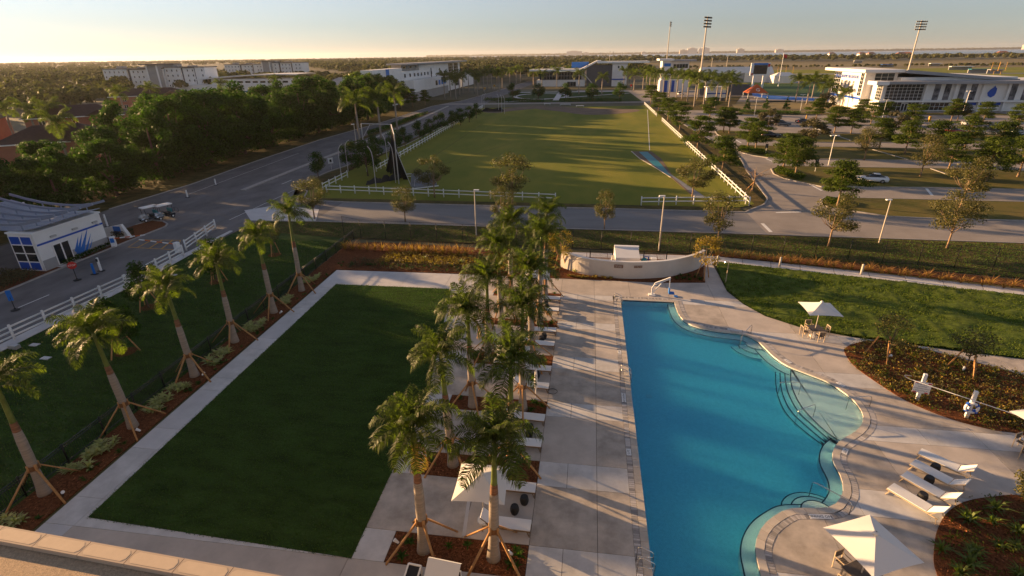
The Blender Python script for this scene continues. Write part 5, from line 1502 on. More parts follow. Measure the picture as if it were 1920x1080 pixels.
# floodlight masts
def mast(loc, h, label, n, rz=0.0):
    t = thing('floodlight_mast', label, 'floodlight', loc, rz, 'stadium floodlight masts')
    MB().tube([(0, 0, 0), (0, 0, h)], [.55, .28], 8).build('mast', 'pole_beige', t)
    for k in range(n):
        z = h - .6 - k * 1.3
        MB().box(-3.2, -.12, z - .1, 3.2, .12, z + .1).build('crossbar', 'galv', t)
        for i in range(6):
            x = -3 + i * 1.2
            MB().box(x - .36, -.62, z - .34, x + .36, -.16, z + .34).build('lamp', 'black' if i % 2 else 'charcoal', t)
mast((53.4, 290), 36, 'tallest floodlight mast with four lamp rows, at centre right', 4, .9)
mast((60.5, 480), 43, 'farther floodlight mast rising behind the control tower', 3, 1.3)
mast((178.5, 352), 35, 'floodlight mast behind the large sports hall', 4, .3)
for p, h in (((130.57, 581.81), 16), ((117.08, 584.93), 15), ((23.25, 762.38), 22), ((27.36, 761.04), 22)):
    MBt = thing('light_pole', '', 'pole', p, 0, 'thin poles at the far fields'); rank(MBt, '{} thin bare pole from the left at the far fields'); MB().tube([(0, 0, 0), (0, 0, h)], .25, 5).build('pole', 'pole_beige', MBt); MB().box(-.8, -.3, h, .8, .3, h + .6).build('lamp', 'galv', MBt)
# goal posts, covers and bits on the far fields
for p, k in (((148.48, 492.47), 9), ((163.03, 500.39), 9), ((337.80, 533.90), 10), ((342.42, 532.84), 10)):
    t = thing('goal_post', '', 'goal post', p, 0, 'yellow goal posts on the far fields'); rank(t, '{} yellow goal post from the left on the far fields')
    MB().tube([(0, 0, 0), (0, 0, k * .3)], .2, 5).bar((-2.8, 0, k * .3), (2.8, 0, k * .3), .25).bar((-2.8, 0, k * .3), (-2.8, 0, k), .2).bar((2.8, 0, k * .3), (2.8, 0, k), .2).build('posts', 'paint_yellow', t)
for p, m, w in (((375.82, 789.16), 'blue_light', 16), ((388.25, 662.74), 'white', 22), ((460.15, 1070.83), 'white', 14), ((351.24, 571.07), 'teal', 18), ((446.74, 818.06), 'white', 14), ((354.90, 556.01), 'roof_grey', 12)):
    t = thing('field_shelter', '', 'shelter', p, 0, 'small shelters on the far fields'); rank(t, '{} small shelter from the left on the far fields')
    part(t, 'roof', m, (-w / 2, 0, 3, w / 2, 5, 3.5)); part(t, 'wall', 'grey_wall', (-w / 2, 4, 0, w / 2, 4.8, 3))
# skyline on the far shore and villas in the tree belt
KR = random.Random(6)
for px_, w, h in ((-300, 260, 60), (-100, 90, 40), (860, 70, 36), (1500, 120, 55), (1640, 150, 78), (1830, 160, 80), (2400, 110, 60), (3000, 120, 45), (6600, 220, 62), (6900, 190, 66), (7900, 150, 45), (8300, 120, 40)):
    o = MB().box(-w / 2, 0, 0, w / 2, 60, h).box(-w / 4, 5, h, w / 5, 50, h * 1.15).build('tower_block', 'skyline'); o.location = (px_, 9900 - px_ * 0.02, 0)
    tag(o, '', 'building', 'pale tower blocks on the far shore'); rank(o, '{} pale tower block from the left on the far shore')
for p in ((918.82, 2121.57), (932.27, 2087.00), (845.66, 1720.27), (1083.36, 1698.61), (911.99, 1826.68), (952.64, 2462.54)):
    t = thing('villa', '', 'house', p, KR.uniform(-.3, .3), 'villas in the far tree belt'); rank(t, '{} orange roofed villa from the left in the far tree belt')
    part(t, 'wall', 'white_wall', (-12, 0, 0, 12, 14, 9)); MB().add([(-14, -2, 9), (14, -2, 9), (14, 16, 9), (-14, 16, 9), (-6, 7, 14), (6, 7, 14)], [(0, 1, 5, 4), (1, 2, 5), (2, 3, 4, 5), (3, 0, 4)]).build('roof', 'terracotta', t)
for p, w in (((169.03, 1781.92), 30), ((204.13, 1745.25), 22), ((365.10, 1870.42), 26), ((123.16, 1694.49), 20)):
    t = thing('white_shed', '', 'shed', p, 0, 'white sheds at the far tree line'); rank(t, '{} white shed from the left at the far tree line')
    part(t, 'wall', 'white_wall', (-w / 2, 0, 0, w / 2, 10, 5)); part(t, 'roof', 'roof_grey', (-w / 2 - 1, -1, 5, w / 2 + 1, 11, 5.8))

# ---- the roof parapet in front of the camera
rf = thing('roof_parapet', 'low roof parapet with pale stone coping blocks at the lower left corner', 'parapet', (0, 0, 0))
ZP = 12.5
A0 = Vector((-10.67, 5.88, 12.50)[:2]); A1 = Vector((-4.64, 5.57, 12.50)[:2]); ad = (A1 - A0).normalized(); an = Vector((ad.y, -ad.x))
B0 = Vector((-10.30, 5.57, 12.50)[:2]); wth = abs((B0 - A0).dot(an))
def pl(u, v): q = A0 + ad * u + an * v; return (q.x, q.y)
Ls = [(Vector((-9.59, 5.82, 12.50)[:2]) - A0).dot(ad), (Vector((-8.62, 5.78, 12.50)[:2]) - A0).dot(ad)]
bl = Ls[1] - Ls[0]; u = Ls[0] - 12 * bl
while u < 24:
    o = MB().prism([pl(u + .006, wth), pl(u + bl - .006, wth), pl(u + bl - .006, -0.0), pl(u + .006, 0.0)], ZP - .10, ZP).build('coping_block', 'coping_stain', rf)
    c = 0.06; i = .035
    oct_ = [pl(u + .006 + i + c, wth - i), pl(u + bl - .006 - i - c, wth - i), pl(u + bl - .006 - i, wth - i - c), pl(u + bl - .006 - i, i + c), pl(u + bl - .006 - i - c, i), pl(u + .006 + i + c, i), pl(u + .006 + i, i + c), pl(u + .006 + i, wth - i - c)]
    MB().sheet(oct_, ZP + .003).build('clean_patch', 'coping_block', o)
    u += bl
MB().prism([pl(-14, wth - .03), pl(24, wth - .03), pl(24, .03), pl(-14, .03)], 0, ZP - .10).build('wall', 'stucco', rf)
ro = thing_struct('hotel_roof')
MB().prism([pl(-14, 9), pl(24, 9), pl(24, wth - .02), pl(-14, wth - .02)], 0.0, ZP - .115).build('roof_deck', 'pebble', ro)

# ================================================================ FENCES AND WALLS
def post_mesh(w, h, mat, cap=True):
    mb = MB().box(-w / 2, -w / 2, 0, w / 2, w / 2, h)
    if cap: mb.add([(-w * .6, -w * .6, h), (w * .6, -w * .6, h), (w * .6, w * .6, h), (-w * .6, w * .6, h), (0, 0, h + w * .4)], [(0, 1, 4), (1, 2, 4), (2, 3, 4), (3, 0, 4), (3, 2, 1, 0)])
    return mb.mesh_with(mat)
FP = post_mesh(0.14, 1.32, 'white')
def rail_fence(label, a, b, zs=(0.55, 1.1), step=2.62, group='white rail fences'):
    a = Vector((a[0], a[1], 0)); b = Vector((b[0], b[1], 0)); d = b - a; n = max(1, round(d.length / step)); u = d.normalized()
    t = thing('rail_fence', label, 'fence', a, math.atan2(d.y, d.x), group)
    L_ = d.length / n
    rm = MB().box(0.05, -.03, -.07, L_ - .05, .03, .07).mesh_with('white')
    for i in range(n + 1): link('post', FP, t, loc=(i * L_, 0, 0))
    for i in range(n):
        for z in zs: link('rail', rm, t, loc=(i * L_, 0, z))
    return t
rail_fence('white rail fence at the near left edge of the playing field', (-42.46, 81.23), (-4.54, 78.76))
rail_fence('white rail fence at the near right edge of the playing field, left of the corner', (8.14, 77.75), (23.31, 79.75))
rail_fence('white rail fence along the right side of the playing field, near stretch', (23.54, 78.87), (23.49, 183.78))
rail_fence('short far stretch of white rail fence on the right side of the field', (23.35, 198.18), (23.23, 244.71))
rail_fence('white rail fence along the left side of the playing field', (-40.50, 98.38), (-44.63, 230.06))
rail_fence('short white rail fence slanting from the field corner near the net cage', (-43.80, 82.62), (-43.91, 92.74))
rail_fence('three-rail white fence between the left lawn and the gatehouse lane, near stretch', (-45.23, 28.69), (-44.35, 41.84), (0.35, 0.75, 1.15), 2.7)
rail_fence('three-rail white fence between the left lawn and the gatehouse lane, far stretch', (-44.35, 41.97), (-44.99, 50.70), (0.35, 0.75, 1.15), 2.5)
rail_fence('short three-rail white fence behind the barrier gate', (-45.95, 52.39), (-47.89, 60.48), (0.35, 0.75, 1.15), 2.5)
struct('kerb_strip', MB().prism([(-45.3, 18), (-44.3, 18), (-44.1, 45), (-45.2, 60), (-45.6, 60), (-45.35, 45)], -0.05, 0.05), 'path_pale')

# black picket fence along the left bed
pf = thing('picket_fence', 'black picket fence between the left lawn and the planting bed', 'fence', (-27.85, 12, 0), PI / 2)
n_ = 19; L_ = 2.43
pm_ = post_mesh(0.075, 1.3, 'black', False)
rmm = MB().box(0.04, -.025, -.02, L_ - .04, .025, .02).mesh_with('rail_black')
for i in range(n_ + 1): link('post', pm_, pf, loc=(i * L_, 0, 0))
for i in range(n_):
    for z in (0.16, 1.04, 1.2): link('rail', rmm, pf, loc=(i * L_, 0, z))
pk = MB()
for i in range(int(n_ * L_ / .12)):
    x = i * .12 + .06; pk.box(x - .009, -.009, .1, x + .009, .009, 1.22)
pk.build('pickets', 'black', pf, kind='stuff')
# tall dark wire fence along the front road
wf = thing('wire_fence', 'tall black wire fence with thin posts along the front road', 'fence', (-30.0, 60.1, 0))
line = [(0, 0)] + [(p[0] + 30.0, p[1] - 60.1) for p in ((-28.6, 58.9), (-15.4, 58.3), (-1.4, 57.6), (14.2, 57.75), (24.1, 57.5), (36.0, 56.2), (41.4, 55.4), (52, 53.4), (66, 50.6))]
st_ = resample(line, 3.25)
tp = MB().lathe([(0.035, 0), (0.035, 2.4)], 6).mesh_with('black')
wires = MB()
for i, p in enumerate(st_):
    link('post', tp, wf, loc=(p[0], p[1], 0))
    if i:
        q = st_[i - 1]
        for z in (0.08, 2.38): MB().bar((q[0], q[1], z), (p[0], p[1], z), .03).build('rail', 'black', wf)
        for k in range(1, 24):
            z = k * .1; wires.bar((q[0], q[1], z), (p[0], p[1], z), .004)
        for k in range(26):
            t = k / 26; x = q[0] + (p[0] - q[0]) * t; y = q[1] + (p[1] - q[1]) * t; wires.bar((x, y, .08), (x, y, 2.38), .004)
wires.build('wire_mesh', 'black', wf, kind='stuff')

# curved wall with its plant equipment
cw = thing('curved_wall', 'curved pale rendered wall with two dark signs beyond the pool', 'wall')
CW = cr([(-2.23, 51.95), (-1.19, 51.01), (-0.08, 50.25), (1.53, 49.71), (3.10, 49.47), (4.93, 49.46), (6.77, 49.80), (8.39, 50.32), (9.80, 51.18), (11.30, 52.35), (12.39, 53.67)], 4)
wt = 0.12; m_ = MB(); a_ = offset(CW, wt, False); b_ = offset(CW, -wt, False); HW = 1.75
for i in range(len(CW) - 1):
    m_.add([(*a_[i], 0), (*a_[i + 1], 0), (*b_[i + 1], 0), (*b_[i], 0), (*a_[i], HW), (*a_[i + 1], HW), (*b_[i + 1], HW), (*b_[i], HW)], [(0, 1, 5, 4), (2, 3, 7, 6), (4, 5, 6, 7)])
m_.add([(*a_[0], 0), (*b_[0], 0), (*b_[0], HW), (*a_[0], HW), (*a_[-1], 0), (*b_[-1], 0), (*b_[-1], HW), (*a_[-1], HW)], [(1, 0, 3, 2), (4, 5, 6, 7)])
m_.build('wall', 'stucco', cw)
cp_a = offset(CW, wt + .03, False); cp_b = offset(CW, -wt - .03, False); m_ = MB()
for i in range(len(CW) - 1):
    m_.add([(*cp_a[i], HW + .003), (*cp_a[i + 1], HW + .003), (*cp_b[i + 1], HW + .003), (*cp_b[i], HW + .003), (*cp_a[i], HW + .06), (*cp_a[i + 1], HW + .06), (*cp_b[i + 1], HW + .06), (*cp_b[i], HW + .06)], [(0, 1, 5, 4), (2, 3, 7, 6), (4, 5, 6, 7)])
m_.build('coping', 'white_wall', cw)
def wall_sign(pt, txts, w, h):
    k = min(range(1, len(a_) - 1), key=lambda i: (Vector(a_[i]) - Vector(pt)).length)
    e = (Vector(a_[k + 1]) - Vector(a_[k - 1])).normalized(); nrm = Vector((e.y, -e.x))
    c = Vector((*a_[k], 1.32)) + Vector((nrm.x, nrm.y, 0)) * .03
    m = frame3(c, (e.x, e.y, 0), (0, 0, 1))
    b = MB().box(-w / 2, -h / 2, -.02, w / 2, h / 2, .015); b.v = [tuple(m @ Vector(v)) for v in b.v]
    s_ = b.build('sign_plate', 'strap', cw)
    for i, t in enumerate(txts):
        lettering(t, h * (.36 if len(txts) > 1 else .5), 'white', s_, m @ Matrix.Translation((0, (len(txts) - 1) * h * .2 - i * h * .4, .02)), 0.002)
wall_sign((3.4, 49.3), ('POOL RULES', 'NO DIVING'), 0.85, 0.34); wall_sign((5.55, 49.25), ('NO LIFEGUARD',), 0.8, 0.22)
struct('equipment_pad', MB().prism([(0.5, 51.0), (3, 50.0), (6.5, 50.0), (10.5, 52.2), (11.5, 54.7), (-.3, 54.8)], -.03, .037), 'concrete')
eq = thing('pool_heater', 'large white equipment cabinet with a sloped top behind the curved wall', 'pool equipment', (3.25, 50.6, 0))
MB().add([(0, 0, 0), (2.4, 0, 0), (2.4, 2.2, 0), (0, 2.2, 0), (0, 0, 1.75), (2.4, 0, 1.75), (2.4, 2.2, 2.05), (0, 2.2, 2.05)], [(0, 1, 5, 4), (1, 2, 6, 5), (2, 3, 7, 6), (3, 0, 4, 7), (4, 5, 6, 7)]).build('cabinet', 'white_wall', eq)
MB().box(-.05, 2.2, 0, 2.45, 2.6, 2.2).build('back_panel', 'white', eq); MB().box(-.35, .4, .2, -.01, 1.6, 1.4).build('side_box', 'grey_wall', eq)
fl_ = thing('pool_filter', 'blue upright filter tank beside the white cabinet', 'pool equipment', (6.15, 51.2, 0)); MB().lathe([(.34, 0), (.36, .2), (.36, 1.2), (.25, 1.5), (.1, 1.6)], 12).build('tank', 'teal', fl_, True); MB().tube([(0, 0, 1.6), (0, 0, 1.75), (.4, 0, 1.75), (.4, 0, .2)], .05, 6).build('pipe', 'blue', fl_)
cb = thing('control_box', 'small white control box with a dark round dial', 'pool equipment', (6.75, 50.7, 0)); part(cb, 'box', 'white', (0, 0, .4, .55, .4, 1.75)); part(cb, 'leg', 'grey_wall', (.1, .1, 0, .4, .3, .4)); part(cb, 'dial', 'wood', (.12, -.03, 1.2, .4, -.005, 1.5))
for i, (x0, x1, nm) in enumerate(((0.8, 3.1, 'short black picket fence left of the white equipment cabinet'), (6.4, 8.7, 'short black picket fence right of the white equipment cabinet'))):
    t = thing('picket_fence', nm, 'fence', (x0, 53.7, 0)); w = x1 - x0
    p_ = MB()
    for k in range(int(w / .13)): p_.box(k * .13, -.01, .05, k * .13 + .018, .01, 1.3)
    p_.build('pickets', 'black', t, kind='stuff')
    for x in (-.04, w): part(t, 'post', 'black', (x - .05, -.04, 0, x + .05, .04, 1.45))
    for z in (.15, 1.2): part(t, 'rail', 'black', (0, -.02, z, w, .02, z + .035))

# ================================================================ GATEHOUSE AND LANE
GX, GY = -56.55, 44.75
gh = thing('gatehouse', 'small white gatehouse with blue window panels, blue spikes and a ribbed winged roof', 'gatehouse', (GX, GY, 0))
D_, W_, Hh = 8.2, 3.0, 4.1
part(gh, 'wall', 'white_wall', (-W_, 0, 0, 0, D_, Hh))
part(gh, 'plinth', 'grey_wall', (-W_ - .02, .05, 0, .02, D_ + .02, 1.15))
part(gh, 'blue_stripe', 'blue', (.005, .1, 2.75, .03, D_, 2.95))
window(gh, (-W_ + .12, -.05, .12), (1, 0, 0), (0, 0, 1), W_ - .3, Hh - .35, 2, 4, pane=['blue', 'blue', 'glass_dark', 'glass_dark', 'glass_dark', 'glass_dark', 'blue', 'blue'], fw=.1)
window(gh, (.05, 1.55, .12), (0, 1, 0), (0, 0, 1), 1.9, 2.3, 2, 1, name='door', fw=.13)
SPK = [((3.75, .95), (4.05, .6), (4.75, 2.35)), ((3.85, .62), (4.25, .35), (5.35, 2.6)), ((4.0, .3), (4.75, .3), (6.2, 2.95)), ((4.85, .45), (5.3, .5), (6.35, 2.2)), ((5.5, .6), (5.8, .7), (6.3, 1.5))]
for a, b, c in SPK:
    MB().add([(.04, a[0], a[1]), (.04, b[0], b[1]), (.04, c[0], c[1]), (.025, a[0], a[1]), (.025, b[0], b[1]), (.025, c[0], c[1])], [(0, 1, 2), (0, 3, 4, 1), (1, 4, 5, 2), (2, 5, 3, 0)]).build('blue_spike', 'blue_light', gh)
for y in (1.7, 4.3, 6.9): part(gh, 'wall_light', 'galv', (.0, y, 3.2, .22, y + .6, 3.4))
part(gh, 'camera_arm', 'galv', (0, 7.3, 2.98, .5, 7.4, 3.05))
part(gh, 'roof_edge', 'white', (-W_ - .1, -.1, Hh, .1, D_ + .1, Hh + .15))
# winged roof: curved ribs over sloping panels
def wing(x):  # height of the wing at local x (0 over the right wall)
    return 4.35 + (0.034 * (x + 3.0) ** 2 if x > -3 else 0.018 * (x + 3.0) ** 2)
xs_ = [1.4, .6, -.5, -1.8, -3, -4.2, -5.6, -7.2, -9, -11]
for k in range(6):
    y = .3 + k * 1.55
    m_ = MB()
    for xa, xb in zip(xs_, xs_[1:]): m_.bar((xa, y, wing(xa) + .62), (xb, y, wing(xb) + .62), .13, .26)
    m_.build('roof_rib', 'canopy_blue', gh)
    for x in (-1.2, -4.6, -7.0): part(gh, 'rib_post', 'canopy_blue', (x - .05, y - .05, wing(x) - .1, x + .05, y + .05, wing(x) + .55))
    if k < 5:
        for xa, xb in zip(xs_[1:], xs_[2:]):
            y1 = y + 1.5
            MB().add([(xa, y + .05, wing(xa)), (xb + .03, y + .05, wing(xb)), (xb + .03, y1, wing(xb)), (xa, y1, wing(xa)), (xa, y + .05, wing(xa) - .08), (xb + .03, y + .05, wing(xb) - .08), (xb + .03, y1, wing(xb) - .08), (xa, y1, wing(xa) - .08)],
                     [(0, 3, 2, 1), (4, 5, 6, 7), (0, 1, 5, 4), (1, 2, 6, 5), (2, 3, 7, 6), (3, 0, 4, 7)]).build('roof_panel', 'canopy_blue', gh)
for y in (.3, 8.0): MB().tube([(-9.5, y, 0), (-9.5, y, 5.2)], .12, 8).build('roof_column', 'white', gh)
kerb([(-55.6, 38), (-55.75, 44), (-55.75, 54.5), (-55.59, 60.90), (-56.21, 62.06), (-57.76, 63.17), (-59.75, 63.49), (-60.3, 61.2)], .2, .08)
struct('gate_island', MB().prism([(-60.5, 36), (-55.75, 38), (-55.85, 54.5), (-55.85, 61.11), (-56.36, 62.04), (-57.71, 62.92), (-59.55, 63.25), (-60.3, 61.0), (-60.5, 50)], -.05, .03), 'mulch')
struct('gate_walk', MB().prism([(-56.5, 46), (-55.9, 46), (-55.9, 48.6), (-56.5, 48.6)], 0.0, .045), 'path_pale')
ss = thing('sign_wall', 'low white wedge wall with a blue sign panel behind the gatehouse', 'sign', (-58.2, 55.9, 0))
MB().add([(-3, 0, 0), (1.7, 0, 0), (1.9, .35, 0), (-3, .35, 0), (-3, 0, .9), (1.0, 0, 1.75), (1.0, .35, 1.75), (-3, .35, .9)], [(0, 1, 5, 4), (1, 2, 6, 5), (2, 3, 7, 6), (3, 0, 4, 7), (4, 5, 6, 7)]).build('wall', 'white_wall', ss)
part(ss, 'blue_panel', 'blue_light', (-.2, -.03, .45, .8, -.003, 1.5))
def barrier(p, q, label):
    p = Vector((p[0], p[1], 0)); d = Vector((q[0], q[1], 0)) - p
    t = thing('gate_barrier', label, 'barrier', p, math.atan2(d.y, d.x), 'barrier gates')
    part(t, 'cabinet', 'white', (-.25, -.25, 0, .25, .25, 1.2)); part(t, 'blue_panel', 'blue_light', (-.2, -.28, .55, .2, -.252, 1.1))
    n = 6
    for i in range(n): part(t, 'arm', 'white' if i % 2 else 'orange', (.25 + i * d.length / n, -.045, .92, .25 + (i + 1) * d.length / n - .003, .045, 1.02))
barrier((-55.84, 52.88), (-53.19, 54.54), 'barrier gate with a white cabinet at the gatehouse corner')
barrier((-46.50, 51.79), (-52.06, 52.89), 'barrier gate with a white cabinet beside the white fence')
# signs and posts on the roads
def base_sign(loc, label, plate):
    t = thing('portable_sign', label, 'sign', loc, .2, 'portable road signs')
    MB().lathe([(.36, 0), (.34, .06), (.1, .12), (.05, .2)], 10).build('base', 'black', t); MB().tube([(0, 0, .15), (0, 0, 1.3)], .03, 6).build('pole', 'black', t)
    return t
t = base_sign((-51.04, 43.00), 'red stop sign on a black portable base in the gatehouse lane', 'red')
m_ = MB(); m_.add([(math.cos(PI / 8 + k * PI / 4) * .4, y, 1.6 + math.sin(PI / 8 + k * PI / 4) * .4) for y in (-.02, .02) for k in range(8)], [tuple(range(8)), tuple(range(15, 7, -1))] + [((k + 1) % 8, k, k + 8, (k + 1) % 8 + 8) for k in range(8)])
sgn = m_.build('plate', 'red', t); lettering('STOP', .26, 'white', sgn, frame3(Vector((0, -.024, 1.6)), (1, 0, 0), (0, 0, 1)), 0.002)
t.rotation_euler = (0, 0, 0.75)
t = base_sign((-50.49, 36.13), 'blue narrow sign on a black base at the left edge of the lane', 'blue_light'); part(t, 'plate', 'blue_light', (-.18, -.02, .9, .18, .02, 1.9)); t.rotation_euler = (0, 0, .7)
for p, m, h, lab in (((-50.59, 44.63), 'blue_light', 1.2, 'blue lane post in front of the gatehouse'), ((-50.67, 45.52), 'white', 1.5, 'white card reader post in front of the gatehouse'), ((-65.02, 84.81), 'white', 1.1, 'white striped lane post at the road edge, farther one'),
                     ((-63.88, 76.09), 'white', 1.2, 'white lane post at the road edge, nearer one'), ((-63.53, 60.12), 'white', 1.7, 'white leaning post just behind the gatehouse roof tip')):
    t = thing('lane_post', lab, 'post', p); part(t, 'post', m, (-.08, -.08, 0, .08, .08, h)); part(t, 'base', 'charcoal', (-.3, -.2, 0.0, .3, .2, .06))
    if h == 1.5: part(t, 'reader', 'charcoal', (-.1, -.16, 1.1, .1, -.085, 1.4))
t = thing('road_sign', 'white square road sign by the median trees', 'sign', (-50.35, 99.71), .8); MB().tube([(0, 0, 0), (0, 0, 2)], .04, 6).build('pole', 'galv', t); part(t, 'plate', 'white', (-.5, -.03, 1.2, .5, .03, 2.3)); part(t, 'arrow', 'black', (-.2, -.05, 1.5, .2, -.032, 2.0))
for p, m, lab in (((23.73, 93.08), 'white', 'x'),): pass
for p, lab in (((41.84, 104.74), 'small grey sign behind the large island tree'), ((38.20, 122.72), 'small grey sign on the middle car park island')):
    t = thing('road_sign', lab, 'sign', p); MB().tube([(0, 0, 0), (0, 0, 2.2)], .04, 6).build('pole', 'galv', t); part(t, 'plate', 'charcoal', (-.28, -.03, 1.4, .28, .03, 2.3))
for p, lab in (((-61.48, 358.79), 'yellow warning sign on the far avenue, left one'), ((-62.04, 328.05), 'yellow warning sign on the far avenue, right of the palms'), ((24.66, 352.30), 'small dark red sign on the plaza')):
    t = thing('road_sign', lab, 'sign', p); MB().tube([(0, 0, 0), (0, 0, 2)], .06, 5).build('pole', 'galv', t); part(t, 'plate', 'red' if 'red' in lab else 'paint_yellow', (-.6, -.05, 1.8, .6, .05, 3.0))

# golf carts
def golf_cart(loc, rz, label, basket):
    t = thing('golf_cart', label, 'golf cart', loc, rz, 'parked golf carts')   # x is forward
    MB().add([(-1.2, -.6, .35), (1.25, -.6, .35), (1.25, .6, .35), (-1.2, .6, .35), (-1.2, -.6, .62), (.35, -.6, .5), (.35, .6, .5), (-1.2, .6, .62)], [(3, 2, 1, 0), (0, 1, 5, 4), (2, 3, 7, 6), (3, 0, 4, 7), (4, 5, 6, 7), (1, 2, 6, 5)]).build('body', 'car_dark', t)
    MB().add([(.45, -.58, .4), (1.3, -.5, .4), (1.3, .5, .4), (.45, .58, .4), (.5, -.56, .98), (.95, -.5, .9), (.95, .5, .9), (.5, .56, .98), (1.28, -.42, .65), (1.28, .42, .65)], [(0, 1, 8, 5, 4), (2, 3, 7, 6, 9), (4, 5, 6, 7), (5, 8, 9, 6), (1, 2, 9, 8), (3, 0, 4, 7)]).build('cowl', 'car_silver', t)
    part(t, 'seat', 'charcoal', (-.75, -.52, .62, -.2, .52, .82)); part(t, 'backrest', 'teal', (-.9, -.52, .82, -.76, .52, 1.3))
    MB().prism([(-1.1, -.6), (.75, -.6), (.9, -.45), (.9, .45), (.75, .6), (-1.1, .6), (-1.2, .45), (-1.2, -.45)], 1.85, 1.95).build('roof', 'white', t)
    for x, x2 in ((.6, .72), (-.95, -1.0)):
        for y in (-.5, .5): MB().bar((x, y, .6), (x2, y, 1.85), .045).build('roof_post', 'black', t)
    for x in (.9, -.8):
        for y in (-.55, .55):
            w = MB().tube([(x, y - .1, .25), (x, y + .1, .25)], .25, 12).build('wheel', 'tyre', t); MB().tube([(x, y - .115, .25), (x, y + .115, .25)], .12, 8).build('rim', 'white', w)
    MB().tube([(.45, .25, .95), (.25, .25, 1.1)], .02, 5).lathe([(.17, 0), (.17, .03)], 10, (.24, .25, 1.08)).build('steering_wheel', 'black', t)
    if basket: MB().bar((-1.2, -.5, .6), (-1.75, -.5, .6), .04).bar((-1.2, .5, .6), (-1.75, .5, .6), .04).bar((-1.75, -.5, .6), (-1.75, .5, .6), .04).bar((-1.75, -.5, .6), (-1.75, -.5, 1.1), .04).bar((-1.75, .5, .6), (-1.75, .5, 1.1), .04).bar((-1.75, -.5, 1.1), (-1.75, .5, 1.1), .04).build('rear_rack', 'black', t)
golf_cart((-59.90, 63.48), -1.95, 'left golf cart with a white roof behind the gatehouse', False)
golf_cart((-58.63, 64.66), -1.95, 'right golf cart with a white roof and rear rack', True)

# ================================================================ CARS AND LAMPS
CARM = {}
def car(loc, rz, label, paint, suv=False):
    t = thing('parked_car', label, 'car', loc, rz, 'cars in the car park')
    key = suv
    if key not in CARM:
        if suv: prof = [(-2.25, .35), (-2.3, .8), (-2.2, 1.05), (-2.0, 1.1), (1.0, 1.0), (2.15, .85), (2.3, .6), (2.25, .35)]; cab = [(-2.15, 1.08), (-1.9, 1.68), (-.1, 1.72), (.9, 1.02)]
        else: prof = [(-2.2, .3), (-2.3, .7), (-2.2, .95), (-1.6, 1.0), (1.0, .92), (2.1, .75), (2.3, .55), (2.25, .3)]; cab = [(-1.75, .98), (-1.0, 1.4), (.0, 1.43), (1.05, .93)]
        def extr(pr, w0, w1, zsplit):
            m = MB(); n = len(pr)
            ww = [w0 if z < zsplit else w1 for x, z in pr]
            m.add([(x, -w, z) for (x, z), w in zip(pr, ww)] + [(x, w, z) for (x, z), w in zip(pr, ww)], [tuple(range(n)), tuple(range(2 * n - 1, n - 1, -1))] + [((i + 1) % n, i, i + n, (i + 1) % n + n) for i in range(n)])
            return m
        body = extr(prof, .9, .84, .85); glass = extr(cab, .80, .62, 1.2)
        roof = MB().prism([(cab[1][0] + .05, -.6), (cab[2][0] - .02, -.6), (cab[2][0] - .02, .6), (cab[1][0] + .05, .6)], cab[1][1] - .01, cab[2][1] + .03)
        CARM[key] = (body, glass, roof)
    b, g, r = CARM[key]
    for nm, mb, m in (('body', b, paint), ('windows', g, 'glass_dark'), ('roof', r, paint)):
        link(nm, mb.mesh_with(m), t)
    for x in (1.4, -1.4):
        for y in (-.82, .82):
            w = MB().tube([(x, y - .1, .33), (x, y + .1, .33)], .33, 12).build('wheel', 'tyre', t); MB().tube([(x, y - .112, .33), (x, y + .112, .33)], .2, 8).build('rim', 'car_silver', w)
    for y in (-.62, .62):
        part(t, 'tail_light', 'lamp_red', (-2.31, y - .2, .68, -2.15, y + .2, .84)); part(t, 'headlight', 'white', (2.1, y - .18, .6, 2.31, y + .18, .74))
    part(t, 'number_plate', 'white', (-2.32, -.26, .55, -2.29, .26, .67))
    return t
car((47.98, 96.72), 2.85, 'white saloon parked on the grass strip beside the large island tree', 'car_white')
car((57.33, 173.77), 0.2, 'grey car on the lane between the car park trees', 'car_grey', True)
car((47.05, 149.81), 0.1, 'dark car half hidden behind a car park tree', 'car_dark')
car((63.82, 160.93), -.2, 'white car with a dark roof on the car park grass', 'car_white', True)
car((65.72, 180.72), .3, 'dark car with a red tail light near the yellow post', 'car_dark')
car((45.65, 176.00), .3, 'silver car behind the trees at the near end of the car park', 'car_silver')
car((110.13, 176.86), .1, 'white car in front of the right banners', 'car_white'); car((112.48, 178.21), .1, 'silver car next to the white one below the banners', 'car_silver')
car((112.74, 168.54), 1.4, 'white off-road car at the right end of the car park', 'car_white', True); car((96.15, 159.15), .1, 'red and grey car under the car park trees', 'car_red')
car((109.84, 167.29), 1.4, 'dark car beside the white off-road car', 'car_dark'); car((107.61, 156.65), .4, 'silver car behind the trees at the right edge', 'car_silver', True); car((107.19, 153.73), .4, 'dark van at the right edge of the car park', 'car_grey', True)
car((47.22, 305.03), .9, 'white car by the avenue palms on the plaza', 'car_white', True)
def lamp(loc, h, rz, label, kind=0):
    t = thing('street_lamp', label, 'street lamp', loc, rz, 'slim street lamps')
    MB().tube([(0, 0, 0), (0, 0, h)], [.085, .06], 8).build('pole', 'pole_beige' if kind == 0 else 'galv', t)
    if kind == 0: MB().box(-.55, -.13, h - .06, .08, .13, h + .05).build('lamp_head', 'white', t)
    else:
        for s in (-1, 1): MB().box(s * .18 if s > 0 else -.95, -.16, h - .02, .95 if s > 0 else -.18, .16, h + .1).build('lamp_head', 'white', t)
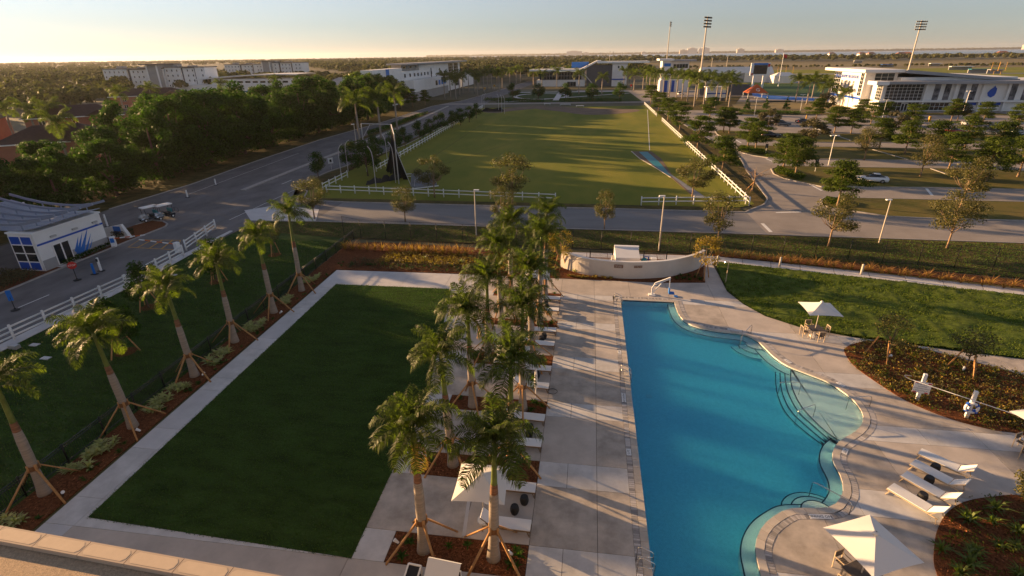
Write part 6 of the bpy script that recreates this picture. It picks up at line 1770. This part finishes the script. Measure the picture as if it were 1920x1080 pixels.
lamp((8.47, 58.06), 6.3, .1, 'slim lamp post left of the young oak behind the curved wall'); lamp((-13.27, 61.49), 5.7, 3.1, 'slim lamp post rising behind the deck palms'); lamp((34.00, 63.46), 5.1, .2, 'slim lamp post on the right verge between two oaks')
lamp((46.63, 111.27), 5.6, .3, 'double headed lamp beside the middle car park lane', 1); lamp((56.50, 200.52), 6, .1, 'double headed lamp near the hedge strip', 1); lamp((91.77, 188.59), 6.2, .1, 'double headed lamp before the glass front', 1)
lamp((118.44, 195.26), 8.2, .2, 'double headed lamp before the tall banners', 1); lamp((126.13, 181.25), 8.2, .2, 'double headed lamp at the right edge', 1); lamp((76.45, 215.42), 6, .1, 'thin lamp left of the sports hall trees', 1); lamp((-49.21, 110.27), 7.5, .8, 'curved lamp post near the road median')
t = thing('hydrant_post', 'yellow marker post at the car park edge', 'post', (69.00, 187.99)); part(t, 'post', 'paint_yellow', (-.15, -.15, 0, .15, .15, 1.7))
t = thing('hydrant_post', 'yellow hydrant before the sports hall entrance', 'post', (104.16, 186.04)); part(t, 'post', 'paint_yellow', (-.3, -.3, 0, .3, .3, 1.6))

# ================================================================ FIELD EQUIPMENT
def hook_pole(loc, h, rz, label):
    t = thing('net_pole', label, 'pole', loc, rz, 'curved poles of the throwing cage')
    MB().tube([(0, 0, 0), (0, 0, h * .72), (.12, 0, h * .86), (.45, 0, h * .95), (.9, 0, h)], .07, 6).build('pole', 'galv', t)
for p, h, rz, lab in (((-44.42, 91.32), 6.3, .3, 'curved cage pole, leftmost'), ((-46.10, 97.94), 6.0, .3, 'curved cage pole, second from the left and farther'), ((-34.58, 83.04), 7.2, 2.7, 'curved cage pole in front, bent to the left'), ((-33.39, 89.15), 7.0, 2.7, 'curved cage pole right of the front one'),
                      ((-39.31, 101.62), 6.6, 2.6, 'curved cage pole at the back')): hook_pole(p, h, rz, lab)
tc = thing('throwing_cage', 'tall steel gantry with a hanging black net at the field corner', 'net cage', (0, 0, 0))
C1, C2, C3 = (-42.40, 98.23), (-32.53, 88.38), (-37.43, 100.70)
for c, h in ((C1, 9.0), (C2, 8.4), (C3, 8.6)): MB().tube([(*c, 0), (*c, h)], .1, 6).build('post', 'galv', tc)
for (a, ha), (b, hb) in (((C1, 9.0), (C3, 8.6)), ((C3, 8.6), (C2, 8.4))):
    MB().tube([(*a, ha), (*b, hb)], .09, 6).build('beam', 'galv', tc)
    q = Vector((*a, ha)).lerp(Vector((*b, hb)), .3); MB().tube([(*a, ha - 2.6), q], .06, 5).build('brace', 'galv', tc)
MB().tube([(*C2, 6.2), (C2[0] + 2.6, C2[1] - 1.2, 0)], .06, 5).build('brace', 'galv', tc)
nm_ = MB()
T0, T1 = Vector((*C3, 8.3)), Vector((*C2, 8.1)); E0, E1 = Vector((*(-38.79, 99.02), .05)), Vector((*(-32.08, 91.43), .05))
rr = random.Random(8); NS = 90; grid = []
for i in range(NS + 1):
    t = i / NS; tp_ = T0.lerp(T1, t); bp_ = E0.lerp(E1, t); w_ = .35 * math.sin(t * 40); col = []
    for j in range(13):
        f = j / 12; q = tp_.lerp(bp_, f ** 1.6); q.z = tp_.z + (bp_.z - tp_.z) * f; col.append(q + Vector((.25 * w_ * f, w_ * f, 0)))
    grid.append(col)
for i in range(NS):
    for j in range(12):
        nm_.bar(grid[i][j], grid[i][j + 1], .085)
        if i % 2 == 0: nm_.bar(grid[i][j], grid[i + 1][j], .04); nm_.bar(grid[i + 1][j], grid[min(NS, i + 2)][j], .04)
nm_.build('net', 'net', tc, kind='stuff')
fn = MB(); rr = random.Random(4)
P0 = Vector((*(-38.03, 87.92), 0)); P1 = Vector((*(-33.60, 92.65), 0))
fold = [(P0.lerp(P1, i / 14) + Vector((0, rr.uniform(-.4, .4), 0)), .5 + .7 * rr.random()) for i in range(15)]
for (a, ha), (b, hb) in zip(fold, fold[1:]):
    fn.add([(a.x, a.y - .9, 0), (b.x, b.y - .9, 0), (b.x, b.y, hb), (a.x, a.y, ha), (b.x, b.y + .8, .1), (a.x, a.y + .8, .1)], [(0, 1, 2, 3), (3, 2, 4, 5)])
t = fn.build('fallen_net', 'charcoal'); tag(t, 'heap of dark grey netting lying below the gantry', 'net')
t = thing('landing_mat', 'blue grey crash mat frame with a curved net beside the gantry', 'mat', (-27.51, 86.75), .6)
part(t, 'mat', 'track_grey', (-2.0, -1.1, 0, 2.0, 1.1, .5)); MB().tube([(-2, -1.1, .5), (-1.8, -1.1, 1.6), (-.6, -1.0, 2.3), (1.2, -.9, 2.4), (2, -.8, .5)], .05, 5).build('hoop', 'galv', t)
MB().add([(-2, 1.1, .5), (2, 1.1, .5), (1.6, 1.1, 2.2), (-1.7, 1.1, 2.2)], [(0, 1, 2, 3)]).build('back_panel', 'track_grey', t); part(t, 'rail', 'white', (-2.2, -1.35, .1, 2.2, -1.2, .25))
t = thing('throwing_ring', 'white throwing circle frame on the grass by the gantry', 'ring', (-32.50, 95.54)); MB().tube([(1.7 * math.cos(k * PI / 8), 1.1 * math.sin(k * PI / 8), .08) for k in range(17)], .07, 6).build('rim', 'white', t)
# far cage at the other end
for p, rz, lab in (((-42.26, 216.49), .8, 'far curved pole at the field end, leftmost'), ((-42.21, 220.84), .8, 'far curved pole at the field end, second'), ((-35.61, 216.54), 2.4, 'far curved pole at the field end, third'), ((-33.67, 212.38), 2.4, 'far curved pole at the field end, fourth'), ((-32.02, 208.37), 2.4, 'far curved pole at the field end, rightmost')):
    hook_pole(p, 6.5, rz, lab)
t = thing('net_heap', 'dark net heap lying between the far curved poles', 'net', (-37.75, 216.52)); MB().add([(-5, -1, 0), (4, -1, 0), (4, 2, 0), (-5, 2, 0), (-3, .5, 1.4), (1, .3, .7), (3, .6, 1.5)], [(0, 1, 5, 4), (1, 6, 5), (1, 2, 6), (2, 3, 4, 5, 6), (3, 0, 4)]).build('net', 'net', t)
# throwing runway
RW = [(9.90, 125.06), (14.43, 125.35), (15.55, 114.80), (15.50, 98.42), (15.18, 98.86), (14.51, 102.63), (12.90, 112.22)]
struct('runway', MB().prism([(9.90, 125.06), (14.31, 125.34), (15.48, 116.03), (15.50, 98.42), (18.21, 83.08), (16.60, 82.94), (15.00, 97.48), (12.62, 109.33), (11.05, 115.72)][::-1], 0.0, .035), 'dirt')
struct('runway', MB().sheet([(11.51, 124.44), (13.41, 124.56), (14.58, 112.93), (15.31, 98.41), (14.67, 99.28), (12.94, 110.48)], .042), 'teal')
struct('runway', MB().sheet([(14.34, 106.20), (15.37, 100.27), (18.46, 82.78), (17.02, 82.65)], .046), 'track_grey')
kerb([(9.90, 125.06), (11.05, 115.72), (12.62, 109.33), (15.00, 97.48)], .18, .07, 'kerb', 'coping')
for a, b in (((-12.78, 242.42), (-8.99, 239.82)), ((-5.66, 234.83), (-2.33, 234.81)), ((-19.98, 245.11), (-17.15, 245.09))):
    t = thing('bench_stand', '', 'bench', a, .1, 'white benches at the far end of the field'); rank(t, '{} white bench from the left at the far end of the field'); L2_ = (Vector(b) - Vector(a)).length
    part(t, 'seat', 'white', (0, 0, .5, L2_, .8, .62)); part(t, 'leg', 'galv', (.1, .1, 0, .3, .7, .5)); part(t, 'leg', 'galv', (L2_ - .3, .1, 0, L2_ - .1, .7, .5))

# ================================================================ POOL FURNITURE
def lounger_proto(name, label, group, frame):
    t = thing(name, label, 'sun lounger', (0, 0, 0), 0, group)       # head towards -x, feet towards +x
    MB().box(-.52, -.33, .345, 1.2, .33, .375).build('seat', 'sling', t)
    MB().add([(-.55, -.33, .36), (-.55, .33, .36), (-1.12, .33, .84), (-1.12, -.33, .84), (-.57, -.33, .33), (-.57, .33, .33), (-1.15, .33, .81), (-1.15, -.33, .81)], [(0, 1, 2, 3), (7, 6, 5, 4), (0, 3, 7, 4), (2, 1, 5, 6), (3, 2, 6, 7), (1, 0, 4, 5)]).build('backrest', 'sling', t)
    for y in (-.35, .35):
        MB().bar((-1.05, y, .32), (1.22, y, .32), .035, .05).build('side_rail', frame, t)
        MB().bar((1.05, y, .32), (1.18, y, 0), .035).build('leg', frame, t); MB().bar((-.95, y, .32), (-1.05, y, 0), .035).build('leg', frame, t)
        MB().bar((-.55, y, .34), (-1.14, y, .83), .03).build('back_rail', frame, t); MB().bar((-.9, y, .62), (-.7, y, .32), .025).build('back_stay', frame, t)
    MB().bar((1.17, -.35, .03), (1.17, .35, .03), .03).build('stretcher', frame, t)
    return t
def stool_proto(label, group):
    t = thing('wicker_stool', label, 'side table', (0, 0, 0), 0, group)
    MB().lathe([(.17, 0), (.21, .12), (.23, .26), (.2, .4), (.19, .44)], 12).build('body', 'wicker', t, True); MB().lathe([(.185, .441), (.185, .455)], 12).build('top', 'charcoal', t)
    return t
LROW = [('nearest sun lounger beside the palm row', 18.0), ('sun lounger half under the white parasol in the palm row', 20.35), ('sun lounger just beyond the near parasol in the palm row', 23.75), ('sun lounger by the third planter, second beyond the near parasol', 26.1),
        ('sun lounger behind the second pair of stools, its foot near the coiled hose', 29.5), ('sun lounger in front of the small middle parasol', 31.6), ('sun lounger at the right side of the middle parasol, its far neighbour', 35.1), ('sun lounger beside two dark stools, third from the far end of the palm row', 37.3),
        ('sun lounger half hidden by palm fronds, second from the far end of the palm row', 41.0), ('farthest sun lounger of the palm row', 43.35)]
pr_ = lounger_proto('sun_lounger', LROW[0][0], 'loungers along the palm row', 'frame_bronze')
rr = random.Random(12)
for i, (lab, y) in enumerate(LROW):
    o = pr_ if i == 0 else dup(pr_, (0, 0, 0), 0, lab)
    o.location = (-3.05, y, 0); o.rotation_euler = (0, 0, rr.uniform(-.06, .02))
STL = [(-2.75, 18.95, 'dark wicker stool between the nearest lounger and the parasol'), (-2.35, 19.6, 'dark wicker stool in front of the lounger under the parasol'), (-2.65, 24.6, 'dark wicker stool, nearer of the pair between loungers three and four'), (-2.65, 25.15, 'dark wicker stool, farther of the pair between loungers three and four'),
       (-3.0, 30.3, 'dark wicker stool, nearer of the pair by the middle parasol'), (-2.8, 30.85, 'dark wicker stool, farther of the pair by the middle parasol'), (-2.9, 35.9, 'dark wicker stool, nearer of the third pair from the camera'), (-2.75, 36.4, 'dark wicker stool, farther of the third pair from the camera'),
       (-3.0, 41.9, 'dark wicker stool, nearer of the farthest pair'), (-3.1, 42.5, 'dark wicker stool, farther of the farthest pair')]
sp_ = stool_proto(STL[0][2], 'wicker stools between the loungers')
for i, (x, y, lab) in enumerate(STL):
    o = sp_ if i == 0 else dup(sp_, (0, 0, 0), 0, lab)
    o.location = (x, y, 0)
# right group of four loungers, backs to the round bed
pb = lounger_proto('sun_lounger', 'nearest of the four loungers by the round bed', 'four loungers by the round bed', 'frame_beige')
RL4 = [((1668, 908), (1760, 937), 'nearest of the four sun loungers by the round bed'), ((1693, 886), (1786, 913), 'second nearest of the four sun loungers by the round bed'), ((1712, 866), (1804, 888), 'third nearest of the four sun loungers by the round bed'), ((1726, 845), (1815, 862), 'farthest of the four sun loungers by the round bed')]
RPOS = [((15.93, 22.71, 0.36), (16.88, 21.52, 0.36)), ((17.04, 23.71, 0.36), (18.01, 22.51, 0.36)), ((17.97, 24.70, 0.36), (18.99, 23.50, 0.36)), ((18.79, 25.64, 0.36), (19.90, 24.58, 0.36))]
for i, (a, b) in enumerate(RPOS):
    a = Vector(a[:2]); b = Vector(b[:2]); d = (a - b).normalized()
    o = pb if i == 0 else dup(pb, (0, 0, 0), 0, RL4[i][2])
    if i == 0: o['label'] = RL4[0][2]
    c = a - d * 1.17
    o.location = (c.x, c.y, 0); o.rotation_euler = (0, 0, math.atan2(d.y, d.x))
    if i < 3:
        m = Vector(((17.19, 22.28, 0.42), (18.14, 23.52, 0.42), (18.97, 24.52, 0.42))[i])
        s_ = dup(sp_, (m.x, m.y, 0), 0, 'dark round stool between the %s and %s of the four loungers by the round bed' % (nth(i), nth(i + 1))); s_['group'] = 'wicker stools by the round bed'
# parasols
def parasol(loc, rz, label, half=1.25, h=2.35, top=2.95, table_pole=True):
    t = thing('parasol', label, 'parasol', loc, rz, 'white square parasols')
    MB().tube([(0, 0, 0), (0, 0, top + .12)], .028, 8).build('pole', 'pole_beige', t)
    MB().lathe([(.3, 0), (.3, .07), (.06, .1), (.05, .35)], 14).build('base', 'white', t)
    n = 6; m = MB(); V = []; F = []
    for s in range(4):
        a = s * PI / 2; ca, sa = math.cos(a), math.sin(a); k0 = len(V)
        for i in range(n + 1):
            f = i / n
            for j in range(n + 1):
                g = -1 + 2 * j / n
                x = half * f; y = half * f * g
                sag = .03 * (1 - g * g) * f - .03 * math.sin(PI * f)
                if i == n: x -= .035 * (1 - g * g)
                z = top - (top - h) * f + sag
                V.append((x * ca - y * sa, x * sa + y * ca, z))
        for i in range(n):
            for j in range(n):
                q = k0 + i * (n + 1) + j; F.append((q, q + 1, q + n + 2, q + n + 1))
    m.add(V, F); m.build('canopy', 'fabric', t, True)
    for s in range(4):
        a = s * PI / 2 + PI / 4; MB().bar((0, 0, top - .12), (math.cos(a) * half * 1.38, math.sin(a) * half * 1.38, h - .05), .022).build('rib', 'pole_beige', t)
    MB().lathe([(.12, top - .02), (.10, top + .05), (.03, top + .12)], 10).build('finial', 'fabric', t, True)
    return t
cL = [(-5.46, 18.87, 2.35), (-3.30, 19.94, 2.35), (-2.83, 17.44, 2.35), (-5.09, 17.00, 2.35)]
parasol((sum(p[0] for p in cL) / 4, sum(p[1] for p in cL) / 4), .03, 'white square parasol in the palm row nearest to the camera', 1.2)
parasol((-4.35, 29.9), .05, 'white square parasol half hidden in the middle of the palm row', 1.15)
parasol((-4.0, 43.8), .05, 'white square parasol hidden among the farthest deck palms', 1.15)
cp1 = thing('closed_parasol', 'closed white parasol standing beside a lounger under the palms', 'parasol', (-2.65, 28.6, 0)); MB().lathe([(.04, 0), (.04, .6), (.1, .75), (.12, 1.4), (.06, 2.1), (.02, 2.2)], 8).build('canopy', 'fabric', cp1)
cp2 = thing('closed_parasol', 'closed white parasol left of the palms at the lawn edge', 'parasol', (-6.9, 28.8, 0)); MB().lathe([(.04, 0), (.04, .6), (.1, .75), (.12, 1.4), (.06, 2.1), (.02, 2.2)], 8).build('canopy', 'fabric', cp2)
# dining sets
def chair_proto(label):
    t = thing('dining_chair', label, 'chair', (0, 0, 0), 0, 'slatted chairs at the parasol tables')
    for x in (-.24, .24):
        MB().bar((x, -.22, 0), (x, -.22, .62), .035).build('leg', 'frame_beige', t); MB().bar((x, .22, 0), (x, .26, .88), .035).build('leg', 'frame_beige', t)
        MB().bar((x, -.24, .63), (x, .24, .63), .04, .03).build('armrest', 'frame_beige', t)
    for k in range(5): part(t, 'slat', 'table_dark', (-.22, -.22 + k * .085, .43, .22, -.15 + k * .085, .45))
    for k in range(3): part(t, 'back_slat', 'table_dark', (-.22, .24, .54 + k * .11, .22, .265, .62 + k * .11))
    part(t, 'top_rail', 'frame_beige', (-.24, .24, .86, .24, .28, .91))
    return t
def table(loc, rz, label):
    t = thing('dining_table', label, 'table', loc, rz, 'dark tables under the right parasols')
    part(t, 'top', 'table_dark', (-.5, -.5, .71, .5, .5, .74)); part(t, 'edge', 'frame_beige', (-.53, -.53, .68, .53, .53, .705))
    for x in (-.46, .46):
        for y in (-.46, .46): part(t, 'leg', 'frame_beige', (x - .03, y - .03, 0, x + .03, y + .03, .68))
    return t
chair_p = None
def dining(loc, rz, where, canopy_half, canopy_rz):
    global chair_p
    table(loc, rz, 'dark square table under the %s' % where)
    parasol(loc, canopy_rz, 'white square parasol over a table, the %s' % where, canopy_half)
    for k, nm in enumerate(('first', 'second', 'third', 'fourth')):
        a = rz + k * PI / 2; x, y = loc[0] + math.sin(a) * -.78, loc[1] + math.cos(a) * .78
        lab = 'slatted chair on the %s side under the %s' % (('far', 'left', 'near', 'right')[k], where)
        if chair_p is None: chair_p = chair_proto(lab); o = chair_p
        else: o = dup(chair_p, (0, 0, 0), 0, lab)
        o.location = (x, y, 0); o.rotation_euler = (0, 0, a)
def cen(*ps): return (sum(p[0] for p in ps) / len(ps), sum(p[1] for p in ps) / len(ps))
dining(cen((17.07, 40.52, 2.35), (19.43, 40.59, 2.35), (19.32, 37.98, 2.35), (17.06, 37.90, 2.35)), .15, 'parasol at the lawn edge', 1.2, .02)
dining(cen((10.52, 17.76, 2.35), (13.47, 16.24, 2.35)), .5, 'nearest parasol at the lower right', 1.22, math.atan2((12.65, 18.68, 2.35)[1] - (10.52, 17.76, 2.35)[1], (12.65, 18.68, 2.35)[0] - (10.52, 17.76, 2.35)[0]))
dining((25.0, 26.3), .45, 'parasol cut off by the right edge', 1.25, .3)
# small white round tables glimpsed by the near parasol
t = thing('round_table', 'small white round table by the nearest palm trunk', 'table', (-4.05, 19.2, 0)); MB().lathe([(.3, .42), (.3, .45)], 14).build('top', 'white', t); MB().tube([(0, 0, 0), (0, 0, .42)], .04, 6).build('leg', 'white', t)
t = thing('hose', 'thin coiled hose loop lying beside a lounger', 'hose', (-1.6, 29.3, .02)); MB().tube([(.32 * math.cos(k * PI / 9), .3 * math.sin(k * PI / 9), .02) for k in range(19)], .014, 5).build('loop', 'black', t)
struct('drain_channel', MB().prism([(-5.27, 19.90), (-5.11, 19.92), (-4.84, 17.32), (-5.01, 17.30)][::-1], 0.002, .007), 'path_pale')
# towel stands by the nearest planter
def towel_stand():
    t = thing('towel_stand', 'white framed towel stand with a sloped white lid and open shelves', 'stand', (-5.05, 14.35, 0), -.1)
    w, d, h = 1.25, .62, 1.2
    for x in (-w / 2, 0, w / 2):
        for y in (-d / 2, d / 2): part(t, 'post', 'white', (x - .03, y - .03, 0, x + .03, y + .03, h))
    for z in (.1, .62, 1.12): part(t, 'shelf_rail', 'white', (-w / 2, -d / 2 - .035, z, w / 2, -d / 2 - .031 + .0, z + .06)); part(t, 'shelf', 'charcoal', (-w / 2 + .03, -d / 2 + .03, z, w / 2 - .03, d / 2 - .03, z + .03))
    part(t, 'back_panel', 'charcoal', (-w / 2 + .03, d / 2 - .02, .1, w / 2 - .03, d / 2, h)); part(t, 'side_panel', 'charcoal', (w / 2 - .02, -d / 2 + .04, .1, w / 2 + .005, d / 2 - .04, h))
    MB().add([(-w / 2 - .08, -d / 2 - .1, h), (w / 2 + .08, -d / 2 - .1, h), (w / 2 + .08, d / 2 - .08, h + .52), (-w / 2 - .08, d / 2 - .08, h + .52), (w / 2 + .08, d / 2 + .05, h + .4), (-w / 2 - .08, d / 2 + .05, h + .4),
              (-w / 2 - .08, -d / 2 - .1, h - .03), (w / 2 + .08, -d / 2 - .1, h - .03)], [(0, 1, 2, 3), (3, 2, 4, 5), (6, 7, 1, 0)]).build('lid', 'white_wall', t)
    for k in range(4):
        x = -.5 + k * .09
        b = MB().lathe([(.032, 0), (.032, .16), (.014, .2), (.014, .23)], 8, (x, -.1, .655)).build('bottle', 'glass_dark', None); b.parent = None
        b.matrix_world = Matrix.Translation((-5.05, 14.35, 0)) @ Matrix.Rotation(-.1, 4, 'Z')
        tag(b, '', 'bottle', 'bottles on the towel stand shelf'); rank(b, '{} small bottle from the left on the towel stand shelf')
    for k in range(9):
        for s in (0, 1):
            part(t, 'trim_dot', 'white', (-w / 2 + .06 + k * .065 + s * w / 2, -d / 2 - .02, h - .1 + (k % 2) * .03, -w / 2 + .1 + k * .065 + s * w / 2, -d / 2 - .012, h - .06 + (k % 2) * .03))
towel_stand()
t = thing('towel_bin', 'small white framed bin with a dark slanted top beside the towel stand', 'bin', (-6.35, 14.3, 0), -.1)
w, d = .55, .6
for x in (-w / 2, w / 2):
    part(t, 'post', 'white', (x - .03, -d / 2 - .03, 0, x + .03, -d / 2 + .03, 1.0)); part(t, 'post', 'white', (x - .03, d / 2 - .03, 0, x + .03, d / 2 + .03, 1.25))
    MB().bar((x, -d / 2, 1.0), (x, d / 2, 1.25), .06).build('top_rail', 'white', t)
for y, z in ((-d / 2, 1.0), (d / 2, 1.25)): MB().bar((-w / 2, y, z), (w / 2, y, z), .06).build('top_rail', 'white', t)
MB().add([(-w / 2 + .03, -d / 2 + .03, .99), (w / 2 - .03, -d / 2 + .03, .99), (w / 2 - .03, d / 2 - .03, 1.22), (-w / 2 + .03, d / 2 - .03, 1.22)], [(0, 1, 2, 3)]).build('top_panel', 'charcoal', t)
part(t, 'body', 'charcoal', (-w / 2 + .02, -d / 2 + .02, .1, w / 2 - .02, d / 2 - .02, .8))
# rules sign, life ring and reaching pole
sg = thing('rules_sign', 'white notice board with red corners on a square white post', 'sign', (*(21.54, 31.19), 0), -.25)
part(sg, 'post', 'white', (-.09, -.09, 0, .09, .09, 1.95)); pl_ = part(sg, 'board', 'white', (-.45, -.14, .62, .45, -.1, 1.42))
for x, z in ((-.43, 1.32), (.25, 1.32), (-.43, .64), (.2, .64)): part(sg, 'red_corner', 'red', (x, -.15, z, x + .18, -.141, z + .08))
for k, tx in enumerate(('POOL RULES', 'NO DIVING', 'NO LIFEGUARD ON DUTY', 'POOL HOURS DAWN TO DUSK')):
    lettering(tx, .085 if k else .11, 'charcoal', pl_, frame3(Vector((0, -.143, 1.25 - k * .15)), (1, 0, 0), (0, 0, 1)), .001)
lr = thing('life_ring_post', 'square white post beside the garden bed carrying a life ring', 'post', (*(23.48, 29.63), 0), -.25)
part(lr, 'post', 'white', (-.09, -.09, 0, .09, .09, 1.9))
rg = thing('life_ring', 'white life ring with dark bands hung on the post', 'life ring', (*(23.48, 29.63), .85), -.25)
V = []; F = []; n1, n2 = 24, 8
for i in range(n1):
    for j in range(n2):
        a = 2 * PI * i / n1; b = 2 * PI * j / n2; r = .30 + .085 * math.cos(b); V.append((r * math.cos(a), -.2 + .085 * math.sin(b), r * math.sin(a)))
for i in range(n1):
    for j in range(n2): F.append((i * n2 + j, i * n2 + (j + 1) % n2, ((i + 1) % n1) * n2 + (j + 1) % n2, ((i + 1) % n1) * n2 + j))
MB().add(V, F).build('ring', 'white', rg, True)
for k in range(4):
    a = PI / 4 + k * PI / 2; MB().tube([(math.cos(a) * .2, -.2, math.sin(a) * .2), (math.cos(a) * .4, -.2, math.sin(a) * .4)], .095, 8).build('band', 'blue', rg)
hk = thing('shepherd_hook', 'long white reaching pole with a hook lying across the two posts', 'pole', (0, 0, 0))
HA, HB = Vector((20.71, 30.86, 1.65)), Vector((25.6, 27.0, 1.65))
MB().tube([HA, HB], .022, 6).build('pole', 'white', hk)
hd = (HA - HB).normalized(); hp = Vector((-hd.y, hd.x, 0))
MB().tube([HA + hd * .5 * math.sin(k * .35) + hp * (-.25 + .25 * math.cos(k * .35)) for k in range(9)], .018, 6).build('hook', 'galv', hk)
# outdoor shower and path bollards
sh = thing('outdoor_shower', 'slim outdoor shower pole with a bent head at the lawn corner', 'shower', (*(13.75, 49.15), 0), .1)
MB().tube([(0, 0, 0), (0, 0, 2.2), (-.05, 0, 2.3), (-.3, 0, 2.3)], .035, 6).build('pole', 'frame_beige', sh); MB().lathe([(.1, 2.2), (.06, 2.3)], 10, (-.32, 0, 0)).build('shower_head', 'steel', sh); MB().box(-.25, -.2, 0, .15, .2, .05).build('base', 'steel', sh); MB().tube([(0, 0, .5), (-.15, 0, .5)], .03, 5).build('tap', 'steel', sh)
for p, lab in (((13.96, 53.99), 'pale path bollard at the start of the curving path'), ((20.22, 54.21), 'pale path bollard in the middle of the right path'), ((27.55, 52.96), 'pale path bollard farthest right along the right path')):
    t = thing('path_bollard', lab, 'bollard', (*p, 0), 0, 'bollards along the right path'); MB().lathe([(.11, 0), (.11, .95)], 12).build('body', 'pole_beige', t, True); MB().lathe([(.1, .955), (.12, .96), (.12, 1.04), (.07, 1.12)], 12).build('cap', 'pole_beige', t, True)
# small white ground spotlights in the beds
for p in ((-25.92, 17.11), (-26.12, 28.19), (-25.87, 37.97), (-5.06, 22.69), (22.31, 36.36), (26.45, 35.09), (-2.59, 16.48), (-7.84, 16.43), (-25.88, 22.09)):
    t = thing('spotlight', '', 'spotlight', (*p, .03), TR.uniform(0, 6), 'white ground spotlights in the beds'); rank(t, '{} small white ground spotlight from the left')
    MB().tube([(0, 0, 0), (0, 0, .12)], .03, 6).build('stem', 'charcoal', t); MB().tube([(-.08, 0, .12), (.12, 0, .3)], [.05, .09], 8).build('head', 'white', t)
# white flat covers on the left lawn
for p, lab in (((-43.64, 30.08), 'small white box on the left lawn by the fence'), ((-42.56, 30.71), 'flat pale cover on the left lawn, farther one'), ((-39.75, 29.03), 'flat pale cover on the left lawn, nearer one'), ((-42.02, 45.27), 'pale kerb block on the lawn beside the fence')):
    o = MB().box(-.35, -.2, -.02, .35, .2, .05 if 'box' not in lab else .3).build('ground_cover_plate', 'galv', None); o.location = (*p, 0); tag(o, lab, 'cover plate')
# wooden stakes of young trees
def stakes(p, label, n=3, r=.8, h=1.5):
    t = thing('tree_stakes', label, 'stakes', (*p, 0), 0, 'wooden stakes of young trees')
    for k in range(n):
        a = k * 2 * PI / n + .5; MB().bar((math.cos(a) * r, math.sin(a) * r, 0), (math.cos(a) * r * .45, math.sin(a) * r * .45, h), .075).build('stake', 'wood', t)
stakes((21.70, 36.29), 'three wooden stakes round the young tree at the left of the garden bed', 3, 1.0, 1.7); stakes((26.56, 35.10), 'three wooden stakes round the middle garden tree', 3, 1.0, 1.6)
stakes((-2.30, 51.19), 'wooden stakes of the yellowish tree left of the curved wall', 3, .7); stakes((11.87, 50.28), 'wooden stakes of the yellowish tree right of the curved wall', 3, .7); stakes((-34.45, 30.43), 'wooden stakes of the nearest lawn tree', 3, 1.1); stakes((-36.27, 44.20), 'wooden stakes of the lawn tree by the barrier', 3, .9); stakes((-34.74, 52.12), 'wooden stakes of the thin sapling', 3, .6)
stakes((-38.63, 37.91), 'wooden stakes of the second lawn tree', 3, 1.0)
for p in ((-34.41, 30.60), (-38.67, 38.02), (-36.27, 44.20), (-34.74, 52.12)): struct('mulch_ring', MB().sheet([(p[0] + .75 * math.cos(k * PI / 8), p[1] + .75 * math.sin(k * PI / 8)) for k in range(16)], .012), 'mulch')
gp_ = thing('garden_palm', 'leaning pale trunk with thick wooden props in the round bed', 'palm tree', (22.3, 17.6, 0), .3)
link('trunk', palm_trunk(6.5)[0], gp_); link('leaf_base', palm_trunk(6.5)[1], gp_); link('crownshaft', palm_trunk(6.5)[2], gp_)
for k in range(4): MB().bar((.25, 0, 1.75), (2.1, 0, 0), .13, .09).build('brace', 'wood', gp_).rotation_euler = (0, 0, k * PI / 2 + .5)
for k in range(12):
    f = link('frond', FR[('up', 'mid', 'low')[k % 3]][0], gp_, loc=(0, 0, 6.5)); f.rotation_euler = (0, 0, k * 2.4)
# a bird far up on the right
bd = thing('bird', 'tiny dark bird flying high at the upper right', 'bird', (150, 210, 36.6), .6)
MB().lathe([(.02, -.35), (.16, -.1), (.14, .2), (.03, .45)], 6).build('body', 'charcoal', bd); KIDS['bird'][0].rotation_euler = (0, PI / 2, 0)
for s in (-1, 1): MB().add([(-.15, 0, 0), (.18, 0, 0), (.05, s * .75, .3), (-.3, s * 1.3, .12)], [(0, 1, 2, 3)]).build('wing', 'charcoal', bd)

# ================================================================ AIR
def haze():
    m = bpy.data.materials.new('haze'); m.use_nodes = True
    nt = m.node_tree; nt.nodes.clear()
    o = nt.nodes.new('ShaderNodeOutputMaterial'); v = nt.nodes.new('ShaderNodeVolumePrincipled')
    v.inputs['Color'].default_value = (0.96, 0.95, 0.97, 1)
    v.inputs['Density'].default_value = 0.00004
    v.inputs['Anisotropy'].default_value = 0.4
    nt.links.new(v.outputs[0], o.inputs['Volume'])
    mt['haze'] = m
    MB().box(-12000, -700, -3.0, 12000, 12500, 95).build('haze', 'haze', None, kind='stuff')
haze()

# ================================================================ LABELS BY PLACE
def px_of(o):
    p = cam.matrix_world.inverted() @ (o.location + Vector((0, 0, 0.5)))
    return p.x / -p.z if p.z < 0 else 9
bpy.context.view_layer.update()
for tpl, obs in RANK.items():
    key = (lambda o: -(cam.matrix_world.inverted() @ o.location).z) if 'from the camera' in tpl else px_of
    obs.sort(key=key)
    for i, o in enumerate(obs): o['label'] = tpl.format(nth(i))
